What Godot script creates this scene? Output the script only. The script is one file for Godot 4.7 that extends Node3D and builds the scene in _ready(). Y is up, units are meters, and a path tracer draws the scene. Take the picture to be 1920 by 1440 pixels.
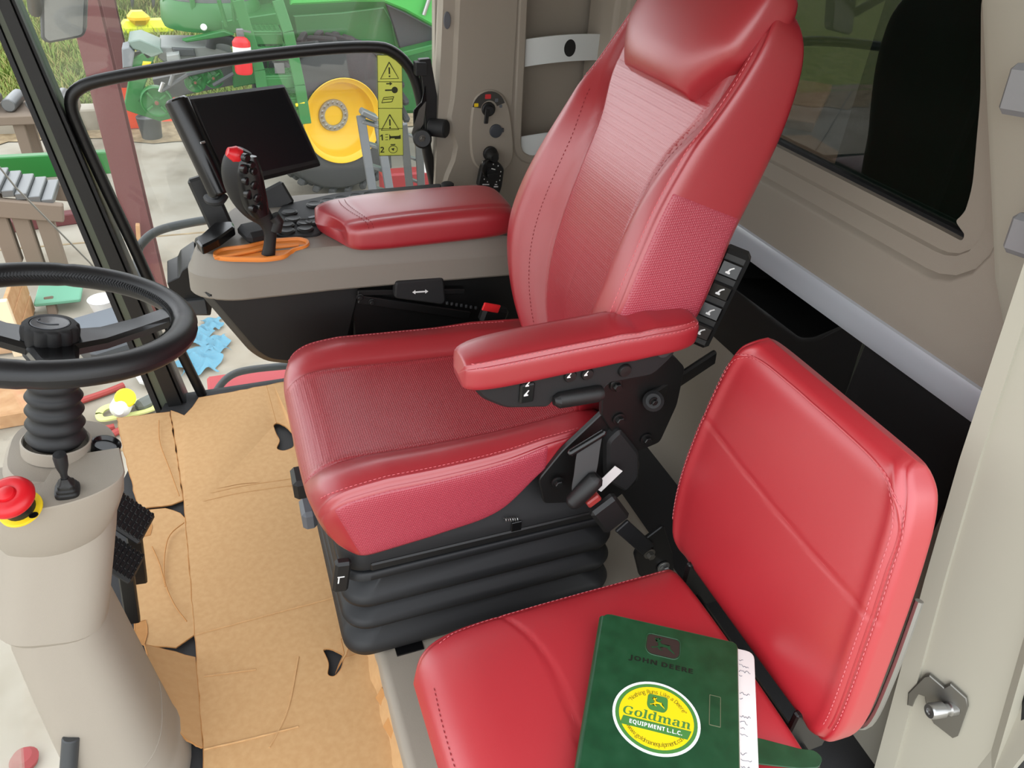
extends Node3D
# A combine-harvester cab seen from its open left door. X runs across the cab to the right, Z to the rear, Y up; cab floor at y = 0, yard at y = -2.

const GROUND := -2.0
const EYE := Vector3(0.0, 1.5, 0.0)
const FOCAL := 1400.0                 # in pixels of the 1920 x 1440 frame
var cam_f: Vector3
var cam_r: Vector3
var cam_u: Vector3
var M := {}
var used := {}
var rng := RandomNumberGenerator.new()

# ---------------------------------------------------------------- pixel to point
func ray(x: float, y: float) -> Vector3:
	return cam_f + cam_r * ((x - 960.0) / FOCAL) - cam_u * ((y - 720.0) / FOCAL)
func on_x(x: float, y: float, v: float) -> Vector3:
	var d := ray(x, y)
	return EYE + d * ((v - EYE.x) / d.x)
func on_y(x: float, y: float, v: float) -> Vector3:
	var d := ray(x, y)
	return EYE + d * ((v - EYE.y) / d.y)
func on_z(x: float, y: float, v: float) -> Vector3:
	var d := ray(x, y)
	return EYE + d * ((v - EYE.z) / d.z)
func on_p(x: float, y: float, p: Vector3, n: Vector3) -> Vector3:
	var d := ray(x, y)
	return EYE + d * ((p - EYE).dot(n) / d.dot(n))

# ---------------------------------------------------------------- mesh builder
class MB:
	var v := PackedVector3Array()
	var ix := PackedInt32Array()
	var uv := PackedVector2Array()
	func tri(a: int, b: int, c: int) -> void:
		ix.append(a); ix.append(b); ix.append(c)
	func quad(a: int, b: int, c: int, d: int) -> void:
		tri(a, b, c); tri(a, c, d)
	func pt(p: Vector3) -> int:
		v.append(p)
		return v.size() - 1
	# grid of (nu+1) x (nv+1) points f(u, v); wrap_u joins the last column to the first
	func grid(nu: int, nv: int, f: Callable, wrap_u := false, cap := false) -> void:
		var base := v.size()
		var cols := nu if wrap_u else nu + 1
		for j in nv + 1:
			for i in cols:
				v.append(f.call(float(i) / nu, float(j) / nv))
		for j in nv:
			for i in nu:
				var i2 := (i + 1) % cols
				quad(base + j * cols + i, base + j * cols + i2, base + (j + 1) * cols + i2, base + (j + 1) * cols + i)
		if cap:
			for e in [0, nv]:
				var c := Vector3.ZERO
				for i in cols: c += v[base + e * cols + i]
				var k := pt(c / cols)
				for i in nu:
					var i2 := (i + 1) % cols
					if e == 0: tri(k, base + i2, base + i)
					else: tri(k, base + e * cols + i, base + e * cols + i2)
	func rings(rs: Array, cap := true) -> void:
		var base := v.size()
		var n: int = rs[0].size()
		for r in rs:
			for p in r: v.append(p)
		for j in rs.size() - 1:
			for i in n:
				var i2 := (i + 1) % n
				quad(base + j * n + i, base + j * n + i2, base + (j + 1) * n + i2, base + (j + 1) * n + i)
		if cap:
			for e in [0, rs.size() - 1]:
				var c := Vector3.ZERO
				for p in rs[e]: c += p
				var k := pt(c / n)
				for i in n:
					var i2 := (i + 1) % n
					if e == 0: tri(k, base + i2, base + i)
					else: tri(k, base + e * n + i, base + e * n + i2)
	func box(c: Vector3, s: Vector3, b := Basis(), bev := 0.0) -> void:
		var h := s * 0.5
		bev = min(bev, min(h.x, min(h.y, h.z)) * 0.95)
		if bev <= 0.0:
			for ax in 3:
				for sg in [-1.0, 1.0]:
					var n := Vector3.ZERO; n[ax] = sg
					var t := Vector3.ZERO; t[(ax + 1) % 3] = 1.0
					var w := Vector3.ZERO; w[(ax + 2) % 3] = sg
					var k := v.size()
					for q in [[-1, -1], [-1, 1], [1, 1], [1, -1]]:
						v.append(c + b * (h * (n + t * q[0] + w * q[1])))
					quad(k, k + 1, k + 2, k + 3)
			return
		# chamfered: three points at each corner
		var id := {}
		for x in [-1, 1]:
			for y in [-1, 1]:
				for z in [-1, 1]:
					for ax in 3:
						var p := Vector3(x * (h.x - bev), y * (h.y - bev), z * (h.z - bev))
						p[ax] = [x, y, z][ax] * h[ax]
						id[[x, y, z, ax]] = pt(c + b * p)
		for ax in 3:
			for sg in [-1, 1]:
				var cs := []
				for q in [[-1, -1], [-1, 1], [1, 1], [1, -1]]:
					var k := [0, 0, 0, ax]
					k[ax] = sg; k[(ax + 1) % 3] = q[0]; k[(ax + 2) % 3] = q[1] * sg
					cs.append(id[k])
				quad(cs[0], cs[1], cs[2], cs[3])
		for ax in 3:
			var a1 := (ax + 1) % 3
			var a2 := (ax + 2) % 3
			for q in [[-1, -1], [-1, 1], [1, 1], [1, -1]]:
				var lo := [0, 0, 0, 0]; lo[ax] = -1; lo[a1] = q[0]; lo[a2] = q[1]
				var hi := lo.duplicate(); hi[ax] = 1
				var l1 := lo.duplicate(); l1[3] = a1
				var l2 := lo.duplicate(); l2[3] = a2
				var h1 := hi.duplicate(); h1[3] = a1
				var h2 := hi.duplicate(); h2[3] = a2
				if q[0] * q[1] > 0: quad(id[l1], id[l2], id[h2], id[h1])
				else: quad(id[l2], id[l1], id[h1], id[h2])
		for x in [-1, 1]:
			for y in [-1, 1]:
				for z in [-1, 1]:
					if x * y * z > 0: tri(id[[x, y, z, 0]], id[[x, y, z, 2]], id[[x, y, z, 1]])
					else: tri(id[[x, y, z, 0]], id[[x, y, z, 1]], id[[x, y, z, 2]])
	# a beam between two points
	func beam(a: Vector3, b2: Vector3, w: float, h: float, up := Vector3.UP, bev := 0.0) -> void:
		var d := (b2 - a).normalized()
		var sd := d.cross(up).normalized()
		box((a + b2) * 0.5, Vector3(w, h, a.distance_to(b2)), Basis(sd, d.cross(sd).normalized() * -1.0, -d), bev)
	func tube(path: Array, r, sides := 10, cap := true, flat := 1.0, up := Vector3(0.13, 0.97, 0.21)) -> void:
		var n := path.size()
		var rs := []
		var nrm := up
		for i in n:
			var t: Vector3 = (path[min(i + 1, n - 1)] - path[max(i - 1, 0)]).normalized()
			nrm = (nrm - t * nrm.dot(t)).normalized()
			var bi := t.cross(nrm)
			var rad: float = r[i] if r is Array else r
			var ring := []
			for k in sides:
				var a := TAU * k / sides
				ring.append(path[i] + nrm * cos(a) * rad * flat + bi * sin(a) * rad)
			rs.append(ring)
		rings(rs, cap)
	# profile of (radius, height) pairs turned about b.y through c
	func lathe(pf: Array, c := Vector3.ZERO, b := Basis(), sides := 24, cap := true) -> void:
		var rs := []
		for q in pf:
			var ring := []
			for k in sides:
				var a := TAU * k / sides
				ring.append(c + b * Vector3(cos(a) * q[0], q[1], sin(a) * q[0]))
			rs.append(ring)
		rings(rs, cap)
	func cyl(a: Vector3, b2: Vector3, r: float, sides := 14, bev := 0.0) -> void:
		var y := (b2 - a).normalized()
		var x := y.cross(Vector3(0.3, 0.2, 0.9)).normalized()
		var l := a.distance_to(b2)
		var bs := Basis(x, y, x.cross(y))
		if bev > 0.0: lathe([[r - bev, 0.0], [r, bev], [r, l - bev], [r - bev, l]], a, bs, sides)
		else: lathe([[r, 0.0], [r, l]], a, bs, sides)
	# outline in the plane of b.x, b.y through c, pushed along b.z by depth; optional chamfer on the far edge
	func extrude(poly: PackedVector2Array, c: Vector3, b: Basis, depth: float, bev := 0.0) -> void:
		if Geometry2D.is_polygon_clockwise(poly): poly.reverse()
		var tr := Geometry2D.triangulate_polygon(poly)
		var n := poly.size()
		var lay := [[poly, 0.0], [poly, depth]]
		if bev > 0.0:
			var inn := PackedVector2Array()
			for i in n:
				var e1 := (poly[i] - poly[(i + n - 1) % n]).normalized()
				var e2 := (poly[(i + 1) % n] - poly[i]).normalized()
				var m := Vector2(-e1.y - e2.y, e1.x + e2.x)
				m = m.normalized() * min(bev / max(0.35, m.length() * 0.5), bev * 2.0)
				inn.append(poly[i] + m)
			lay = [[poly, 0.0], [poly, depth - bev * sign(depth)], [inn, depth]]
		var base := v.size()
		for l in lay:
			for p in l[0]: v.append(c + b * Vector3(p.x, p.y, l[1]))
		for j in lay.size() - 1:
			for i in n:
				var i2 := (i + 1) % n
				quad(base + j * n + i, base + (j + 1) * n + i, base + (j + 1) * n + i2, base + j * n + i2)
		var top := base + (lay.size() - 1) * n
		for k in range(0, tr.size(), 3):
			tri(base + tr[k], base + tr[k + 2], base + tr[k + 1])
			tri(top + tr[k], top + tr[k + 1], top + tr[k + 2])
	func mesh(crease := 40.0) -> ArrayMesh:
		var nt := ix.size() / 3
		var fn := PackedVector3Array(); fn.resize(nt)
		for t in nt:
			var a := v[ix[t * 3]]
			fn[t] = (v[ix[t * 3 + 2]] - a).cross(v[ix[t * 3 + 1]] - a)
		var arr := []
		arr.resize(Mesh.ARRAY_MAX)
		if crease >= 179.0:
			var ns := PackedVector3Array(); ns.resize(v.size())
			for t in nt:
				for k in 3: ns[ix[t * 3 + k]] += fn[t]
			for i in ns.size(): ns[i] = ns[i].normalized() if ns[i].length_squared() > 0.0 else Vector3.UP
			arr[Mesh.ARRAY_VERTEX] = v; arr[Mesh.ARRAY_NORMAL] = ns; arr[Mesh.ARRAY_INDEX] = ix
			if uv.size() == v.size(): arr[Mesh.ARRAY_TEX_UV] = uv
		else:
			var cc := cos(deg_to_rad(crease))
			var adj := []; adj.resize(v.size())
			for i in v.size(): adj[i] = PackedInt32Array()
			for t in nt:
				for k in 3: adj[ix[t * 3 + k]].append(t)
			var un := PackedVector3Array(); un.resize(nt)
			for t in nt: un[t] = fn[t].normalized()
			var ov := PackedVector3Array(); var on := PackedVector3Array()
			ov.resize(nt * 3); on.resize(nt * 3)
			for t in nt:
				for k in 3:
					var i := ix[t * 3 + k]
					var s := Vector3.ZERO
					for f in adj[i]:
						if un[f].dot(un[t]) > cc: s += fn[f]
					ov[t * 3 + k] = v[i]
					on[t * 3 + k] = s.normalized() if s.length_squared() > 0.0 else Vector3.UP
			arr[Mesh.ARRAY_VERTEX] = ov; arr[Mesh.ARRAY_NORMAL] = on
		var m := ArrayMesh.new()
		m.add_surface_from_arrays(Mesh.PRIMITIVE_TRIANGLES, arr)
		return m

# ---------------------------------------------------------------- naming and tagging
func numbered(called: String) -> String:
	var n: int = used.get(called, -1) + 1
	used[called] = n
	return called if n == 0 else "%s_%03d" % [called, n]
func obj(called: String, mb, m: Material, parent: Node = null, crease := 40.0) -> MeshInstance3D:
	var o := MeshInstance3D.new()
	o.mesh = mb.mesh(crease) if mb is MB else mb
	o.material_override = m
	if parent == null:
		o.name = numbered(called); add_child(o)
	else:
		o.name = called; parent.add_child(o, true)
	return o
func tag(o: Node, label: String, category: String, group := "") -> Node:
	o.set_meta("label", label); o.set_meta("category", category)
	if group: o.set_meta("group", group)
	return o
func thing(called: String, label: String, category: String, group := "") -> Node3D:
	var o := Node3D.new()
	o.name = numbered(called); add_child(o)
	tag(o, label, category, group)
	return o
func struct(called: String, mb, m: Material, crease := 40.0) -> MeshInstance3D:
	var o := obj(called, mb, m, null, crease)
	o.set_meta("kind", "structure")
	return o
func stuff(o: Node) -> Node:
	o.set_meta("kind", "stuff")
	return o

# ---------------------------------------------------------------- curves and outlines
func V2(a: Array) -> PackedVector2Array:
	var r := PackedVector2Array()
	for i in range(0, a.size(), 2): r.append(Vector2(a[i], a[i + 1]))
	return r
func spline(pts: Array, per := 6, closed := false) -> Array:
	var out := []
	var n := pts.size()
	var m := n if closed else n - 1
	for i in m:
		var p0 = pts[(i - 1 + n) % n] if closed else pts[max(i - 1, 0)]
		var p1 = pts[i]
		var p2 = pts[(i + 1) % n]
		var p3 = pts[(i + 2) % n] if closed else pts[min(i + 2, n - 1)]
		for k in per:
			var t := float(k) / per
			out.append(0.5 * ((2.0 * p1) + (p2 - p0) * t + (2.0 * p0 - 5.0 * p1 + 4.0 * p2 - p3) * t * t + (3.0 * p1 - p0 - 3.0 * p2 + p3) * t * t * t))
	if not closed: out.append(pts[n - 1])
	return out
func round_poly(pts: PackedVector2Array, r, seg := 4) -> PackedVector2Array:
	var out := PackedVector2Array()
	var n := pts.size()
	for i in n:
		var rad: float = r[i] if r is Array else r
		var p := pts[i]
		var a := pts[(i + n - 1) % n]
		var b := pts[(i + 1) % n]
		rad = min(rad, min(p.distance_to(a), p.distance_to(b)) * 0.48)
		if rad <= 0.0:
			out.append(p); continue
		var s := p + (a - p).normalized() * rad
		var e := p + (b - p).normalized() * rad
		for k in seg + 1:
			var t := float(k) / seg
			out.append(s.lerp(p, t).lerp(p.lerp(e, t), t))
	return out
func rect(w: float, h: float, r: float, seg := 4) -> PackedVector2Array:
	return round_poly(V2([-w / 2, -h / 2, w / 2, -h / 2, w / 2, h / 2, -w / 2, h / 2]), r, seg)
func ellipse(rx: float, ry: float, n := 32) -> PackedVector2Array:
	var out := PackedVector2Array()
	for i in n: out.append(Vector2(cos(TAU * i / n) * rx, sin(TAU * i / n) * ry))
	return out
# table of x, y pairs read with smooth steps between them
func lut(t: Array, x: float) -> float:
	if x <= t[0]: return t[1]
	for i in range(2, t.size(), 2):
		if x <= t[i]:
			var k: float = (x - t[i - 2]) / (t[i] - t[i - 2])
			return lerp(float(t[i - 1]), float(t[i + 1]), k)
	return t[t.size() - 1]
func slut(t: Array, x: float) -> float:      # Catmull-Rom through the same table
	var n := t.size() / 2
	if x <= t[0]: return t[1]
	if x >= t[n * 2 - 2]: return t[n * 2 - 1]
	var i := 0
	while x > t[(i + 1) * 2]: i += 1
	var x1: float = t[i * 2]; var x2: float = t[i * 2 + 2]
	var y1: float = t[i * 2 + 1]; var y2: float = t[i * 2 + 3]
	var m1: float = (y2 - y1) / (x2 - x1)
	var m0 := m1; var m2 := m1
	if i > 0: m0 = (y2 - float(t[i * 2 - 1])) / (x2 - float(t[i * 2 - 2]))
	if i < n - 2: m2 = (float(t[i * 2 + 5]) - y1) / (float(t[i * 2 + 4]) - x1)
	var h := x2 - x1
	var k := (x - x1) / h
	return y1 * (2 * k * k * k - 3 * k * k + 1) + m0 * h * (k * k * k - 2 * k * k + k) + y2 * (3 * k * k - 2 * k * k * k) + m2 * h * (k * k * k - k * k)
func bump(x: float, c: float, w: float) -> float:
	return exp(-(x - c) * (x - c) / (w * w))
func se(x: float, n: float) -> float:        # superellipse fall-off, 1 in the middle, 0 at x = 1
	return pow(max(0.0, 1.0 - pow(abs(x), n)), 1.0 / n)
func frame(n: Vector3, up := Vector3.UP) -> Basis:   # z along n, y as near to up as can be
	var z := n.normalized()
	var x := up.cross(z).normalized()
	return Basis(x, z.cross(x), z)
# closed pad: front(u, s), back(u, s) give points for u in -1..1; rounded rim where they meet
func pad(mb: MB, nu: int, ns: int, f: Callable) -> void:
	mb.grid(nu * 2, ns, func(a: float, s: float) -> Vector3:
		var w := a * 4.0 - 1.0 if a < 0.5 else 3.0 - a * 4.0
		var side := 1.0 if a < 0.5 else -1.0
		var u: float = sign(w) * (1.0 - pow(1.0 - abs(w), 2.2))
		return f.call(u, s, side), true, true)
# dashes along a path, each a short thread
func stitches(path: Array, length := 0.0055, gap := 0.003, r := 0.0008) -> MB:
	var mb := MB.new()
	var acc := 0.0
	var start := 0.0
	var lens := [0.0]
	for i in range(1, path.size()): lens.append(lens[i - 1] + path[i].distance_to(path[i - 1]))
	var total: float = lens[lens.size() - 1]
	var at := func(d: float) -> Vector3:
		var i := 1
		while i < lens.size() - 1 and lens[i] < d: i += 1
		var k: float = (d - lens[i - 1]) / max(1e-6, lens[i] - lens[i - 1])
		return path[i - 1].lerp(path[i], clamp(k, 0.0, 1.0))
	start = gap
	while start + length < total:
		var a: Vector3 = at.call(start)
		var b: Vector3 = at.call(start + length)
		mb.tube([a, a.lerp(b, 0.5), b], [r * 0.5, r, r * 0.5], 5, true)
		start += length + gap
	return mb
# flat lettering as a mesh lying in b.x, b.y at c
func lettering(t: String, size: float, depth := 0.0006, serif := false, bold := true) -> TextMesh:
	var f := SystemFont.new()
	f.font_names = PackedStringArray(["Droid Serif" if serif else "Droid Sans"])
	f.font_weight = 700 if bold else 400
	var tm := TextMesh.new()
	tm.font = f; tm.text = t; tm.font_size = 32
	tm.pixel_size = size / 32.0
	tm.depth = depth
	tm.curve_step = 1.0
	return tm

# ---------------------------------------------------------------- materials
func noise_image(seed_: int, freq: float, size: int, kind := FastNoiseLite.TYPE_SIMPLEX_SMOOTH, oct := 4) -> Image:
	var n := FastNoiseLite.new()
	n.seed = seed_; n.frequency = freq; n.noise_type = kind
	n.fractal_octaves = oct
	if kind == FastNoiseLite.TYPE_CELLULAR:
		n.fractal_type = FastNoiseLite.FRACTAL_NONE
		n.cellular_return_type = FastNoiseLite.RETURN_DISTANCE2_SUB
	return n.get_seamless_image(size, size)
func normal_tex(im: Image, strength: float) -> ImageTexture:
	var b := im.duplicate()
	b.convert(Image.FORMAT_RGBA8)
	b.bump_map_to_normal_map(strength)
	return ImageTexture.create_from_image(b)
# tint between colours by a noise image; stops are [position, colour]
func ramp_tex(im: Image, stops: Array) -> ImageTexture:
	var g := Gradient.new()
	var off := PackedFloat32Array(); var col := PackedColorArray()
	for s in stops:
		off.append(s[0]); col.append(s[1])
	g.offsets = off; g.colors = col
	var w := im.get_width()
	var o := Image.create(w, w, false, Image.FORMAT_RGB8)
	for y in w:
		for x in w: o.set_pixel(x, y, g.sample(im.get_pixel(x, y).r))
	return ImageTexture.create_from_image(o)
func mat(c: Color, rough := 0.6, metal := 0.0, nt: Texture2D = null, nscale := 10.0, ndepth := 1.0) -> StandardMaterial3D:
	var m := StandardMaterial3D.new()
	m.albedo_color = c; m.roughness = rough; m.metallic = metal
	if nt:
		m.normal_enabled = true; m.normal_texture = nt; m.normal_scale = ndepth
		m.uv1_triplanar = true; m.uv1_scale = Vector3.ONE * nscale
	return m
func textured(t: Texture2D, scale: float, rough := 0.8, world := false) -> StandardMaterial3D:
	var m := StandardMaterial3D.new()
	m.albedo_texture = t; m.roughness = rough
	m.uv1_triplanar = true; m.uv1_world_triplanar = world
	m.uv1_scale = Vector3.ONE * scale
	return m
func glass(c: Color, alpha: float) -> StandardMaterial3D:
	var m := StandardMaterial3D.new()
	m.transparency = BaseMaterial3D.TRANSPARENCY_ALPHA
	m.albedo_color = Color(c.r, c.g, c.b, alpha)
	m.roughness = 0.02
	return m
func rgb(r: float, g: float, b: float) -> Color:
	return Color(r / 255.0, g / 255.0, b / 255.0)
func make_materials() -> void:
	var cell := noise_image(3, 0.09, 256, FastNoiseLite.TYPE_CELLULAR)
	var grain := normal_tex(cell, 2.0)
	var fine := normal_tex(noise_image(5, 0.16, 256), 2.0)
	var soft := noise_image(9, 0.012, 512, FastNoiseLite.TYPE_SIMPLEX_SMOOTH, 5)
	# woven / perforated insert: rows of small pits
	var dots := Image.create(128, 128, false, Image.FORMAT_RGBA8)
	for y in 128:
		for x in 128:
			var row := y / 8
			var dx := fposmod(x + (4 if row % 2 else 0), 8.0) - 3.5
			var dy := fposmod(y, 8.0) - 3.5
			var d := sqrt(dx * dx + dy * dy)
			var h: float = clamp((d - 1.2) / 2.2, 0.0, 1.0)
			dots.set_pixel(x, y, Color(h, h, h))
	var weave := normal_tex(dots, 5.0)
	M.red = mat(rgb(160, 27, 39), 0.42, 0.0, grain, 26.0, 0.35)
	M.red_insert = mat(rgb(162, 36, 47), 0.42, 0.0, weave, 14.0, 0.4)
	M.red_side_sheen = mat(rgb(166, 50, 67), 0.48, 0.0, weave, 14.0, 0.25)  # side panels pinker: sheen of the weave put into the base colour
	M.red_buddy = mat(rgb(176, 32, 43), 0.42, 0.0, grain, 26.0, 0.25)
	M.red_back = mat(rgb(164, 38, 50), 0.36, 0.0, weave, 14.0, 0.16)
	for k in ["red", "red_back", "red_insert", "red_side_sheen", "red_buddy"]: 
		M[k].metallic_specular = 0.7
		M[k].clearcoat_enabled = true; M[k].clearcoat = {"red": 0.7, "red_insert": 0.4, "red_back": 1.0, "red_side_sheen": 0.2, "red_buddy": 0.6}[k]; M[k].clearcoat_roughness = 0.36
	M.thread = mat(rgb(214, 110, 116), 0.7)
	M.thread_dark = mat(rgb(128, 22, 32), 0.7)
	M.beige = mat(rgb(155, 146, 133), 0.62, 0.0, fine, 14.0, 0.3)
	M.jamb = mat(rgb(166, 162, 148), 0.42)
	M.console = mat(rgb(128, 121, 111), 0.55, 0.0, fine, 16.0, 0.25)
	M.orange = mat(rgb(224, 132, 52), 0.5)
	M.black = mat(rgb(21, 21, 21), 0.5, 0.0, fine, 16.0, 0.35)
	M.black_soft = mat(rgb(26, 26, 27), 0.68, 0.0, fine, 18.0, 0.5)
	M.black_gloss = mat(rgb(16, 16, 17), 0.22)
	M.black_metal = mat(rgb(18, 18, 18), 0.42)
	M.rubber = mat(rgb(27, 28, 30), 0.55, 0.0, fine, 22.0, 0.3)
	M.wheel_leather = mat(rgb(22, 22, 24), 0.42, 0.0, grain, 30.0, 0.4)
	M.grey = mat(rgb(96, 99, 104), 0.5)
	M.silver = mat(rgb(206, 211, 218), 0.32, 0.15)
	M.silver_flat = mat(rgb(214, 219, 217), 0.42, 0.05)
	M.satin = mat(rgb(146, 148, 152), 0.36, 0.1)
	M.steel = mat(rgb(170, 170, 168), 0.28, 0.9)
	M.dull_steel = mat(rgb(120, 118, 112), 0.45, 0.8)
	M.white = mat(rgb(228, 228, 226), 0.6)
	M.red_plastic = mat(rgb(205, 24, 34), 0.35)
	M.red_bright = mat(rgb(226, 40, 44), 0.4)
	M.yellow = mat(rgb(240, 205, 30), 0.5)
	M.screen = mat(rgb(17, 19, 22), 0.28)
	M.floor = mat(rgb(44, 44, 45), 0.8, 0.0, fine, 12.0, 0.5)
	M.headliner = mat(rgb(160, 155, 146), 0.9)
	# cardboard: kraft tones with blotches
	var kraft := ramp_tex(noise_image(21, 0.02, 512, FastNoiseLite.TYPE_SIMPLEX_SMOOTH, 6), [[0.0, rgb(193, 150, 101)], [0.5, rgb(198, 156, 107)], [1.0, rgb(203, 162, 114)]])
	M.card = textured(kraft, 4.5, 0.85)
	M.stain = mat(rgb(158, 112, 66), 0.9)
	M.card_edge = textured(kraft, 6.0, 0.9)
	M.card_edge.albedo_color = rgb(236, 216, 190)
	M.leather_green = textured(ramp_tex(noise_image(31, 0.02, 256, FastNoiseLite.TYPE_SIMPLEX_SMOOTH, 6), [[0.0, rgb(17, 62, 36)], [0.5, rgb(21, 70, 41)], [1.0, rgb(30, 76, 48)]]), 5.0, 0.38)
	M.leather_edge = mat(rgb(92, 98, 72), 0.9)
	M.emboss = mat(rgb(10, 24, 14), 0.5)
	M.emboss_brown = mat(rgb(46, 34, 28), 0.6)
	M.paper = mat(rgb(232, 228, 224), 0.85)
	M.ink = mat(rgb(70, 72, 92), 0.8)
	M.st_white = mat(rgb(238, 240, 240), 0.4)
	M.st_green = mat(rgb(72, 132, 62), 0.4)
	M.st_yellow = mat(rgb(248, 214, 20), 0.4)
	M.st_dark = mat(rgb(120, 116, 26), 0.4)
	M.decal = mat(rgb(228, 234, 104), 0.5)
	M.decal_ink = mat(rgb(52, 58, 26), 0.6)
	# yard
	M.concrete = textured(ramp_tex(noise_image(41, 0.01, 512, FastNoiseLite.TYPE_SIMPLEX_SMOOTH, 6), [[0.0, rgb(122, 112, 96)], [0.4, rgb(150, 142, 127)], [0.65, rgb(159, 152, 138)], [1.0, rgb(166, 159, 146)]]), 0.16, 0.9, true)
	M.dirt = textured(ramp_tex(noise_image(43, 0.03, 256), [[0.0, rgb(116, 98, 72)], [1.0, rgb(168, 150, 118)]]), 0.6, 0.95, true)
	M.grass_soil = textured(ramp_tex(noise_image(47, 0.03, 512, FastNoiseLite.TYPE_SIMPLEX_SMOOTH, 6), [[0.0, rgb(84, 98, 40)], [0.5, rgb(108, 122, 52)], [0.75, rgb(134, 138, 74)], [1.0, rgb(154, 144, 92)]]), 0.22, 0.95, true)
	M.blade = mat(rgb(110, 132, 50), 0.8)
	M.blade2 = mat(rgb(148, 142, 80), 0.8)
	M.post = mat(rgb(100, 52, 52), 0.7, 0.0, fine, 3.0, 0.5)
	M.green = mat(rgb(32, 108, 44), 0.4)
	M.tyre = mat(rgb(58, 58, 58), 0.9, 0.0, fine, 3.0, 0.8)
	M.rim = mat(rgb(226, 182, 24), 0.45)
	M.wood = textured(ramp_tex(noise_image(53, 0.03, 256), [[0.0, rgb(168, 124, 84)], [0.5, rgb(178, 136, 94)], [1.0, rgb(188, 150, 110)]]), 1.2, 0.85)
	M.wood_old = mat(rgb(120, 106, 92), 0.9)
	M.orange_cone = mat(rgb(226, 74, 34), 0.6)
	M.aluminium = mat(rgb(112, 114, 114), 0.4, 0.6)
	M.tank_wall = mat(rgb(58, 66, 60), 0.6)
	M.rag = mat(rgb(88, 146, 168), 0.9)
	M.hose = mat(rgb(150, 58, 52), 0.6)
	M.gun_grey = mat(rgb(70, 72, 74), 0.5, 0.3)
	M.mirror = mat(rgb(150, 154, 156), 0.22, 0.9)
	M.glass = glass(rgb(225, 240, 232), 0.025)
	M.glass_side = glass(rgb(214, 232, 222), 0.03)
	M.glass_tint = glass(rgb(8, 20, 14), 0.80)
	M.led = mat(rgb(255, 210, 40), 0.4)

func _ready() -> void:
	# ---- camera
	rng.seed = 7
	var pitch := deg_to_rad(35.0); var yaw := deg_to_rad(23.0); var roll := deg_to_rad(4.1)
	var hd := Vector3(cos(yaw), 0, sin(yaw))
	cam_f = hd * cos(pitch) - Vector3.UP * sin(pitch)
	var r0 := Vector3(-sin(yaw), 0, cos(yaw))
	var u0 := hd * sin(pitch) + Vector3.UP * cos(pitch)
	cam_r = r0 * cos(roll) + u0 * sin(roll)
	cam_u = u0 * cos(roll) - r0 * sin(roll)
	var cam := Camera3D.new()
	cam.name = "camera"
	cam.transform = Transform3D(Basis(cam_r, cam_u, -cam_f), EYE)
	cam.fov = rad_to_deg(2.0 * atan(720.0 / FOCAL))
	cam.near = 0.02; cam.far = 400.0
	add_child(cam); cam.current = true
	# ---- sky and exposure: a bright overcast day
	var we := WorldEnvironment.new()
	we.name = "overcast_sky"
	var env := Environment.new()
	var sky := Sky.new()
	var sm := ProceduralSkyMaterial.new()
	sm.sky_top_color = Color(0.85, 0.87, 0.89); sm.sky_horizon_color = Color(0.955, 0.957, 0.955)
	sm.ground_horizon_color = Color(0.70, 0.69, 0.65); sm.ground_bottom_color = Color(0.5, 0.48, 0.44)
	sm.sun_angle_max = 0.0
	sky.sky_material = sm
	env.background_mode = Environment.BG_SKY
	env.sky = sky
	env.background_energy_multiplier = 1.0
	env.tonemap_mode = Environment.TONE_MAPPER_LINEAR
	env.tonemap_exposure = 3.8
	env.sdfgi_enabled = true; env.ssao_enabled = true; env.ssil_enabled = true
	we.environment = env
	add_child(we)
	make_materials()
	# ---- the cab itself, then what stands in it, then the yard
	build_floor_and_shell()
	build_rear_wall()
	build_right_wall()
	build_left_jamb()
	build_driver_seat()
	build_buddy_seat()
	build_console()
	build_monitor()
	build_column()
	build_cardboard()
	build_notebook()
	build_cab_details()
	build_yard()
	build_other_combine()
	build_yard_things()

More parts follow.
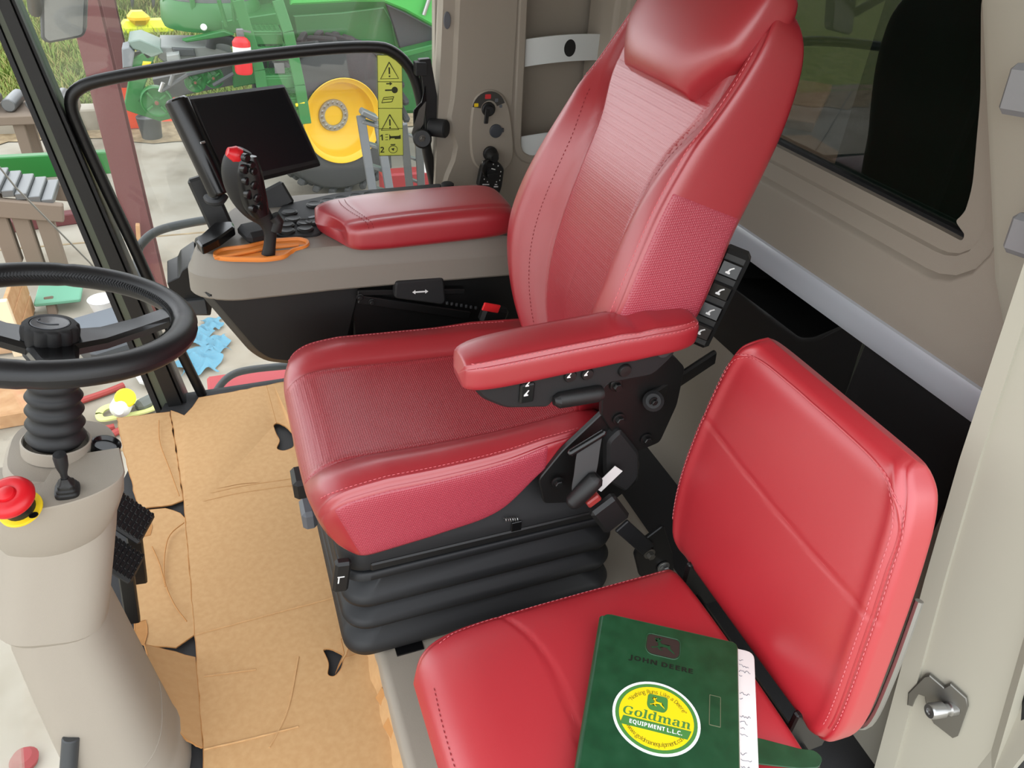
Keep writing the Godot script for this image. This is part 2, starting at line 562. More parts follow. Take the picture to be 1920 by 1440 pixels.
# ---------------------------------------------------------------- the cab shell
func floor_front(x: float) -> float:
	return slut([0.3, -0.27, 0.7, -0.30, 1.0, -0.34, 1.3, -0.40, 1.7, -0.42, 1.95, -0.36, 2.25, -0.26], x)
func build_floor_and_shell() -> void:
	var poly := PackedVector2Array()
	for i in 25:
		var x := 0.36 + (2.22 - 0.36) * i / 24.0
		poly.append(Vector2(x, floor_front(x)))
	poly.append(Vector2(2.22, 1.25)); poly.append(Vector2(0.36, 1.25))
	var mb := MB.new()
	mb.extrude(poly, Vector3(0, 0, 0), Basis(Vector3.RIGHT, Vector3(0, 0, 1), Vector3.DOWN), 0.08)
	struct("floor", mb, M.floor)
	mb = MB.new()
	mb.box(Vector3(1.3, 1.76, 0.22), Vector3(1.95, 0.08, 2.1), Basis(), 0.02)
	struct("ceiling", mb, M.headliner)
	# curved windscreen, leaning forward at the top
	mb = MB.new()
	var scr := func(u: float, v: float, o: float) -> Vector3:
		var x: float = lerp(0.42, 2.14, u)
		return Vector3(x, lerp(-0.30, 1.72, v), floor_front(x) - 0.26 - 0.20 * v - o)
	mb.grid(24, 4, func(u: float, v: float): return scr.call(u, v, 0.0))
	mb.grid(24, 4, func(u: float, v: float): return scr.call(1.0 - u, v, 0.005))
	struct("window_1", mb, M.glass, 180.0)
	# right front pillar: a leaning box section with its rubber and glass lips
	var lx := 2.17
	var rb := on_x(358, 772, lx); var rt := on_x(28, 0, lx)
	var lb := on_x(292, 772, lx); var lt := on_x(0, 76, lx)
	var ext := func(a: Vector3, b: Vector3, y: float) -> Vector3: return a.lerp(b, (y - a.y) / (b.y - a.y))
	var strip := func(k0: float, k1: float, x0: float, x1: float, m: Material, called: String, parent: Node):
		var b := MB.new()
		var rs := []
		for y in [-0.1, 0.4, 0.9, 1.4, 1.74]:
			var r: Vector3 = ext.call(rb, rt, y); var l: Vector3 = ext.call(lb, lt, y)
			var p: Vector3 = l.lerp(r, k0); var q: Vector3 = l.lerp(r, k1)
			p.x = x0; q.x = x0
			var p2 := p; p2.x = x1
			var q2 := q; q2.x = x1
			rs.append([p, q, q2, p2])
		b.rings(rs)
		if parent == null:
			return struct(called, b, m)
		return obj(called, b, m, parent)
	var ap = strip.call(0.0, 1.0, 2.19, 2.25, M.black_metal, "trim_1", null)
	strip.call(0.0, 0.16, 2.170, 2.19, M.rubber, "rubber_seal", ap)
	strip.call(0.20, 0.42, 2.178, 2.19, mat(rgb(88, 94, 80), 0.35), "glass_lip", ap)
	strip.call(0.46, 0.86, 2.155, 2.19, M.black, "pillar_cover", ap)
	strip.call(0.90, 1.0, 2.165, 2.19, M.rubber, "rubber_seal", ap)
	# right-hand side glass with its rounded dark border
	mb = MB.new()
	var g0: Vector3 = ext.call(rb, rt, -0.08); var g1: Vector3 = ext.call(rb, rt, 1.72)
	var gp := V2([g0.z - 0.02, -0.08, 0.66, -0.08, 0.66, 1.72, g1.z - 0.02, 1.72])
	mb.extrude(gp, Vector3(2.205, 0, 0), Basis(Vector3(0, 0, 1), Vector3.UP, Vector3.RIGHT), 0.006)
	var w2 := struct("window_2", mb, M.glass_side)
	mb = MB.new()
	var path := []
	for q in [[385, 752], [330, 640], [258, 478], [200, 355], [152, 250], [133, 196], [148, 166], [205, 147], [360, 121], [560, 96], [690, 88], [738, 98], [772, 135], [790, 195], [797, 262], [806, 310], [814, 352], [818, 420]]:
		path.append(on_x(q[0], q[1], 2.197))
	mb.tube(spline(path, 4), 0.0155, 12, true, 1.0)
	obj("window_border", mb, M.black_metal, w2)

func strip_rings(mb: MB, rs: Array, closed := true) -> void:
	mb.rings(rs, false)
func offset_ring(poly: PackedVector2Array, d: float) -> PackedVector2Array:
	var n := poly.size()
	var out := PackedVector2Array()
	for i in n:
		var e1 := (poly[i] - poly[(i + n - 1) % n]).normalized()
		var e2 := (poly[(i + 1) % n] - poly[i]).normalized()
		var m := Vector2(e1.y + e2.y, -e1.x - e2.x).normalized()
		out.append(poly[i] + m * d)
	return out
func to_rect(p: Vector2, c: Vector2, x0: float, y0: float, x1: float, y1: float) -> Vector2:
	var d := p - c
	var k := 1e9
	if d.x > 0: k = min(k, (x1 - c.x) / d.x)
	if d.x < 0: k = min(k, (x0 - c.x) / d.x)
	if d.y > 0: k = min(k, (y1 - c.y) / d.y)
	if d.y < 0: k = min(k, (y0 - c.y) / d.y)
	return c + d * k

func build_rear_wall() -> void:
	# window opening, counter-clockwise seen from the cab's rear: (x, y)
	var zw := 1.15
	var op := []
	for q in [[1806, 452], [1812, 440], [1800, 424], [1794, 414], [1812, 398], [1826, 350], [1841, 180], [1842, 0]]:
		var p := on_z(q[0], q[1], zw)
		op.append(Vector2(p.x, p.y))
	var o := V2([2.02, 1.02, 0.86, 1.02])
	o = PackedVector2Array([Vector2(2.02, 1.021)])
	for k in 6: o.append(Vector2(lerp(1.8, 0.87, k / 5.0), 1.021))
	for p in op: o.append(p)
	o.append(Vector2(0.97, 1.5)); o.append(Vector2(1.05, 1.62)); o.append(Vector2(1.5, 1.64)); o.append(Vector2(1.9, 1.62)); o.append(Vector2(2.02, 1.5))
	o = round_poly(o, 0.02, 3)
	if not Geometry2D.is_polygon_clockwise(o): o.reverse()
	# plain outline without the hinge notch, for the stepped border
	var ob := round_poly(V2([2.02, 1.021, 0.80, 1.021, 0.87, 1.2, 0.95, 1.5, 1.05, 1.64, 2.02, 1.64]), [0.06, 0.05, 0.1, 0.1, 0.05, 0.06], 6)
	if Geometry2D.is_polygon_clockwise(ob): ob.reverse()
	var mb := MB.new()
	# the face next to the glass carries the notch
	var og := o.duplicate()
	var hole := []
	var face := PackedVector2Array()
	var b2 := offset_ring(ob, 0.03)
	face = b2.duplicate()
	# keyhole: outer outline, bridge, inner outline reversed, bridge back
	var start := 0
	var best := 1e9
	var si := 0
	for i in b2.size():
		for j in og.size():
			var dd := b2[i].distance_to(og[j])
			if dd < best:
				best = dd; start = i; si = j
	var kh := PackedVector2Array()
	for i in b2.size() + 1: kh.append(b2[(start + i) % b2.size()])
	for j in og.size() + 1: kh.append(og[(si + j) % og.size()])
	var tr := Geometry2D.triangulate_polygon(kh)
	var base := mb.v.size()
	for p in kh: mb.v.append(Vector3(p.x, p.y, 1.147))
	for k in range(0, tr.size(), 3): mb.tri(base + tr[k], base + tr[k + 1], base + tr[k + 2])
	var l0 := []; var l1 := []
	for p in og:
		l0.append(Vector3(p.x, p.y, 1.147)); l1.append(Vector3(p.x, p.y, 1.20))
	mb.rings([l0, l1], false)
	var rs := []
	var c := Vector2(1.42, 1.3)
	for q in [[0.03, 1.147], [0.034, 1.139], [0.066, 1.136], [0.072, 1.124], [0.078, 1.120]]:
		var ring := []
		for p in offset_ring(ob, q[0]): ring.append(Vector3(p.x, p.y, q[1]))
		rs.append(ring)
	var outer := []
	for p in offset_ring(ob, 0.078):
		var t := to_rect(p, c, 0.42, 0.835, 2.22, 1.74)
		outer.append(Vector3(t.x, t.y, 1.108))
	rs.append(outer)
	mb.rings(rs, false)
	# thickness behind
	mb.box(Vector3(0.6, 1.2, 1.21), Vector3(0.36, 1.1, 0.02)); mb.box(Vector3(1.3, 0.92, 1.21), Vector3(1.85, 0.18, 0.02))
	mb.box(Vector3(2.13, 1.2, 1.21), Vector3(0.18, 1.1, 0.02)); mb.box(Vector3(1.3, 1.7, 1.21), Vector3(1.85, 0.1, 0.02))
	struct("wall_rear", mb, M.beige, 35.0)
	# tinted glass and its black gasket
	mb = MB.new()
	mb.box(Vector3(1.42, 1.32, 1.185), Vector3(1.4, 0.78, 0.006))
	var w := struct("window_3", mb, M.glass_tint)
	mb = MB.new()
	mb.box(Vector3(1.45, 1.020, 1.172), Vector3(1.26, 0.012, 0.02), Basis(), 0.004)
	obj("gasket", mb, M.rubber, w)
	# silver trim strip with a rounded face
	mb = MB.new()
	mb.grid(10, 30, func(a: float, s: float) -> Vector3:
		var x: float = lerp(0.44, 2.18, s)
		var t := a * 2.0 - 1.0
		return Vector3(x, 0.809 + 0.036 * t, 1.135 - 0.036 * se(t, 5.0)))
	struct("trim_2", mb, M.silver, 60.0)
	# black lower panel with an open storage pocket
	var po := PackedVector2Array()
	for q in [[1382, 452], [1500, 530], [1584, 592], [1586, 606], [1520, 634], [1496, 634], [1446, 596], [1352, 520]]:
		var p := on_z(q[0], q[1], 1.128)
		po.append(Vector2(p.x, p.y))
	po = round_poly(po, 0.012, 3)
	if Geometry2D.is_polygon_clockwise(po): po.reverse()
	mb = MB.new()
	var pc := Vector2.ZERO
	for p in po: pc += p
	pc /= po.size()
	var a0 := []; var a1 := []; var a2 := []; var a3 := []
	for p in po:
		a0.append(Vector3(pc.x + (p.x - pc.x) * 0.93, pc.y + (p.y - pc.y) * 0.93 - 0.02, 1.30))
		a1.append(Vector3(p.x, p.y, 1.134))
		var q := p + (p - pc).normalized() * 0.012
		a2.append(Vector3(q.x, q.y, 1.128))
		var t := to_rect(q, pc, 0.905, 0.52, 2.2, 0.785)
		a3.append(Vector3(t.x, t.y, 1.128))
	mb.rings([a0, a1, a2, a3], false)
	var k0 := mb.pt(Vector3(pc.x, pc.y - 0.02, 1.30))
	for i in po.size(): mb.tri(k0, i, (i + 1) % po.size())
	var lp := struct("trim_3", mb, M.black, 35.0)
	mb = MB.new()
	mb.box(Vector3(0.66, 0.645, 1.14), Vector3(0.485, 0.285, 0.04), Basis(), 0.006)
	obj("access_panel", mb, M.black_soft, lp)
	mb = MB.new()
	mb.box(Vector3(1.3, 0.26, 1.16), Vector3(1.85, 0.54, 0.06), Basis(), 0.01)
	struct("baseboard_rear", mb, M.beige)

func build_right_wall() -> void:
	var x0 := 2.15
	var mb := MB.new()
	# flange beside the glass, its inner edge swelling round the latch, then the panel
	var fl := []; var pn := []; var rc := []; var gl := []
	var wave := [0.3, 0.632, 0.62, 0.632, 0.68, 0.640, 0.73, 0.662, 0.78, 0.676, 0.82, 0.664, 0.86, 0.652, 0.90, 0.660, 1.0, 0.668, 1.75, 0.69]
	var rows := []
	for i in 41:
		var y := 1.75 * i / 40.0
		var zi := slut(wave, y)
		var edge = 0.612 + 0.025 * clamp((y - 0.65) / 0.55, 0.0, 2.0)
		rows.append([Vector3(x0 + 0.07, y, edge), Vector3(x0 + 0.012, y, edge), Vector3(x0 + 0.008, y, zi - 0.006), Vector3(x0 - 0.006, y, zi + 0.004), Vector3(x0 - 0.006, y, 0.72), Vector3(x0 - 0.004, y, 0.845)])
	var base := 0
	for r in rows:
		for p in r: mb.v.append(p)
	for j in rows.size() - 1:
		for i in 5: mb.quad(j * 6 + i, j * 6 + i + 1, j * 6 + 7 + i, j * 6 + 6 + i)
	# stepped frame round the pocket recess
	var o := round_poly(V2([0.885, 0.742, 1.155, 0.742, 1.20, 1.70, 0.868, 1.70]), [0.05, 0.04, 0.02, 0.02], 5)
	if Geometry2D.is_polygon_clockwise(o): o.reverse()
	var rs := []
	var rr := func(d: float, x: float):
		var ring := []
		for p in offset_ring(o, d): ring.append(Vector3(x, p.y, p.x))
		rs.append(ring)
	rr.call(0.0, x0 + 0.10); rr.call(0.0, x0); rr.call(0.004, x0 - 0.004); rr.call(0.022, x0 - 0.004); rr.call(0.027, x0)
	var out := []
	for p in offset_ring(o, 0.027):
		var t := to_rect(p, Vector2(1.02, 1.2), 0.835, -0.02, 1.24, 1.75)
		out.append(Vector3(x0 - 0.001, t.y, t.x))
	rs.append(out)
	mb.rings(rs, false)
	mb.box(Vector3(x0 + 0.11, 1.2, 1.03), Vector3(0.02, 1.1, 0.42))
	mb.box(Vector3(x0 + 0.09, 0.87, 0.74), Vector3(0.03, 1.75, 0.22))
	mb.box(Vector3(x0 + 0.03, 0.35, 1.0), Vector3(0.05, 0.76, 0.44))
	struct("wall_right", mb, M.beige, 35.0)
	# corner post between side wall and rear window
	mb = MB.new()
	mb.beam(Vector3(2.12, -0.02, 1.17), Vector3(2.12, 1.74, 1.17), 0.10, 0.06, Vector3(0, 0, 1), 0.012)
	struct("trim_4", mb, M.beige)
	# two silver faced map pockets
	var t := thing("map_pocket", "silver-faced map pocket with a round black hole in its face", "pocket", "map pockets in the right wall")
	mb = MB.new()
	var face := func(ya: float, yb: float, y0a: float, y0b: float, b: MB):
		for off in [0.0, 0.006]:
			b.grid(16, 4, func(u: float, v: float) -> Vector3:
				var z: float = lerp(0.876, 1.168, u)
				var bow := 0.02 * (1.0 - pow(2.0 * u - 1.0, 2.0))
				return Vector3(x0 + 0.012 - bow + off, lerp(lerp(y0a, y0b, u), lerp(ya, yb, u), v) + bow * 0.6, z))
	face.call(1.078, 1.088, 1.003, 1.016, mb)
	mb.grid(16, 1, func(u: float, v: float) -> Vector3:
		var bow := 0.02 * (1.0 - pow(2.0 * u - 1.0, 2.0))
		return Vector3(x0 + 0.012 - bow + 0.006 * v, lerp(1.078, 1.088, u) + bow * 0.6, lerp(0.876, 1.168, u)))
	obj("pocket_face", mb, M.silver_flat, t, 50.0)
	mb = MB.new()
	mb.extrude(ellipse(0.0185, 0.024, 20), Vector3(x0 - 0.0085, 1.058, 1.017), Basis(Vector3(0, 0, 1), Vector3.UP, Vector3.RIGHT), 0.004)
	obj("hole", mb, M.black, t)
	var t2 := thing("map_pocket", "plain silver-faced map pocket at the foot of the wall recess", "pocket", "map pockets in the right wall")
	mb = MB.new()
	face.call(0.797, 0.812, 0.735, 0.74, mb)
	obj("pocket_face", mb, M.silver_flat, t2, 50.0)

func build_left_jamb() -> void:
	# forward-facing corner post right of the rear window
	var mb := MB.new()
	var zp := 1.09
	var ed := []
	for q in [[1842, 0], [1850, 180], [1858, 340], [1866, 520], [1880, 600], [1905, 660]]:
		var p := on_z(q[0], q[1], zp)
		ed.append(p)
	var top: Vector3 = ed[0] + (ed[0] - ed[1]) * 2.2
	ed.push_front(top)
	ed.append(Vector3(0.6, 0.75, zp))
	ed.append(Vector3(0.58, -0.02, zp))
	var rs := []
	for p in ed:
		rs.append([p + Vector3(0.008, 0, 0.05), p, p + Vector3(-0.012, 0, -0.004), Vector3(p.x - 0.05, p.y, zp - 0.006), Vector3(p.x - 0.3, p.y, zp - 0.016), Vector3(p.x - 0.3, p.y, zp + 0.09), p + Vector3(0.008, 0, 0.09)])
	mb.rings(rs)
	struct("wall_left", mb, M.jamb, 40.0)
	# door jamb in front of it: traced edges on one leaning plane, folded into a flange, a face and a lip for the seal
	var n := Vector3(-0.45, 0.0, -0.89).normalized()
	var p0 := Vector3(0.47, 0.0, 1.0)
	var lefts := [[1602, 1560], [1640, 1440], [1735, 1085], [1800, 860], [1872, 640], [1925, 480], [1990, 280], [2060, 60]]
	rs = []
	for q in lefts:
		var k: float = (1560.0 - q[1]) / 1500.0
		var a := on_p(q[0], q[1], p0, n)
		var b := on_p(q[0] + 36, q[1] + 4, p0, n)
		var d := on_p(q[0] + 195 + 30 * k, q[1] + 40, p0, n)
		var e := on_p(q[0] + 225 + 30 * k, q[1] + 44, p0, n)
		var f := n * -0.008
		rs.append([a - n * 0.03, a + n * 0.004, b + n * 0.004, b + (d - a) * 0.015 - n * 0.003, d - n * 0.003, d + (e - d) * 0.5 + n * 0.008, e - n * 0.004, e - n * 0.06, a - n * 0.06])
	mb = MB.new()
	mb.rings(rs)
	var jm := struct("door_1", mb, M.jamb, 32.0)
	# black rubber door seal beyond the lip
	mb = MB.new()
	for w in 3:
		var path := []
		for q in lefts:
			var k: float = (1560.0 - q[1]) / 1500.0
			path.append(on_p(q[0] + 246 + 30 * k + w * 34, q[1] + 46, p0, n) - n * 0.012 * (w + 1))
		mb.tube(path, 0.015, 10)
	obj("door_seal", mb, M.rubber, jm)
	# striker: notched plate and a stepped pin
	var t := thing("door_striker", "worn steel door striker pin on its notched plate", "striker")
	var c := on_p(1768, 1325, p0, n)
	var b := frame(n, Vector3.UP)
	var s := 0.00047
	mb = MB.new()
	var pl := PackedVector2Array()
	for q in [[1703, 1318], [1705, 1295], [1735, 1264], [1745, 1262], [1772, 1285], [1784, 1278], [1814, 1305], [1817, 1322], [1798, 1376], [1788, 1380], [1752, 1352], [1740, 1328], [1736, 1302], [1724, 1298], [1716, 1312], [1713, 1321]]:
		var l := b.inverse() * (on_p(q[0], q[1], p0, n) - c)
		pl.append(Vector2(l.x, l.y))
	mb.extrude(pl, c + n * 0.001, b, 0.006, 0.0015)
	obj("plate", mb, M.dull_steel, t)
	mb = MB.new()
	var ax := (on_p(1730, 1334, p0 + n * 0.05, n) - on_p(1790, 1326, p0, n)).normalized()
	var pb := Basis(ax.cross(Vector3.UP).normalized(), ax, ax.cross(Vector3.UP).normalized().cross(ax))
	mb.lathe([[0.0125, 0.0], [0.0125, 0.012], [0.010, 0.014], [0.010, 0.022], [0.0135, 0.024], [0.0135, 0.046], [0.0115, 0.05], [0.006, 0.05], [0.005, 0.047]], on_p(1790, 1326, p0, n) + n * 0.002, pb, 24)
	obj("pin", mb, M.steel, t, 35.0)
	# two silver-grey handle ends on the corner post
	for i in 2:
		var q: Array = [[1884, 100, 1925, 232], [1890, 378, 1935, 492]][i]
		var h := thing("grab_handle_end", ["satin grey handle end on the corner post beside upper rear glass", "satin grey handle end on the corner post above the door jamb"][i], "handle")
		mb = MB.new()
		var a := on_z(q[0], q[1] + 6, zp - 0.05); var a2 := on_z(q[0] + 3, q[3] - 20, zp - 0.05)
		mb.box((a + a2) * 0.5 + Vector3(-0.034, 0, 0.02), Vector3(0.068, a.y - a2.y, 0.055), Basis(Vector3(0, 0, 1), -0.12), 0.008)
		obj("grip", mb, M.satin, h)
		mb = MB.new()
		mb.box((a + a2) * 0.5 + Vector3(-0.034, 0, 0.05), Vector3(0.05, (a.y - a2.y) * 0.8, 0.03), Basis(Vector3(0, 0, 1), -0.12), 0.004)
		obj("foot", mb, M.grey, h)

# ---------------------------------------------------------------- driver's seat
const SX := 1.225
func cushion_pt(u: float, s: float, side: float) -> Vector3:
	# s: 0 at the rear, 1 at the nose
	var e := se(clamp((s - 0.80) / 0.20, 0.0, 1.0), 2.6) if s > 0.80 else 1.0
	var z: float = lerp(0.655, 0.035, s)
	var back_e: float = se(clamp((0.10 - s) / 0.10, 0.0, 1.0), 3.0)
	var hw := slut([0.035, 0.240, 0.08, 0.258, 0.2, 0.262, 0.4, 0.252, 0.66, 0.222], z)
	var au: float = abs(u)
	var bol := 0.030 * smoothstep(0.50, 0.80, au) * lut([0.0, 0.6, 0.25, 1.0, 0.75, 1.0, 1.0, 0.35], s)
	var top := slut([0.04, 0.566, 0.12, 0.580, 0.3, 0.575, 0.5, 0.572, 0.66, 0.58], z) + bol
	top -= 0.010 * (1.0 - au * au)                       # hollow of the sitting area
	top -= 0.006 * bump(au, 0.60, 0.018) * smoothstep(1.0, 0.9, s)
	top += 0.004 * bump(au, 0.945, 0.012)
	top -= 0.004 * bump(au, 0.965, 0.008)
	var bot := slut([0.04, 0.405, 0.12, 0.402, 0.3, 0.415, 0.41, 0.435, 0.50, 0.52, 0.56, 0.545, 0.66, 0.555], z)
	var mid := (top * 0.45 + bot * 0.55)
	var rim := se(u, 7.0)
	var y = mid + ((top - mid) if side > 0 else (bot - mid)) * rim * (max(e, 0.02) if side > 0 else max(0.05, se(clamp((s - 0.90) / 0.10, 0.0, 1.0), 2.6))) * max(back_e, 0.05)
	# the nose curls under: what is lower stands further back
	var shear = (0.040 * smoothstep(0.7, 1.0, s)) * clamp((0.54 - y) / 0.11, -0.3, 1.2)
	z += shear + 0.022 * pow(au, 4.0) * smoothstep(0.8, 1.0, s)
	return Vector3(SX + hw * u, y, z)
const SPINE := [0.53, 0.640, 0.62, 0.632, 0.72, 0.632, 0.85, 0.645, 1.0, 0.682, 1.1, 0.720, 1.2, 0.765, 1.3, 0.815, 1.38, 0.855]
func back_y(s: float) -> float:
	return lerp(0.545, 1.362, s)
func back_frame(s: float) -> Array:
	var y := back_y(s)
	var z := slut(SPINE, y)
	var dz := (slut(SPINE, y + 0.02) - slut(SPINE, y - 0.02)) / 0.04
	var t := Vector3(0, 1, dz).normalized()
	return [Vector3(SX, y, z), Vector3(0, t.z, -t.y)]
func back_hw(y: float) -> float:
	return slut([0.54, 0.125, 0.62, 0.165, 0.72, 0.218, 0.80, 0.248, 0.87, 0.258, 0.95, 0.250, 1.05, 0.232, 1.15, 0.222, 1.25, 0.215, 1.31, 0.200, 1.345, 0.17, 1.362, 0.12], y)
func back_front(u: float, y: float) -> float:
	var au: float = abs(u)
	var us := back_seam(y)
	var b := slut([0.54, 0.02, 0.66, 0.050, 0.8, 0.066, 0.92, 0.060, 1.05, 0.044, 1.16, 0.030, 1.25, 0.016, 1.36, 0.0], y)
	var f := b * smoothstep(us - 0.06, us + 0.30, au)
	f -= 0.012 * bump(au, us, 0.030)
	f -= 0.005 * bump(au, 0.955, 0.012)
	f += 0.012 * bump(y, 0.74, 0.10) * (1.0 - au) - 0.006 * (1.0 - au * au)
	return f
func back_seam(y: float) -> float:
	return slut([0.54, 0.50, 0.7, 0.50, 0.9, 0.50, 1.02, 0.53, 1.1, 0.60, 1.18, 0.78, 1.36, 0.86], y)
func back_pt(u: float, s: float, side: float) -> Vector3:
	var fr := back_frame(s)
	var y: float = fr[0].y
	var e: float = max(0.04, se(clamp((s - 0.92) / 0.08, 0.0, 1.0), 2.4)) if s > 0.92 else 1.0
	var e2: float = max(0.05, se(clamp((0.05 - s) / 0.05, 0.0, 1.0), 2.4)) if s < 0.05 else 1.0
	var f := back_front(u, y)
	var r := -slut([0.54, 0.11, 0.7, 0.135, 0.9, 0.160, 1.1, 0.172, 1.22, 0.155, 1.36, 0.10], y) + 0.02 * pow(abs(u), 3.0)
	var mid := (f + r) * 0.5
	var d := mid + ((f - mid) if side > 0 else (r - mid)) * se(u, 9.0) * e * e2
	return fr[0] + Vector3(back_hw(y) * u, 0, 0) + fr[1] * d
func head_pt(u: float, s: float, side: float) -> Vector3:
	# pillow sewn onto the top of the back; narrow foot, wide shoulders
	var y := 1.186 + 0.196 * s
	var hw := slut([0.0, 0.106, 0.06, 0.112, 0.34, 0.158, 0.45, 0.167, 0.7, 0.167, 0.9, 0.155, 1.0, 0.13], s)
	var dy := 0.0
	var bs: float = clamp((y - 0.545) / (1.362 - 0.545), 0.0, 1.0)
	var fr := back_frame(bs)
	var e: float = se(clamp(abs(s * 2.0 - 1.0), 0.0, 1.0), 5.0)
	var rim := se(u, 4.4)
	var f := 0.014 + 0.048 * slut([0.0, 0.9, 0.3, 1.0, 0.7, 0.75, 1.0, 0.3], s) * (1.0 - 0.25 * u * u)
	var r := -0.075
	var mid := 0.006
	var d = mid + ((f - mid) if side > 0 else (r - mid)) * max(rim * e, 0.02)
	return Vector3(SX - 0.022 + hw * u, y, fr[0].z) + fr[1] * d
func surf_path(f: Callable, pts: Array, n: int, lift := 0.0012) -> Array:
	# pts: [[u, s], ...] across the pad, joined by a smooth curve lying just above it
	var q := []
	for p in pts: q.append(Vector2(p[0], p[1]))
	var out := []
	for p in spline(q, n):
		var a: Vector3 = f.call(p.x, p.y, 1.0)
		var du: Vector3 = f.call(clamp(p.x + 0.01, -1.0, 1.0), p.y, 1.0) - f.call(clamp(p.x - 0.01, -1.0, 1.0), p.y, 1.0)
		var ds: Vector3 = f.call(p.x, clamp(p.y + 0.005, 0.0, 1.0), 1.0) - f.call(p.x, clamp(p.y - 0.005, 0.0, 1.0), 1.0)
		var nn := du.cross(ds).normalized()
		if nn.y < 0.0 and nn.z > 0.0: nn = -nn
		if nn.dot(EYE - a) < 0.0: nn = -nn
		out.append(a + nn * lift)
	return out
func overlay(f: Callable, us: Callable, s0: float, s1: float, nu: int, ns: int, lift: float) -> MB:
	# sewn-in panel: follows the pad from -us to us, a hair above it, with its rim tucked in
	var mb := MB.new()
	mb.grid(nu, ns, func(a: float, b: float) -> Vector3:
		var s: float = lerp(s0, s1, b)
		var w := a * 2.0 - 1.0
		var u: float = w * us.call(s)
		var p: Vector3 = f.call(u, s, 1.0)
		var du: Vector3 = f.call(u + 0.01, s, 1.0) - f.call(u - 0.01, s, 1.0)
		var ds: Vector3 = f.call(u, min(s + 0.005, 1.0), 1.0) - f.call(u, max(s - 0.005, 0.0), 1.0)
		var nn := ds.cross(du).normalized()
		if nn.dot(Vector3(0, 0.5, -0.5)) < 0.0: nn = -nn
		var edge: float = min(1.0 - abs(w), min(b, 1.0 - b) * 3.0)
		return p + nn * lift * (1.0 if edge > 0.012 else -1.0))
	return mb

func build_driver_seat() -> void:
	var t := thing("driver_seat", "high-backed red leather driver's seat on black rubber bellows", "seat")
	var mb := MB.new()
	pad(mb, 84, 90, cushion_pt)
	var cu := obj("seat_cushion", mb, M.red, t, 180.0)
	obj("seat_insert", overlay(cushion_pt, func(s: float): return 0.575 + 0.03 * smoothstep(0.75, 0.95, s), 0.03, 0.985, 70, 90, 0.0012), M.red_insert, cu, 180.0).set_meta("label", "finely perforated red seat insert")
	for sg in [-1.0, 1.0]:
		stuff(obj("stitching", stitches(surf_path(cushion_pt, [[0.915 * sg, 0.12], [0.92 * sg, 0.4], [0.92 * sg, 0.7], [0.92 * sg, 0.86], [0.88 * sg, 0.95]], 24)), M.thread, cu))
	# quilted side panel of the cushion, towards the door
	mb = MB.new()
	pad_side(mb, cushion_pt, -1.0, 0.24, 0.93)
	obj("side_panel", mb, M.red_side_sheen, cu, 180.0)
	# backrest
	mb = MB.new()
	pad(mb, 84, 110, back_pt)
	var bk := obj("backrest", mb, M.red, t, 180.0)
	obj("back_insert", overlay(back_pt, func(s: float): return back_seam(back_y(s)) - 0.035, 0.04, 0.80, 70, 90, 0.0012), M.red_back, bk, 180.0).set_meta("label", "perforated red centre panel of the backrest")
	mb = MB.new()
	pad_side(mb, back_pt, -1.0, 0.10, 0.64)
	obj("side_panel", mb, M.red_side_sheen, bk, 180.0)
	mb = MB.new()
	pad(mb, 60, 56, head_pt)
	obj("headrest", mb, M.red, bk, 180.0)
	for sg in [-1.0, 1.0]:
		stuff(obj("stitching", stitches(surf_path(back_pt, [[0.93 * sg, 0.08], [0.935 * sg, 0.4], [0.935 * sg, 0.7], [0.92 * sg, 0.90]], 30)), M.thread, bk))
		stuff(obj("stitching", stitches(surf_path(back_pt, [[0.62 * sg, 0.10], [0.62 * sg, 0.4], [0.66 * sg, 0.6], [0.80 * sg, 0.72]], 30), 0.005, 0.004, 0.0007), M.thread_dark, bk))
	seat_base(t)
	near_armrest(t)
	seat_mechanism(t)
func pad_side(mb: MB, f: Callable, sg: float, s0: float, s1: float) -> void:
	# panel on the side wall of a pad, from its front edge to its rear edge
	mb.grid(26, 60, func(a: float, b: float) -> Vector3:
		var s: float = lerp(s0, s1, b)
		# walk round the rim: from just inside the front edge to just inside the back edge
		var k := a * 2.0 - 1.0
		var side := 1.0 if k < 0.0 else -1.0
		var u: float = 1.0 - 0.016 * pow(abs(k), 3.0)
		var p: Vector3 = f.call(u * sg, s, side)
		var edge: float = min(1.0 - abs(k), min(b, 1.0 - b) * 2.0)
		return p + Vector3(sg, 0, 0) * (0.0016 if edge > 0.02 else -0.003))

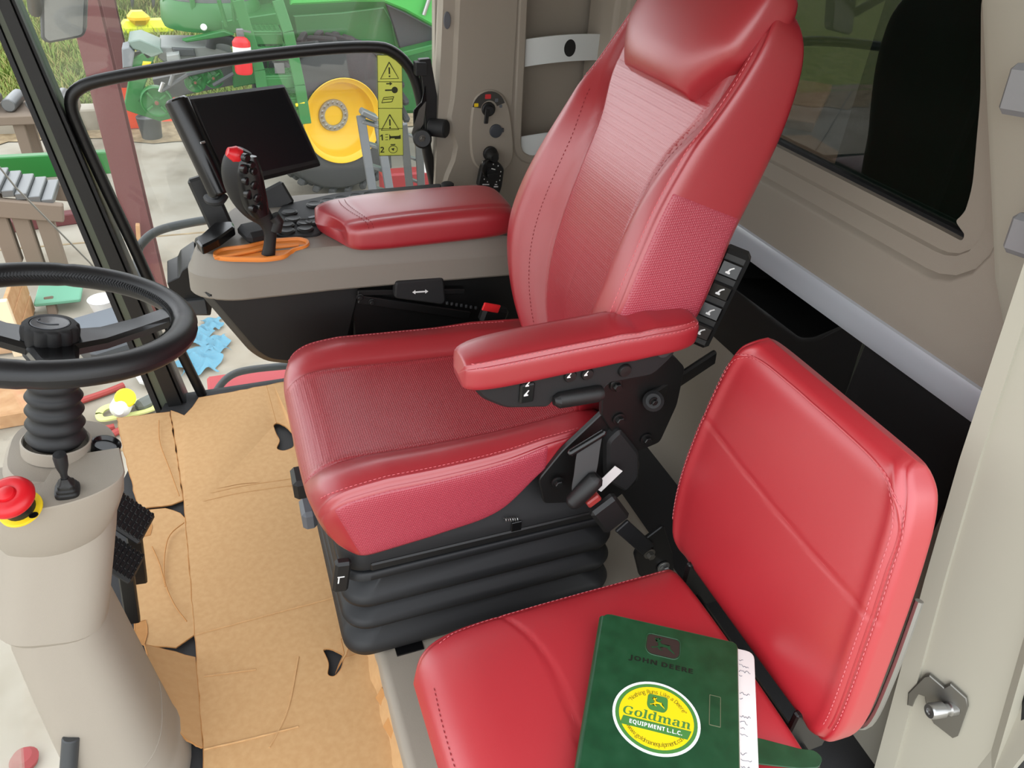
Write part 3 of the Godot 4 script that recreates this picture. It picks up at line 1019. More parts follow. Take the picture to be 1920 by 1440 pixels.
func rounded_ring(x0: float, x1: float, z0: float, z1: float, r: float, y: float, n := 8) -> Array:
	var out := []
	for q in [[x1 - r, z1 - r, 0.0], [x0 + r, z1 - r, 90.0], [x0 + r, z0 + r, 180.0], [x1 - r, z0 + r, 270.0]]:
		for k in n + 1:
			var a := deg_to_rad(q[2] + 90.0 * k / n)
			out.append(Vector3(q[0] + cos(a) * r, y, q[1] + sin(a) * r))
	return out
func seat_base(t: Node3D) -> void:
	# pan under the cushion
	var mb := MB.new()
	var rs := []
	for q in [[0.36, 0.0], [0.375, 0.004], [0.41, 0.0], [0.44, -0.03], [0.50, -0.05]]:
		rs.append(rounded_ring(0.988 - q[1], 1.462 + q[1], 0.098 - q[1] * 0.6, 0.70, 0.05, q[0]))
	mb.rings(rs)
	obj("seat_pan", mb, M.black_soft, t, 50.0)
	# accordion bellows: four folds
	mb = MB.new()
	rs = []
	var pf := [[0.355, 0.004], [0.352, 0.010], [0.338, 0.012], [0.325, -0.012], [0.305, -0.018], [0.285, 0.006], [0.270, 0.012], [0.258, 0.010], [0.247, -0.012], [0.232, -0.016], [0.216, 0.008], [0.204, 0.015], [0.192, 0.012], [0.182, -0.008], [0.168, -0.012], [0.150, 0.012], [0.132, 0.020], [0.115, 0.018], [0.098, -0.01]]
	for q in pf:
		rs.append(rounded_ring(0.992 - q[1], 1.458 + q[1], 0.105 - q[1], 0.69 + q[1], 0.055, q[0], 10))
	mb.rings(rs)
	var bl := obj("bellows", mb, M.rubber, t, 70.0)
	bl.set_meta("label", "black rubber accordion bellows")
	mb = MB.new()
	mb.box(Vector3(1.225, 0.14, 0.40), Vector3(0.36, 0.08, 0.48), Basis(), 0.01)
	obj("base_block", mb, M.black_metal, t)
	# folding lever at the front corner, with its white mark
	mb = MB.new()
	var lc := on_x(640, 1078, 0.978)
	mb.box(lc, Vector3(0.02, 0.078, 0.030), Basis(Vector3.RIGHT, 0.16), 0.005)
	var lv := obj("height_lever", mb, M.black, t)
	mb = MB.new()
	var pc := lc + Vector3(-0.0102, 0.006, -0.002)
	mb.box(pc, Vector3(0.001, 0.0025, 0.013), Basis(Vector3.RIGHT, 0.16)); mb.box(pc + Vector3(0, -0.008, -0.005), Vector3(0.001, 0.016, 0.0025), Basis(Vector3.RIGHT, 0.16))
	obj("mark", mb, M.white, lv)
	# control pads on the front of the pan, past the cardboard
	for i in 2:
		mb = MB.new()
		var p := on_x([562, 578][i], [905, 962][i], 1.19)
		mb.box(p, Vector3(0.06, 0.05, 0.03), Basis(), 0.008)
		obj("adjuster_paddle", mb, M.grey if i else M.black, t)
	# lip and slot of the pan side with a tension spring
	mb = MB.new()
	mb.box(Vector3(0.984, 0.372, 0.40), Vector3(0.008, 0.02, 0.50), Basis(), 0.003)
	obj("pan_lip", mb, M.black, t)
	mb = MB.new()
	var sp := []
	var s0 := on_x(946, 975, 0.982); var s1 := on_x(972, 973, 0.982)
	for k in 61:
		var a := TAU * k / 10.0
		sp.append(s0.lerp(s1, k / 60.0) + Vector3(cos(a) * 0.004, sin(a) * 0.004, 0))
	mb.tube(sp, 0.0011, 5)
	obj("spring", mb, M.steel, t)
	mb = MB.new()
	var sl := on_x(968, 988, 0.983)
	mb.box(sl, Vector3(0.004, 0.03, 0.022), Basis(), 0.001)
	obj("slot", mb, M.black_gloss, t)

func arm_pt(u: float, s: float, side: float, a: Vector3, b: Vector3, hw: float, th: float, sag := 0.0) -> Vector3:
	var c: Vector3 = a.lerp(b, s)
	c.y += sag * sin(PI * s)
	var e: float = max(0.03, se(s * 2.0 - 1.0, 6.0))
	var w = hw * max(0.25, se(s * 2.0 - 1.0, 5.0))
	var top := th * 0.5 + 0.004 * (1.0 - u * u) - 0.004 * bump(abs(u), 0.90, 0.02) + 0.0025 * bump(abs(u), 0.82, 0.03)
	var y := (top if side > 0 else -th * 0.5) * se(u, 4.2) * e
	return c + Vector3(w * u, y, 0)
func near_armrest(t: Node3D) -> void:
	var a := Vector3(0.948, 0.826, 0.303); var b := Vector3(0.955, 0.838, 0.745)
	var f := func(u: float, s: float, side: float) -> Vector3:
		var p := arm_pt(u, s, side, a, b, 0.047, 0.062, 0.004)
		p.y += 0.0035 * bump(s, 0.62, 0.035) * (1.0 - u * u) - 0.003 * bump(s, 0.70, 0.02) * (1.0 - u * u) + 0.003 * bump(s, 0.78, 0.03) * (1.0 - u * u)
		return p
	var mb := MB.new()
	pad(mb, 44, 90, f)
	var ar := obj("armrest", mb, M.red, t, 180.0)
	stuff(obj("stitching", stitches(surf_path(f, [[-0.80, 0.03], [-0.84, 0.1], [-0.84, 0.5], [-0.84, 0.9], [-0.7, 0.97]], 20)), M.thread, ar))
	stuff(obj("stitching", stitches(surf_path(f, [[-0.90, 0.05], [-0.95, 0.1], [-0.95, 0.5], [-0.95, 0.9], [-0.8, 0.985]], 20)), M.thread, ar))
	# switch housing below the pad
	var xh := 0.925
	var poly := PackedVector2Array()
	for q in [[882, 722], [905, 750], [950, 768], [1030, 766], [1040, 752], [1130, 742], [1138, 722], [1225, 706], [1262, 672], [1282, 640], [1270, 610], [1080, 640], [900, 690]]:
		var p := on_x(q[0], q[1], xh)
		poly.append(Vector2(p.z, p.y))
	poly = round_poly(poly, 0.012, 3)
	mb = MB.new()
	mb.extrude(poly, Vector3(0.985, 0, 0), Basis(Vector3(0, 0, 1), Vector3.UP, Vector3.LEFT), 0.985 - xh, 0.006)
	var hs := obj("armrest_housing", mb, M.black_soft, ar)
	var dot := func(x: float, y: float, r: float, d: float, m: Material, called: String) -> Node:
		var p := on_x(x, y, xh)
		var k := MB.new()
		k.lathe([[r, -0.002], [r, d * 0.6], [r * 0.85, d], [0.001, d * 1.1]], p, Basis(Vector3.UP, Vector3.LEFT, Vector3(0, 0, 1)), 20)
		return obj(called, k, m, hs)
	for q in [[1068, 704], [1100, 700]]:
		var kn = dot.call(q[0], q[1], 0.0115, 0.006, M.black, "heater_button")
		seat_mark(kn, on_x(q[0], q[1], xh - 0.0075), 0.009)
	dot.call(1170, 693, 0.0125, 0.007, M.black, "pivot_knob")
	dot.call(1246, 655, 0.016, 0.004, M.gun_grey, "pivot_bolt")
	mb = MB.new()
	var rc := on_x(987, 735, xh)
	mb.box(rc, Vector3(0.012, 0.040, 0.026), Basis(), 0.003)
	var rk := obj("rocker_switch", mb, M.black_gloss, hs)
	seat_mark(rk, on_x(988, 737, xh - 0.0065), 0.011)
	seat_mark(rk, on_x(990, 720, xh - 0.0065), 0.009)
	mb = MB.new()
	var h0 := on_x(1038, 752, xh - 0.006); var h1 := on_x(1128, 736, xh - 0.006)
	mb.tube([h0, h0.lerp(h1, 0.1), h0.lerp(h1, 0.5), h0.lerp(h1, 0.9), h1], [0.008, 0.0145, 0.0155, 0.0155, 0.013], 12)
	obj("tilt_handle", mb, M.black, hs)
# small white pictogram of a seat, facing the door
func seat_mark(parent: Node, c: Vector3, s: float) -> void:
	var mb := MB.new()
	mb.extrude(V2([-0.5, -0.5, 0.2, -0.5, 0.2, -0.28, -0.02, -0.22, 0.02, 0.0, 0.34, 0.45, 0.16, 0.52, -0.16, 0.1, -0.5, -0.28]), c, Basis(Vector3(0, 0, 1) * s, Vector3.UP * s, Vector3.LEFT), 0.0008)
	obj("seat_symbol", mb, M.white, parent)
func plate(t: Node, called: String, px: Array, x: float, th: float, m: Material, r := 0.006, bev := 0.002) -> Node:
	var poly := PackedVector2Array()
	for q in px:
		var p := on_x(q[0], q[1], x)
		poly.append(Vector2(p.z, p.y))
	var mb := MB.new()
	mb.extrude(round_poly(poly, r, 3), Vector3(x + th, 0, 0), Basis(Vector3(0, 0, 1), Vector3.UP, Vector3.LEFT), th, bev)
	return obj(called, mb, m, t)
func bolt(t: Node, p: Vector3, n: Vector3, r: float, h: float, m: Material, called := "bolt") -> Node:
	var b := frame(n)
	var bb := Basis(b.x, b.z, -b.y)
	var mb := MB.new()
	mb.lathe([[r * 1.5, 0.0], [r * 1.5, h * 0.25], [r * 1.3, h * 0.3]], p, bb, 18)
	mb.lathe([[r, h * 0.28], [r, h * 0.9], [r * 0.85, h]], p, bb, 6)
	return obj(called, mb, m, t, 30.0)
func seat_mechanism(t: Node3D) -> void:
	# recliner side plates
	plate(t, "recliner_plate", [[1130, 725], [1180, 690], [1262, 665], [1285, 690], [1270, 760], [1238, 830], [1190, 850], [1160, 830], [1128, 780]], 0.965, 0.012, M.black_metal, 0.01)
	plate(t, "recliner_plate", [[1010, 900], [1055, 845], [1145, 760], [1180, 800], [1200, 870], [1195, 905], [1150, 940], [1020, 945]], 0.975, 0.010, M.black_metal, 0.01)
	plate(t, "recliner_cover", [[1140, 830], [1165, 806], [1200, 850], [1200, 895], [1175, 925], [1140, 905]], 0.952, 0.03, M.black_soft, 0.012, 0.006)
	for q in [[1160, 785], [1211, 822], [1222, 745], [1045, 903], [1155, 722]]:
		bolt(t, on_x(q[0], q[1], 0.963), Vector3.LEFT, 0.0085, 0.012, M.black_metal)
	# link bar running back to the wall side
	var mb := MB.new()
	mb.beam(on_x(1215, 750, 0.955), on_x(1340, 668, 1.02), 0.012, 0.034, Vector3.UP, 0.004)
	obj("link_bar", mb, M.black_metal, t)
	mb = MB.new()
	mb.cyl(on_x(1225, 752, 0.962), on_x(1225, 752, 0.940), 0.020, 20, 0.006)
	obj("pivot_hub", mb, M.black_soft, t)
	bolt(t, on_x(1225, 752, 0.941), Vector3.LEFT, 0.006, 0.008, M.black_metal)
	# lumbar switch stack on the back's rear edge: four rockers with white marks
	var c0 := on_x(1372, 500, 1.0); var c1 := on_x(1312, 625, 1.0)
	var dir := (c1 - c0).normalized()
	var nn := Vector3(-0.75, 0.25, -0.62).normalized()
	nn = (nn - dir * nn.dot(dir)).normalized()
	var bb := Basis(dir.cross(nn).normalized(), dir, nn)
	bb = Basis(dir, nn.cross(dir), nn)
	mb = MB.new()
	mb.box((c0 + c1) * 0.5 - nn * 0.026, Vector3(c0.distance_to(c1) + 0.055, 0.052, 0.05), bb, 0.008)
	var hsg := obj("switch_housing", mb, M.black, t)
	for i in 4:
		var p := c0.lerp(c1, (i + 0.15) / 3.3)
		mb = MB.new()
		mb.box(p, Vector3(0.030, 0.040, 0.012), bb * Basis(Vector3(0, 1, 0), 0.12 * (1 if i % 2 else -1)), 0.003)
		var rk := obj("lumbar_switch", mb, M.black_gloss, hsg)
		mb = MB.new()
		var up := -dir
		mb.extrude(V2([-0.5, -0.5, 0.15, -0.5, 0.15, -0.25, -0.05, -0.2, 0.12, 0.2, 0.5, 0.5, 0.36, 0.62, -0.12, 0.25, -0.3, -0.2, -0.5, -0.25]), p + nn * 0.0068, Basis(-bb.y * -0.013, up * 0.013, nn), 0.0008)
		obj("seat_symbol", mb, M.white, rk)
	# belt: webbing, tongue, latch on its stalk
	mb = MB.new()
	var w := []
	for q in [[1106, 828, 0.95], [1102, 850, 0.94], [1098, 880, 0.932], [1094, 905, 0.928], [1098, 930, 0.92]]: w.append(on_x(q[0], q[1], q[2]))
	var wp := spline(w, 6)
	var rs := []
	for p in wp:
		var sd := (on_x(1130, 850, 0.94) - on_x(1072, 876, 0.94)).normalized() * 0.025
		rs.append([p - sd, p + sd, p + sd + Vector3(-0.0018, 0, 0), p - sd + Vector3(-0.0018, 0, 0)])
	mb.rings(rs)
	var sb := thing("seat_belt", "grey-black lap belt end plugged into its black buckle", "seat belt")
	obj("webbing", mb, mat(rgb(66, 66, 66), 0.85), sb)
	mb = MB.new()
	var g0 := on_x(1066, 852, 0.948); var g1 := on_x(1136, 808, 0.948)
	mb.tube([g0, g0.lerp(g1, 0.06), g0.lerp(g1, 0.5), g0.lerp(g1, 0.94), g1], [0.004, 0.0075, 0.0075, 0.0075, 0.004], 10)
	obj("belt_guide", mb, M.black_gloss, sb)
	mb = MB.new()
	var tg := on_x(1140, 898, 0.935)
	mb.box(tg, Vector3(0.0012, 0.06, 0.026), Basis(Vector3.RIGHT, 0.75), 0.0)
	obj("sewn_label", mb, M.white, sb)
	var b0 := on_x(1100, 905, 0.92); var b1 := on_x(1172, 1000, 0.90); var b2 := on_x(1222, 1032, 0.90)
	var d := (b1 - b0).normalized()
	var face := (EYE - b0).normalized()
	face = (face - d * face.dot(d)).normalized()
	var bs := Basis(d.cross(face).normalized() * -1.0, d, face)
	bs = Basis(face.cross(d) * -1.0, d, face)
	mb = MB.new()
	var ta := on_x(1068, 948, 0.915); var tb := on_x(1122, 893, 0.915)
	mb.tube([ta, ta.lerp(tb, 0.1), ta.lerp(tb, 0.5), ta.lerp(tb, 0.9), tb], [0.009, 0.0165, 0.018, 0.0175, 0.011], 12)
	obj("tongue", mb, M.black, sb)
	mb = MB.new()
	mb.box(on_x(1142, 962, 0.905), Vector3(0.062, 0.074, 0.024), bs, 0.007)
	var bu := obj("buckle", mb, M.black, sb)
	mb = MB.new()
	mb.box(on_x(1111, 936, 0.908), Vector3(0.030, 0.016, 0.02), bs, 0.003)
	obj("release_button", mb, mat(rgb(150, 52, 48), 0.4), bu)
	mb = MB.new()
	mb.box(on_x(1152, 972, 0.905) + face * 0.0108, Vector3(0.034, 0.0015, 0.0015), bs)
	obj("moulded_line", mb, M.grey, bu)
	mb = MB.new()
	mb.beam(on_x(1165, 985, 0.905), on_x(1215, 1030, 0.905), 0.034, 0.008, face, 0.002)
	obj("stalk", mb, M.rubber, sb)
	plate(sb, "anchor_plate", [[1190, 1040], [1205, 1015], [1245, 985], [1262, 1040], [1265, 1085], [1200, 1082]], 0.91, 0.008, M.black_metal, 0.008)
	bolt(sb, on_x(1217, 1037, 0.908), Vector3.LEFT, 0.009, 0.014, M.dull_steel)
	bolt(sb, on_x(1243, 1062, 0.908), Vector3.LEFT, 0.010, 0.014, M.steel)

# ---------------------------------------------------------------- folding passenger seat
func buddy_seam(u: float) -> float:
	return 0.604 + (0.18 if u > 0.3 else 0.06) * (u - 0.3) * (u - 0.3)
func buddy_cushion(u: float, s: float, side: float) -> Vector3:
	# s: 0 rear, 1 front; u = -1 towards the door
	var e: float = max(0.04, se(clamp((s - 0.80) / 0.20, 0.0, 1.0), 2.3)) if s > 0.80 else 1.0
	var e2: float = max(0.05, se(clamp((0.06 - s) / 0.06, 0.0, 1.0), 2.5)) if s < 0.06 else 1.0
	var z: float = lerp(0.70, 0.165, s)
	var hw := 0.222 * slut([0.0, 1.0, 0.7, 0.99, 0.88, 0.95, 0.96, 0.86, 1.0, 0.70], s)
	var top := 0.425 + 0.010 * (1.0 - u * u) - 0.003 * bump(s, buddy_seam(u), 0.008)
	top -= 0.004 * bump(abs(u), 0.95, 0.012)
	var bot := 0.335
	var mid := 0.375
	var y := mid + ((top - mid) if side > 0 else (bot - mid)) * se(u, 5.0) * e * e2
	return Vector3(0.560 + hw * u, y, z)
func buddy_back(u: float, s: float, side: float) -> Vector3:
	# s: 0 foot, 1 top
	var e: float = max(0.04, se(clamp((s - 0.90) / 0.10, 0.0, 1.0), 2.6)) if s > 0.90 else 1.0
	var e2: float = max(0.04, se(clamp((0.10 - s) / 0.10, 0.0, 1.0), 2.6)) if s < 0.10 else 1.0
	var cx: float = lerp(0.612, 0.668, s)
	var hw := slut([0.0, 0.205, 0.06, 0.232, 0.2, 0.244, 0.5, 0.236, 0.8, 0.215, 0.93, 0.195, 1.0, 0.165], s)
	var f := 0.010 * (1.0 - u * u) * (1.0 - pow(2.0 * s - 1.0, 2.0)) + 0.006 * bump(abs(u), 0.90, 0.05) - 0.005 * bump(abs(u), 0.955, 0.010)
	f -= 0.002 * bump(s, 0.60 + 0.03 * u, 0.007)
	var r := -0.075
	var mid := -0.036
	var d := mid + ((f - mid) if side > 0 else (r - mid)) * se(u, 6.5) * e * e2
	var c := Vector3(cx, lerp(0.405, 0.878, s), slut([0.0, 0.715, 0.4, 0.728, 1.0, 0.775], s))
	return c + Vector3(hw * u, 0, 0) + Vector3(0, 0.13, -0.99) * d
func build_buddy_seat() -> void:
	var t := thing("passenger_seat", "low red leather folding passenger seat with plain square back", "seat")
	var mb := MB.new()
	pad(mb, 60, 80, buddy_cushion)
	var cu := obj("seat_cushion", mb, M.red_buddy, t, 180.0)
	var path := []
	for k in 25:
		var u := -0.9 + 1.8 * k / 24.0
		path.append([u, buddy_seam(u)])
	mb = MB.new()
	mb.tube(surf_path(buddy_cushion, path, 2, -0.0004), 0.0010, 6)
	obj("seam", mb, M.red_buddy, cu)
	stuff(obj("stitching", stitches(surf_path(buddy_cushion, [[0.955, 0.05], [0.96, 0.3], [0.96, 0.6], [0.95, 0.8], [0.90, 0.9]], 20)), M.thread, cu))
	stuff(obj("stitching", stitches(surf_path(buddy_cushion, [[0.60, 0.955], [0.2, 0.965], [-0.3, 0.965], [-0.7, 0.95]], 20), 0.005, 0.004), M.thread_dark, cu))
	mb = MB.new()
	pad(mb, 64, 84, buddy_back)
	var bk := obj("backrest", mb, M.red_buddy, t, 180.0)
	mb = MB.new()
	var sp := []
	for k in 25:
		var u := -0.93 + 1.86 * k / 24.0
		sp.append([u, 0.60 + 0.03 * u])
	mb.tube(surf_path(buddy_back, sp, 2, -0.0004), 0.0009, 6)
	obj("seam", mb, M.red_buddy, bk)
	# raised welt all round the face with a row of stitches each side
	var rim := func(k: float) -> Array:
		var q := []
		for s in [0.12, 0.3, 0.5, 0.7, 0.86]: q.append([-k, s])
		q.append([-k + 0.07, 0.925]); q.append([-k + 0.25, 0.955])
		for u in [-0.3, 0.0, 0.3]: q.append([u, 0.962])
		q.append([k - 0.25, 0.955]); q.append([k - 0.07, 0.925])
		for s in [0.86, 0.7, 0.5, 0.3, 0.12]: q.append([k, s])
		return q
	mb = MB.new()
	mb.tube(surf_path(buddy_back, rim.call(0.945), 8, 0.0), 0.0022, 6)
	obj("welt", mb, M.red_buddy, bk)
	stuff(obj("stitching", stitches(surf_path(buddy_back, rim.call(0.915), 8)), M.thread, bk))
	stuff(obj("stitching", stitches(surf_path(buddy_back, rim.call(0.968), 8)), M.thread, bk))
	# steel edge of the shell behind, folding brackets below
	mb = MB.new()
	var ed := []
	for q in [[-0.98, 0.62], [-0.985, 0.35], [-0.97, 0.12], [-0.9, 0.03]]:
		var p := buddy_back(q[0], q[1], -1.0)
		ed.append(p + Vector3(-0.002, -0.006, 0.014))
	mb.tube(spline(ed, 6), 0.006, 8)
	obj("shell_edge", mb, M.steel, bk)
	mb = MB.new()
	mb.box(Vector3(0.62, 0.60, 0.86), Vector3(0.26, 0.26, 0.02), Basis(Vector3.RIGHT, 0.12), 0.01)
	obj("back_shell", mb, M.black, bk)
	for x in [0.44, 0.76]:
		mb = MB.new()
		mb.box(Vector3(x, 0.36, 0.76), Vector3(0.012, 0.14, 0.10), Basis(), 0.003)
		obj("hinge_bracket", mb, M.black_metal, t)
	mb = MB.new()
	mb.box(Vector3(0.585, 0.298, 0.50), Vector3(0.40, 0.07, 0.52), Basis(), 0.01)
	obj("cushion_frame", mb, M.black_metal, t)
	# moulded beige box under it
	var b := thing("seat_base_box", "moulded beige plastic box under the red folding seat", "box")
	mb = MB.new()
	var rs := []
	for q in [[0.0, 0.0], [0.10, 0.0], [0.20, 0.004], [0.245, 0.010], [0.258, 0.022], [0.262, 0.05]]:
		rs.append(rounded_ring(0.42 + q[1], 0.74 - q[1], 0.22 + q[1], 0.66 - q[1], 0.06, q[0]))
	mb.rings(rs)
	obj("body", mb, M.beige, b, 50.0)
	mb = MB.new()
	rs = []
	for q in [[0.0, 0.0], [0.075, 0.0], [0.090, 0.006], [0.096, 0.02]]:
		rs.append(rounded_ring(0.66 + q[1], 1.56 - q[1], 0.150 + q[1], 0.90 - q[1], 0.04, q[0]))
	mb.rings(rs)
	obj("plinth", mb, M.beige, b, 50.0)
	mb = MB.new()
	var pp := on_y(765, 1206, 0.097)
	mb.box(pp, Vector3(0.05, 0.004, 0.06), Basis(), 0.001)
	obj("bolt_pocket", mb, M.black_gloss, b)
	bolt(b, on_y(757, 1208, 0.098), Vector3.UP, 0.008, 0.016, M.steel)

# ---------------------------------------------------------------- right-hand console
func build_console() -> void:
	var t := thing("control_console", "grey-beige right-hand control console with orange lever gate and red pad", "console")
	# plan outline (x, z), near edge towards the seat
	var plan := round_poly(V2([1.585, 0.70, 1.60, 0.30, 1.605, -0.03, 1.665, -0.112, 1.76, -0.09, 1.95, 0.01, 1.985, 0.16, 1.985, 0.70]), [0.01, 0.1, 0.08, 0.05, 0.05, 0.06, 0.05, 0.02], 5)
	if Geometry2D.is_polygon_clockwise(plan): plan.reverse()
	var deck := func(z: float) -> float: return slut([-0.1, 0.742, 0.1, 0.745, 0.35, 0.742, 0.7, 0.735], z)
	var rs := []
	for q in [[-0.012, -0.105], [0.0, -0.10], [0.004, -0.095], [0.0, -0.045], [-0.004, -0.040], [-0.020, -0.006], [-0.026, 0.0], [-0.034, 0.0005]]:
		var ring := []
		for p in offset_ring(plan, q[0]): ring.append(Vector3(p.x, deck.call(p.y) + q[1], p.y))
		rs.append(ring)
	var mb := MB.new()
	mb.rings(rs)
	obj("deck", mb, M.console, t, 28.0)
	# black bin under the front half
	var bp := PackedVector2Array()
	for q in [[366, 548], [470, 668], [500, 686], [560, 692], [652, 690], [690, 540]]:
		var p := on_x(q[0], q[1], 1.625)
		bp.append(Vector2(p.z, p.y))
	bp.append(Vector2(0.30, 0.68)); bp.append(Vector2(-0.05, 0.68))
	mb = MB.new()
	mb.extrude(round_poly(bp, 0.02, 3), Vector3(1.92, 0, 0), Basis(Vector3(0, 0, 1), Vector3.UP, Vector3.LEFT), 1.92 - 1.625, 0.022)
	obj("bin", mb, M.black, t, 50.0)
	# slide mechanism between bin and seat back
	mb = MB.new()
	mb.box(Vector3(1.76, 0.62, 0.48), Vector3(0.2, 0.06, 0.42), Basis(), 0.004)
	mb.box(Vector3(1.80, 0.50, 0.48), Vector3(0.34, 0.32, 0.46), Basis(), 0.004)
	obj("slide_frame", mb, M.black_metal, t)
	var rail := MB.new()
	rail.beam(on_x(672, 560, 1.61), on_x(880, 590, 1.61), 0.012, 0.022, Vector3.UP, 0.002)
	rail.beam(on_x(670, 548, 1.612), on_x(870, 545, 1.612), 0.012, 0.014, Vector3.UP, 0.002)
	obj("slide_rail", rail, M.black_metal, t)
	var teeth := MB.new()
	for i in 7: teeth.box(on_x(838 + i * 9, 568 + i * 1.5, 1.605), Vector3(0.006, 0.008, 0.006), Basis(), 0.001)
	stuff(obj("rack_teeth", teeth, M.gun_grey, t))
	for q in [[675, 557], [697, 566]]: bolt(t, on_x(q[0], q[1], 1.602), Vector3.LEFT, 0.006, 0.008, M.black_metal)
	var fore := plate(t, "slide_handle", [[742, 530], [832, 522], [836, 565], [830, 572], [740, 560]], 1.585, 0.025, M.black_soft, 0.008, 0.004)
	mb = MB.new()
	var ac := on_x(788, 547, 1.5835)
	mb.extrude(V2([-1, 0, -0.62, 0.42, -0.62, 0.14, 0.62, 0.14, 0.62, 0.42, 1, 0, 0.62, -0.42, 0.62, -0.14, -0.62, -0.14, -0.62, -0.42]), ac, Basis(Vector3(0, -0.06, 1) * 0.020, Vector3.UP * 0.0135, Vector3.LEFT), 0.0008)
	obj("arrow_mark", mb, M.white, fore)
	# red belt latch standing beside the console
	var lt := thing("belt_latch", "black belt latch with bright red release button by console", "latch")
	var lp := on_x(925, 590, 1.53)
	mb = MB.new()
	var lb := Basis(Vector3(0, 0, 1), 0.0) * Basis(Vector3.RIGHT, 0.32)
	mb.box(lp, Vector3(0.03, 0.05, 0.07), lb, 0.008)
	obj("body", mb, M.black, lt)
	mb = MB.new()
	mb.box(on_x(921, 577, 1.513), Vector3(0.006, 0.022, 0.046), lb, 0.002)
	obj("release_button", mb, M.red_bright, lt)
	mb = MB.new()
	mb.beam(lp + Vector3(0.005, -0.01, 0.0), lp + Vector3(0.01, -0.16, 0.05), 0.02, 0.03, Vector3(0, 0, 1), 0.003)
	obj("stalk", mb, M.black_metal, lt)
	# red armrest pad
	var a := Vector3(1.668, 0.776, 0.190); var b := Vector3(1.668, 0.780, 0.655)
	var f := func(u: float, s: float, side: float) -> Vector3:
		var c: Vector3 = a.lerp(b, s)
		var e: float = max(0.03, se(s * 2.0 - 1.0, 5.0))
		var w = 0.100 * lut([0.0, 0.9, 0.1, 0.96, 0.3, 1.0, 1.0, 1.0], s) * max(0.4, se(s * 2.0 - 1.0, 9.0))
		var top := 0.046 + 0.002 * (1.0 - u * u) - 0.003 * bump(abs(u), 0.70, 0.03) - 0.0015 * bump(s, 0.17, 0.02)
		top *= slut([0.0, 0.84, 0.2, 0.93, 0.4, 0.99, 0.6, 1.0, 1.0, 1.0], s)
		var y := (top if side > 0 else -0.04) * se(u, 3.8) * e
		return c + Vector3(w * u, y, 0.050 * pow(1.0 - s, 3.0) * smoothstep(0.8, -1.0, u))
	mb = MB.new()
	pad(mb, 44, 80, f)
	var ar := obj("armrest_pad", mb, M.red, t, 180.0)
	stuff(obj("stitching", stitches(surf_path(f, [[-0.97, 0.155], [-0.8, 0.15], [-0.4, 0.12], [0.1, 0.115], [0.6, 0.13]], 12), 0.005, 0.0035), M.thread_dark, ar))
	stuff(obj("stitching", stitches(surf_path(f, [[-0.97, 0.185], [-0.8, 0.18], [-0.4, 0.15], [0.1, 0.145], [0.6, 0.16]], 12), 0.005, 0.0035), M.thread_dark, ar))
	# orange lever gate: a stepped slot rimmed by a raised lip
	var dy := 0.746
	var gate := PackedVector2Array()
	for q in [[402, 476], [415, 468], [470, 462], [500, 452], [562, 448], [578, 453], [576, 462], [545, 470], [536, 480], [500, 486], [430, 485], [404, 482]]:
		var p := on_y(q[0], q[1], dy)
		gate.append(Vector2(p.x, p.z))
	gate = round_poly(gate, 0.02, 4)
	if Geometry2D.is_polygon_clockwise(gate): gate.reverse()
	mb = MB.new()
	var g := []
	for q in [[0.004, -0.002], [0.003, 0.0045], [-0.002, 0.0045], [-0.005, -0.001]]:
		var ring := []
		for p in offset_ring(gate, q[0]): ring.append(Vector3(p.x, dy + q[1], p.y))
		g.append(ring)
	mb.rings(g, false)
	mb.extrude(gate, Vector3(0, dy - 0.0015, 0), Basis(Vector3.RIGHT, Vector3(0, 0, 1), Vector3.DOWN), 0.006)
	var gt := obj("lever_gate", mb, M.orange, t, 35.0)
	mb = MB.new()
	var w0 := on_y(440, 478, dy + 0.002); var w1 := on_y(500, 466, dy + 0.002)
	mb.tube(spline([on_y(402, 484, dy), w0, w1, on_y(560, 460, dy)], 6), 0.004, 8)
	obj("gate_step", mb, M.orange, gt)
	# button field: dark plate with round soft buttons
	mb = MB.new()
	var fieldp := PackedVector2Array()
	for q in [[505, 420], [530, 385], [640, 362], [830, 345], [820, 362], [660, 385], [622, 405], [600, 442], [540, 446], [508, 440]]:
		var p := on_y(q[0], q[1], dy)
		fieldp.append(Vector2(p.x, p.z))
	mb.extrude(round_poly(fieldp, 0.02, 3), Vector3(0, dy - 0.006, 0), Basis(Vector3.RIGHT, Vector3(0, 0, 1), Vector3.UP), 0.009, 0.002)
	obj("button_plate", mb, M.black_soft, t)
	for q in [[543, 400], [550, 413], [537, 424], [573, 431], [586, 418], [538, 435], [589, 386], [615, 380], [612, 391], [668, 371], [693, 368], [640, 376], [572, 420]]:
		mb = MB.new()
		mb.lathe([[0.0195, 0.0], [0.0195, 0.004], [0.0155, 0.007], [0.0135, 0.0055], [0.004, 0.0045], [0.001, 0.0045]], on_y(q[0], q[1], dy + 0.003), Basis(), 18)
		var bt := obj("button", mb, M.black, t, 35.0)
		mb = MB.new()
		mb.box(on_y(q[0], q[1], dy + 0.0078), Vector3(0.004, 0.0006, 0.007), Basis(Vector3.UP, q[0] * 0.7))
		obj("symbol", mb, M.grey, bt)
	mb = MB.new()
	mb.box(on_y(596, 405, dy + 0.004), Vector3(0.012, 0.004, 0.05), Basis(Vector3.UP, 0.4), 0.001)
	obj("divider", mb, M.grey, t)
	# tray and bracket at the console's front corner
	mb = MB.new()
	var tp := PackedVector2Array()
	for q in [[366, 448], [402, 416], [436, 414], [440, 424], [410, 446], [378, 462]]:
		var p := on_y(q[0], q[1], 0.775)
		tp.append(Vector2(p.x, p.z))
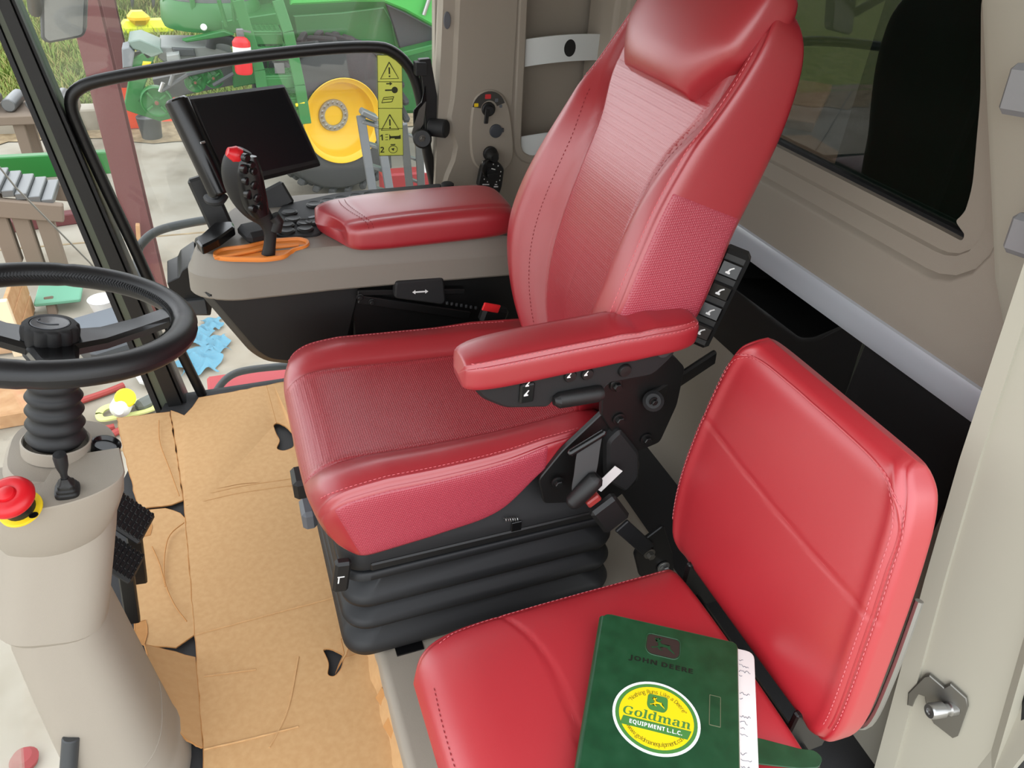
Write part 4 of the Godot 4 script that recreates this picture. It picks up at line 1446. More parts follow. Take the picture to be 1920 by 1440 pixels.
	mb.extrude(round_poly(tp, 0.008, 3), Vector3(0, 0.755, 0), Basis(Vector3.RIGHT, Vector3(0, 0, 1), Vector3.UP), 0.02, 0.004)
	obj("phone_tray", mb, M.black_gloss, t)
	mb = MB.new()
	mb.beam(on_x(372, 470, 1.74), on_x(392, 492, 1.72), 0.05, 0.035, Vector3.UP, 0.006)
	obj("tray_arm", mb, M.grey, t)
	plate(t, "front_bracket", [[313, 530], [335, 520], [340, 508], [366, 490], [400, 560], [395, 592], [335, 592]], 1.78, 0.12, M.black_metal, 0.004)
	plate(t, "bracket_clip", [[345, 566], [385, 562], [390, 590], [350, 592]], 1.765, 0.015, M.gun_grey, 0.004)
	# multifunction lever
	var lv := Node3D.new()
	lv.name = "lever"
	t.add_child(lv, true)
	var xl := 1.612
	var pth := []; var rad := []
	for q in [[503, 478, 0.015], [506, 456, 0.013], [506, 434, 0.014], [498, 413, 0.018], [478, 390, 0.029], [462, 362, 0.036], [452, 330, 0.038], [451, 305, 0.035], [455, 290, 0.027], [459, 281, 0.014]]:
		pth.append(on_x(q[0], q[1], xl)); rad.append(q[2])
	mb = MB.new()
	mb.tube(spline(pth, 4), spline(rad, 4), 20, true, 0.62, Vector3.LEFT)
	var grip := obj("grip", mb, M.black, lv, 60.0)
	mb = MB.new()
	var fp := []; var fr := []
	for q in [[490, 405, 0.018], [480, 385, 0.026], [470, 350, 0.029], [466, 320, 0.027], [466, 292, 0.016]]:
		fp.append(on_x(q[0], q[1], xl - 0.014)); fr.append(q[2])
	mb.tube(spline(fp, 4), spline(fr, 4), 18, true, 0.55, Vector3.LEFT)
	obj("button_face", mb, M.black_gloss, lv, 60.0)
	for q in [[464, 297, 0.009], [474, 310, 0.008], [462, 318, 0.010], [478, 322, 0.008], [465, 340, 0.009], [480, 348, 0.010], [470, 365, 0.011], [486, 372, 0.010], [478, 392, 0.009], [490, 388, 0.008]]:
		mb = MB.new()
		var p := on_x(q[0], q[1], xl - 0.030)
		mb.lathe([[q[2], -0.010], [q[2], -0.001], [q[2] * 0.75, 0.001], [0.001, 0.001]], p, Basis(Vector3.UP, (EYE - p).normalized() * 0.7 + Vector3(0, 0, 0.5), Vector3(0, 0, 1)).orthonormalized(), 12)
		obj("lever_button", mb, M.black_gloss, lv)
	mb = MB.new()
	var rp := on_x(437, 288, xl - 0.008)
	mb.lathe([[0.016, -0.014], [0.017, -0.002], [0.012, 0.006], [0.009, 0.012], [0.001, 0.013]], rp, frame(Vector3(-0.2, 0.5, -0.9)) * Basis(Vector3.RIGHT, PI / 2), 20)
	obj("red_button", mb, M.red_plastic, lv)
	mb = MB.new()
	mb.tube([on_x(512, 405, xl), on_x(520, 415, xl), on_x(516, 432, xl)], 0.014, 10)
	obj("side_trigger", mb, M.black, lv)
	mb = MB.new()
	mb.box(on_y(478, 436, 0.757), Vector3(0.075, 0.03, 0.06), Basis(Vector3.UP, 0.3), 0.01)
	obj("lever_boot", mb, M.black_soft, t)

# ---------------------------------------------------------------- touch screen
func build_monitor() -> void:
	var t := thing("display_monitor", "black flat display with dark screen on console arm", "monitor")
	var tl := on_x(343, 186, 1.80); var tr := on_x(537, 151, 1.93); var bl := on_x(418, 362, 1.74); var br := on_x(601, 306, 1.86)
	var c := (tl + tr + bl + br) * 0.25
	var ex := ((tr - tl) + (br - bl)).normalized()
	var ey := ((tl - bl) + (tr - br)).normalized()
	var n := ex.cross(ey).normalized()
	if n.dot(EYE - c) < 0.0: n = -n
	var flat := func(p: Vector3, o: Vector3) -> Vector2: return Vector2((p - o).dot(ex), (p - o).dot(ey))
	var outl := PackedVector2Array()
	for p in [bl, br, tr, tl]:
		var d: Vector3 = (p - EYE).normalized()
		var q: Vector3 = EYE + d * ((c - EYE).dot(n) / d.dot(n))
		outl.append(flat.call(q, c))
	var b := Basis(ex, ey, n)
	var mb := MB.new()
	mb.extrude(round_poly(outl, 0.008, 3), c - n * 0.045, b, 0.045, 0.008)
	obj("housing", mb, M.black, t)
	mb = MB.new()
	var inner := PackedVector2Array()
	for k in 4:
		inner.append(outl[k] * [Vector2(0.86, 0.80), Vector2(0.90, 0.84), Vector2(0.88, 0.90), Vector2(0.80, 0.88)][k])
	mb.extrude(round_poly(inner, 0.003, 2), c + n * 0.0002, b, 0.0012)
	obj("screen", mb, M.screen, t)
	# rounded spine on the left edge and a small latch
	mb = MB.new()
	var s0 := outl[3]; var s1 := outl[0]
	var pa := c + b * Vector3(s0.x - 0.004, s0.y, -0.012); var pb := c + b * Vector3(s1.x - 0.004, s1.y - 0.008, -0.012)
	mb.tube([pa, pa.lerp(pb, 0.03), pa.lerp(pb, 0.5), pa.lerp(pb, 0.97), pb], [0.020, 0.027, 0.027, 0.027, 0.022], 16)
	obj("spine", mb, M.black_gloss, t, 50.0)
	mb = MB.new()
	mb.box(pa.lerp(pb, 0.47) + n * 0.0275, Vector3(0.012, 0.005, 0.003), b, 0.001)
	obj("latch_tab", mb, M.steel, t)
	# stand: back arm to the console, cable at its foot
	mb = MB.new()
	mb.beam(on_x(505, 350, 1.92), on_x(530, 392, 1.90), 0.03, 0.07, Vector3(0, 0, 1), 0.006)
	obj("stand", mb, M.black, t)
	mb = MB.new()
	mb.beam(on_x(372, 330, 1.84), on_x(418, 432, 1.82), 0.03, 0.055, Vector3(0, 0, 1), 0.006)
	obj("side_arm", mb, M.black, t)
	mb = MB.new()
	mb.tube(spline([on_x(388, 370, 1.78), on_x(395, 378, 1.76), on_x(412, 378, 1.75), on_x(422, 366, 1.76)], 6), 0.009, 8)
	obj("braided_cable", mb, M.rubber, t)

# ---------------------------------------------------------------- steering column and wheel
func sq_ring(c: Vector3, hx: float, hz: float, n: float, tilt: Basis, sides := 40) -> Array:
	var out := []
	for k in sides:
		var a := TAU * k / sides
		var cs := cos(a); var sn := sin(a)
		out.append(c + tilt * Vector3(sign(cs) * pow(abs(cs), 2.0 / n) * hx, 0, sign(sn) * pow(abs(sn), 2.0 / n) * hz))
	return out
func build_column() -> void:
	var hub := Vector3(1.12, 0.910, -0.268)
	var ax := Vector3(0.10, 0.97, 0.20).normalized()
	var wb := Basis(ax.cross(Vector3(0, 0, 1)).normalized(), ax, ax.cross(Vector3(0, 0, 1)).normalized().cross(ax))
	wb = Basis(wb.x, wb.y, wb.z)
	# ---- wheel
	var t := thing("steering_wheel", "black leather-wrapped steering wheel with three spokes and knob hub", "steering wheel")
	var R := 0.182
	var mb := MB.new()
	mb.grid(96, 20, func(a: float, b: float) -> Vector3:
		var p := TAU * a; var q := TAU * b
		var rr := 0.0192 - 0.0012 * bump(fposmod(a * 4.0 + 0.5, 1.0), 0.5, 0.012)
		return hub + wb * Vector3(cos(p) * (R + cos(q) * rr), sin(q) * rr, sin(p) * (R + cos(q) * rr)), true)
	var rim := obj("rim", mb, M.wheel_leather, t, 180.0)
	# laced seam along the inside of the rim
	mb = MB.new()
	for k in 220:
		var a := TAU * k / 220.0
		for sg in [-1.0, 1.0]:
			var q0 = PI - 0.12; var q1 = PI - 0.30 * sg - 0.12
			var pa := hub + wb * Vector3(cos(a) * (R + cos(q0) * 0.0199), sin(q0) * 0.0199 + 0.003, sin(a) * (R + cos(q0) * 0.0199))
			var a2 := a + 0.02
			var pb := hub + wb * Vector3(cos(a2) * (R + cos(q1) * 0.0199), sin(q1) * 0.0199 + 0.003, sin(a2) * (R + cos(q1) * 0.0199))
			mb.tube([pa, pb], 0.0009, 4)
	stuff(obj("lacing", mb, M.rubber, rim))
	# spokes: flat arms dished down to the hub
	for k in 3:
		var a := deg_to_rad([74.0, -74.0, 166.0][k])
		var d := wb * Vector3(cos(a), 0, sin(a))
		var sd := wb * Vector3(-sin(a), 0, cos(a))
		mb = MB.new()
		var rs := []
		for q in [[0.02, 0.034, -0.040], [0.07, 0.026, -0.036], [0.12, 0.021, -0.022], [0.16, 0.022, -0.008], [0.186, 0.026, -0.002]]:
			var c = hub + d * q[0] + ax * q[2]
			rs.append([c - sd * q[1] + ax * 0.002, c - sd * q[1] * 0.8 + ax * 0.008, c + sd * q[1] * 0.8 + ax * 0.008, c + sd * q[1] + ax * 0.002, c + sd * q[1] - ax * 0.008, c - sd * q[1] - ax * 0.008])
		mb.rings(rs)
		obj("spoke", mb, M.black_gloss, t, 35.0)
	# scalloped hub knob with a round badge
	mb = MB.new()
	var hr := []
	for q in [[0.036, -0.045], [0.038, -0.025], [0.039, -0.012], [0.038, -0.004], [0.034, 0.000], [0.027, 0.001], [0.0255, -0.002]]:
		var ring := []
		for k in 60:
			var a := TAU * k / 60.0
			var rr: float = q[0] - (0.0035 * pow(0.5 + 0.5 * cos(a * 12.0), 3.0) if q[1] < -0.003 else 0.0)
			ring.append(hub + wb * Vector3(cos(a) * rr, q[1] - 0.008, sin(a) * rr))
		hr.append(ring)
	mb.rings(hr)
	var kn := obj("hub_knob", mb, M.black_soft, t, 50.0)
	mb = MB.new()
	mb.lathe([[0.0255, -0.0095], [0.0255, -0.0075], [0.024, -0.007], [0.001, -0.0065]], hub, wb, 32)
	obj("badge", mb, M.black_gloss, kn)
	mb = MB.new()
	var bp := []
	for k in 33: bp.append(hub + wb * Vector3(cos(TAU * k / 32.0) * 0.0245, -0.0070, sin(TAU * k / 32.0) * 0.0245))
	mb.tube(bp, 0.0007, 5, false)
	mb.tube(spline([hub + wb * Vector3(0.012, -0.0062, -0.014), hub + wb * Vector3(0.002, -0.0062, -0.016), hub + wb * Vector3(-0.008, -0.0062, -0.002), hub + wb * Vector3(-0.006, -0.0062, 0.012)], 5), 0.0008, 5)
	obj("badge_ring", mb, M.grey, kn)
	# ---- column
	var c := thing("steering_column", "beige moulded steering column with rubber boot below the wheel", "steering column")
	mb = MB.new()
	var pf := []
	var b0 := hub - ax * 0.045
	for k in 29:
		var h := -0.168 * k / 28.0
		var r := 0.036 + 0.007 * (0.5 - 0.5 * cos(TAU * k / 4.0)) - 0.006 * (1.0 - k / 28.0)
		pf.append([r, h])
	mb.lathe(pf, b0, wb, 36)
	obj("boot", mb, M.rubber, c, 70.0)
	var tb := Basis(Vector3.RIGHT, 0.23)
	mb = MB.new()
	var rs := []
	for q in [[0.405, 1.036, -0.384, 0.088, 0.074, 3.2], [0.418, 1.038, -0.380, 0.097, 0.083, 3.2], [0.45, 1.045, -0.371, 0.096, 0.083, 3.2], [0.55, 1.070, -0.340, 0.092, 0.081, 3.2], [0.64, 1.090, -0.317, 0.090, 0.081, 3.2], [0.672, 1.098, -0.309, 0.086, 0.079, 3.0], [0.684, 1.100, -0.306, 0.080, 0.073, 3.0], [0.686, 1.100, -0.306, 0.05, 0.05, 2.6]]:
		rs.append(sq_ring(Vector3(q[1], q[0], q[2]), q[3], q[4], q[5], tb))
	mb.rings(rs)
	var up := obj("upper_cover", mb, M.beige, c, 40.0)
	mb = MB.new()
	mb.lathe([[0.049, -0.02], [0.049, 0.0], [0.047, 0.002], [0.045, 0.0], [0.045, -0.02]], hub - ax * 0.210, wb, 40, false)
	obj("boot_collar", mb, M.beige, up)
	mb = MB.new()
	rs = []
	for q in [[-0.01, 0.965, -0.343, 0.125, 0.108, 2.6], [0.03, 0.968, -0.345, 0.123, 0.107, 2.6], [0.055, 0.972, -0.347, 0.113, 0.098, 2.6], [0.065, 0.974, -0.348, 0.108, 0.093, 2.6], [0.16, 0.992, -0.358, 0.102, 0.088, 2.8], [0.27, 1.012, -0.368, 0.096, 0.082, 3.0], [0.38, 1.03, -0.376, 0.091, 0.076, 3.0], [0.44, 1.04, -0.372, 0.084, 0.070, 3.0]]:
		rs.append(sq_ring(Vector3(q[1], q[0], q[2]), q[3], q[4], q[5], Basis(Vector3.RIGHT, 0.10)))
	mb.rings(rs)
	obj("lower_cover", mb, M.beige, c, 40.0)
	var low := [[0.03, 0.968, -0.345, 0.123, 0.107], [0.055, 0.972, -0.347, 0.113, 0.098], [0.065, 0.974, -0.348, 0.108, 0.093], [0.16, 0.992, -0.358, 0.102, 0.088], [0.27, 1.012, -0.368, 0.096, 0.082]]
	var cpt := func(y: float, a: float) -> Vector3:
		var i := 0
		while i < 3 and y > low[i + 1][0]: i += 1
		var k: float = (y - low[i][0]) / (low[i + 1][0] - low[i][0])
		var q := []
		for j in 5: q.append(lerp(low[i][j], low[i + 1][j], k))
		var cs := cos(a); var sn := sin(a)
		return Vector3(q[1], q[0], q[2]) + Basis(Vector3.RIGHT, 0.10) * Vector3(sign(cs) * pow(abs(cs), 2.0 / 2.7) * q[3], 0, sign(sn) * pow(abs(sn), 2.0 / 2.7) * q[4])
	mb = MB.new()
	var jl := []
	for k in 25: jl.append(cpt.call(lerp(0.07, 0.15, k / 24.0), lerp(PI * 1.15, PI * 0.42, k / 24.0)))
	mb.tube(jl, 0.0012, 5)
	obj("panel_joint", mb, M.beige, c)
	# socket in the column's top, rear end
	mb = MB.new()
	mb.lathe([[0.0225, -0.012], [0.0225, 0.001], [0.020, 0.002], [0.018, -0.001], [0.016, -0.004], [0.001, -0.004]], Vector3(1.098, 0.682, -0.244), Basis(Vector3.RIGHT, 0.40), 28)
	obj("socket_cap", mb, M.black_gloss, up, 35.0)
	# rounded pod with a level shelf for the switches
	mb = MB.new()
	rs = []
	var ps := on_x(97, 930, 0.985)
	for q in [[-0.150, 0.030, 0.02], [-0.130, 0.062, 0.05], [-0.09, 0.083, 0.078], [-0.045, 0.094, 0.094], [-0.004, 0.098, 0.10], [0.0, 0.096, 0.098], [0.0005, 0.05, 0.05]]:
		var ring := []
		for k in 33:
			var a: float = PI * k / 32.0
			ring.append(ps + Vector3(0.03, q[0] * 1.0, 0.0) + Vector3(-sin(a) * q[2] * 0.55, 0, -cos(a) * q[1]) + Vector3(0, 0, q[0] * 0.25))
		ring.append(ps + Vector3(0.09, q[0], q[1] * 0.9)); ring.append(ps + Vector3(0.09, q[0], -q[1] * 0.9))
		rs.append(ring)
	mb.rings(rs)
	obj("switch_pod", mb, M.beige, c, 45.0)
	# stop button on a yellow collar
	mb = MB.new()
	var eb := on_y(40, 955, ps.y + 0.002)
	var sb := Basis(Vector3(0, 0, 1), 0.30) * Basis(Vector3.RIGHT, -0.1)
	mb.lathe([[0.029, 0.0], [0.029, 0.003], [0.027, 0.004]], eb, sb, 30)
	var yl := obj("yellow_collar", mb, M.yellow, c)
	mb = MB.new()
	mb.lathe([[0.021, 0.003], [0.021, 0.018], [0.018, 0.022], [0.018, 0.028]], eb, sb, 24)
	obj("button_stem", mb, M.black, yl)
	mb = MB.new()
	mb.lathe([[0.020, 0.026], [0.031, 0.030], [0.033, 0.036], [0.031, 0.043], [0.024, 0.048], [0.014, 0.047], [0.012, 0.046], [0.011, 0.050], [0.006, 0.052], [0.001, 0.052]], eb, sb, 32)
	obj("stop_button", mb, M.red_plastic, yl, 50.0)
	mb = MB.new()
	mb.lathe([[0.0062, 0.0], [0.0062, 0.0006], [0.0052, 0.0006], [0.0052, 0.0]], on_y(63, 966, ps.y + 0.0062), Basis(), 18)
	obj("mark", mb, M.black, yl)
	# toggle lever in its rubber boot
	mb = MB.new()
	var tg := on_y(127, 922, ps.y + 0.002)
	var lb := Basis(Vector3(0, 0, 1), 0.1) * Basis(Vector3.RIGHT, 0.12)
	rs = []
	for q in [[0.0, 0.0165], [0.006, 0.0165], [0.008, 0.014], [0.012, 0.014], [0.014, 0.0115], [0.019, 0.011], [0.022, 0.008], [0.030, 0.005]]:
		rs.append(sq_ring(tg + lb * Vector3(0, q[0], 0), q[1], q[1], 4.0, lb, 24))
	mb.rings(rs)
	var tgo := obj("toggle_boot", mb, M.black, c, 40.0)
	mb = MB.new()
	mb.lathe([[0.004, 0.025], [0.005, 0.04], [0.0085, 0.055], [0.0095, 0.072], [0.0085, 0.078], [0.001, 0.079]], tg, lb, 18)
	obj("toggle_lever", mb, M.rubber, tgo, 45.0)
	# tilt rod leaving the foot of the column
	mb = MB.new()
	var r0 := on_x(133, 1382, 0.905); var r1 := on_x(122, 1520, 0.86)
	mb.cyl(r0, r1, 0.014, 18, 0.002)
	obj("tilt_rod", mb, M.gun_grey, c)
	# ---- pedals: two ribbed pads on one arm each
	var pq := [[[237, 968], 0.35, 1.30, "larger ribbed black foot pedal beside the steering column"], [[222, 1046], 0.35, 1.235, "lower ribbed black foot pedal below the larger one"]]
	for i in 2:
		var p := thing("foot_pedal", pq[i][3], "pedal", "foot pedals")
		var pc := on_x(pq[i][0][0], pq[i][0][1], pq[i][2])
		var fr := frame(Vector3(-0.35, 0.62, 0.70), Vector3(0.15, 0.75, -0.5))
		var pb := Basis(fr.x, fr.z, -fr.y)
		var w: float = [0.080, 0.072][i]; var l: float = [0.105, 0.095][i]
		mb = MB.new()
		mb.box(pc, Vector3(w, 0.014, l), pb, 0.005)
		var pd := obj("pad", mb, M.rubber, p)
		mb = MB.new()
		for k in 9:
			for j in 5:
				mb.box(pc + pb * Vector3((j - 2) * w * 0.19, 0.008, (k - 4) * l * 0.102), Vector3(w * 0.15, 0.004, l * 0.06), pb, 0.001)
		stuff(obj("tread", mb, M.black, pd))
		mb = MB.new()
		mb.beam(pc + pb * Vector3(0, -0.006, 0.02), pc + Vector3(0.02, -0.22, -0.02), 0.018, 0.03, Vector3(0, 0, 1), 0.003)
		obj("arm", mb, M.black_metal, p)

# ---------------------------------------------------------------- cardboard floor protection
func card_poly(px: Array, y: float, rough := 0.0015) -> PackedVector2Array:
	var out := PackedVector2Array()
	var n := px.size()
	for i in n:
		var a := on_y(px[i][0], px[i][1], y); var b := on_y(px[(i + 1) % n][0], px[(i + 1) % n][1], y)
		var steps := int(max(1.0, a.distance_to(b) / 0.02))
		for k in steps:
			var p := a.lerp(b, float(k) / steps)
			out.append(Vector2(p.x + (rng.randf() - 0.5) * rough * (1.0 if k else 0.3), p.z + (rng.randf() - 0.5) * rough * (1.0 if k else 0.3)))
	return out
func card_sheet(parent: Node, called: String, poly: PackedVector2Array, f: Callable, th := 0.004) -> MeshInstance3D:
	# a sheet over an outline, f gives the height of its top face; the edge shows the corrugation
	if Geometry2D.is_polygon_clockwise(poly): poly.reverse()
	var mb := MB.new()
	var tr := Geometry2D.triangulate_polygon(poly)
	for p in poly: mb.v.append(f.call(p, 0.0))
	for p in poly: mb.v.append(f.call(p, -th))
	var n := poly.size()
	for k in range(0, tr.size(), 3):
		mb.tri(tr[k], tr[k + 1], tr[k + 2]); mb.tri(n + tr[k], n + tr[k + 2], n + tr[k + 1])
	var o := obj(called, mb, M.card, parent)
	mb = MB.new()
	for i in n:
		var a: Vector3 = f.call(poly[i], 0.0003); var b: Vector3 = f.call(poly[(i + 1) % n], 0.0003)
		var a2: Vector3 = f.call(poly[i], -th); var b2: Vector3 = f.call(poly[(i + 1) % n], -th)
		var k := mb.v.size()
		for p in [a, b, b2, a2]: mb.v.append(p)
		mb.quad(k, k + 1, k + 2, k + 3)
	var rim := []
	for i in n + 1: rim.append(f.call(poly[i % n], -0.0006))
	mb.tube(rim, 0.0011, 5, false)
	obj("torn_edge", mb, M.card_edge, o)
	return o
func build_cardboard() -> void:
	var t := thing("cardboard_sheet", "unfolded brown cardboard box laid over the cab floor", "cardboard")
	var y := 0.010
	var level := func(p: Vector2, d: float) -> Vector3: return Vector3(p.x, y + d + 0.05 * smoothstep(1.9, 2.2, p.x) * smoothstep(-0.4, 0.2, p.y), p.y)
	# main panel with two hand holes, cut by a bridge to the outer edge
	var outer := card_poly([[321, 772], [346, 782], [362, 768], [374, 752], [440, 746], [540, 733], [655, 723], [717, 895], [615, 922], [704, 1262], [757, 1480], [384, 1480], [381, 1405], [365, 1190], [345, 940]], y, 0.003)
	var holes := []
	for h in [[[512, 798], [520, 794], [536, 800], [548, 812], [552, 838], [532, 846], [517, 842], [525, 826], [517, 812]], [[604, 1217], [618, 1216], [632, 1222], [646, 1230], [640, 1255], [626, 1270], [613, 1266], [617, 1245], [611, 1230]]]:
		var hp := PackedVector2Array()
		for q in h:
			var p := on_y(q[0], q[1], y)
			hp.append(Vector2(p.x, p.z))
		hp = round_poly(hp, 0.012, 3)
		holes.append(hp)
	if Geometry2D.is_polygon_clockwise(outer): outer.reverse()
	for hp in holes:
		if not Geometry2D.is_polygon_clockwise(hp): hp.reverse()
		var bi := 0; var bj := 0; var bd := 1e9
		for i in outer.size():
			for j in hp.size():
				var dd: float = outer[i].distance_to(hp[j])
				if dd < bd:
					bd = dd; bi = i; bj = j
		var nw := PackedVector2Array()
		for i in bi + 1: nw.append(outer[i])
		for j in hp.size() + 1: nw.append(hp[(bj + j) % hp.size()])
		for i in range(bi, outer.size()): nw.append(outer[i])
		outer = nw
	var mp := card_sheet(t, "main_panel", outer, level)
	# creases: shallow folded lines standing a little proud
	for q in [[[347, 938], [450, 912], [580, 893]], [[350, 948], [450, 924], [580, 906]], [[366, 1190], [470, 1162], [628, 1120]], [[383, 1405], [470, 1385], [560, 1362]], [[383, 1268], [480, 1255]], [[440, 748], [520, 742]], [[560, 1232], [540, 1330], [505, 1402]]]:
		var pth := []
		for k in q: pth.append(on_y(k[0], k[1], y) + Vector3(0, 0.0, 0))
		var mb := MB.new()
		mb.tube(spline(pth, 8), 0.0022, 6, true, 1.0)
		obj("crease", mb, M.card, mp, 60.0)
	# three side flaps
	var e0 := on_y(321, 772, y); var e1 := on_y(381, 1405, y)
	var dir := Vector2(e1.x - e0.x, e1.z - e0.z).normalized()
	var nrm := Vector2(dir.y, -dir.x)
	if nrm.y > 0: nrm = -nrm
	var flap := func(called: String, px: Array, lift: float, curl: float) -> Node:
		var poly := card_poly(px, y, 0.004)
		return card_sheet(t, called, poly, func(p: Vector2, d: float) -> Vector3:
			var k: float = max(0.0, (p - Vector2(e0.x, e0.z)).dot(nrm))
			return Vector3(p.x, y + d + k * lift + curl * k * k, p.y))
	var f1: Node = flap.call("side_flap", [[220, 787], [318, 772], [343, 938], [322, 946], [262, 956], [240, 880]], 0.02, 0.2)
	var f2: Node = flap.call("side_flap", [[252, 962], [310, 954], [338, 962], [347, 972], [362, 1150], [364, 1190], [330, 1215], [272, 1212], [246, 1160], [240, 1040]], 0.04, 0.3)
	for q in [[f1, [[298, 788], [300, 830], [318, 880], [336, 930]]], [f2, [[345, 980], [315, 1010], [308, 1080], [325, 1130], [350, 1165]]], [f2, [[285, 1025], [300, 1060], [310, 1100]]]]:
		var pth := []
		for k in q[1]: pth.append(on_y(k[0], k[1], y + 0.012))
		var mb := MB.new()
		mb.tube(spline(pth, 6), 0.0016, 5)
		obj("crease", mb, M.card_edge, q[0], 60.0)  # crease tint stands in for highlights along the paper ridges
	for q in [[[262, 972], [278, 966], [284, 985], [281, 1000], [266, 1004]], [[252, 1168], [272, 1160], [276, 1185], [270, 1208], [255, 1204]]]:
		var pp := card_poly(q, y + 0.012, 0.004)
		card_sheet(f2, "tape_patch", pp, func(p: Vector2, d: float) -> Vector3:
			var k: float = max(0.0, (p - Vector2(e0.x, e0.z)).dot(nrm))
			return Vector3(p.x, y + 0.0015 + d * 0.2 + k * 0.04 + 0.3 * k * k, p.y)).material_override = M.card_edge
	var stain := []
	for q in [[338, 798], [344, 812], [340, 826], [352, 842], [350, 862], [362, 880], [366, 905], [380, 918], [410, 916], [450, 908], [490, 905]]: stain.append(on_y(q[0], q[1], y - 0.0006))
	var sb := MB.new()
	sb.tube(spline(stain, 6), 0.0016, 5)
	obj("stain_line", sb, M.stain, mp)
	# third flap stands up against the column
	var px3 := [[272, 1208], [366, 1232], [380, 1402], [352, 1388], [298, 1330], [290, 1290]]
	var poly3 := PackedVector2Array()
	var h0 := on_y(366, 1232, y); var h1 := on_y(380, 1403, y)
	var ed := (h1 - h0).normalized()
	var fn := Vector3(0.05, 0.72, -0.69)
	fn = (fn - ed * fn.dot(ed)).normalized()
	var pn := ed.cross(fn).normalized()
	var pts := []
	for q in px3: pts.append(on_p(q[0], q[1], h0, pn))
	for p in pts: poly3.append(Vector2((p - h0).dot(ed), (p - h0).dot(fn)))
	var fine := PackedVector2Array()
	for i in poly3.size():
		for k in 5:
			var p := poly3[i].lerp(poly3[(i + 1) % poly3.size()], k / 5.0)
			fine.append(p + Vector2(rng.randf() - 0.5, rng.randf() - 0.5) * (0.003 if k else 0.0))
	card_sheet(t, "standing_flap", fine, func(p: Vector2, d: float) -> Vector3: return h0 + ed * p.x + fn * p.y + pn * d * (1.0 if pn.dot(EYE - h0) > 0 else -1.0))
	# turned-up strip along the seat base, and the torn tab by the hand hole
	var s0 := on_y(682, 1214, y); var s1 := on_y(742, 1372, y); var s2 := on_y(752, 1482, y)
	var mb := MB.new()
	var rs := []
	for k in 13:
		var p := s0.lerp(s2, k / 12.0) + Vector3(0, 0, 0.004 * sin(k * 1.7))
		var hgt := 0.046 + 0.006 * sin(k * 2.3)
		rs.append([p, p + Vector3(-0.006, hgt, 0.018), p + Vector3(-0.004, hgt, 0.022), p + Vector3(0.002, 0, 0.005)])
	mb.rings(rs)
	obj("turned_up_strip", mb, M.card, t)
	mb = MB.new()
	for k in 2:
		var p := s0.lerp(s2, [0.42, 0.62][k])
		mb.box(p + Vector3(-0.015, 0.02, 0.012), Vector3(0.05, 0.03, 0.003), Basis(Vector3.UP, 0.3) * Basis(Vector3.RIGHT, 0.6), 0.001)
	stuff(obj("torn_scraps", mb, M.card_edge, t))
	var tab := card_poly([[640, 1205], [655, 1198], [658, 1208], [650, 1235], [630, 1270], [646, 1232]], y, 0.003)
	card_sheet(t, "torn_tab", tab, func(p: Vector2, d: float) -> Vector3: return Vector3(p.x, y + 0.014 + d * 0.5, p.y), 0.003)

# ---------------------------------------------------------------- notebook
func place_text(parent: Node, called: String, tm: TextMesh, m: Material, at: Vector3, b: Basis) -> Node:
	var o := MeshInstance3D.new()
	o.mesh = tm; o.material_override = m
	o.name = called
	parent.add_child(o, true)
	o.transform = Transform3D(b, at)
	return o
const LEAPER := [-0.95, -0.42, -0.62, -0.30, -0.36, -0.10, -0.44, 0.10, -0.40, 0.34, -0.56, 0.36, -0.62, 0.46, -0.50, 0.50, -0.52, 0.62, -0.66, 0.66, -0.72, 0.84, -0.62, 0.90, -0.60, 0.76, -0.48, 0.76, -0.46, 0.94, -0.36, 0.96, -0.38, 0.74, -0.26, 0.76, -0.20, 0.90, -0.10, 0.86, -0.20, 0.66, -0.34, 0.60, -0.28, 0.46, -0.14, 0.22, 0.14, 0.20, 0.42, 0.16, 0.56, 0.24, 0.60, 0.14, 0.52, 0.06, 0.62, -0.22, 0.86, -0.52, 0.98, -0.80, 0.72, -0.56, 0.44, -0.32, 0.30, -0.12, 0.06, -0.12, -0.14, -0.18, -0.30, -0.30, -0.16, -0.52, -0.02, -0.62, -0.30, -0.58, -0.44, -0.30, -0.66, -0.44, -0.88, -0.56]
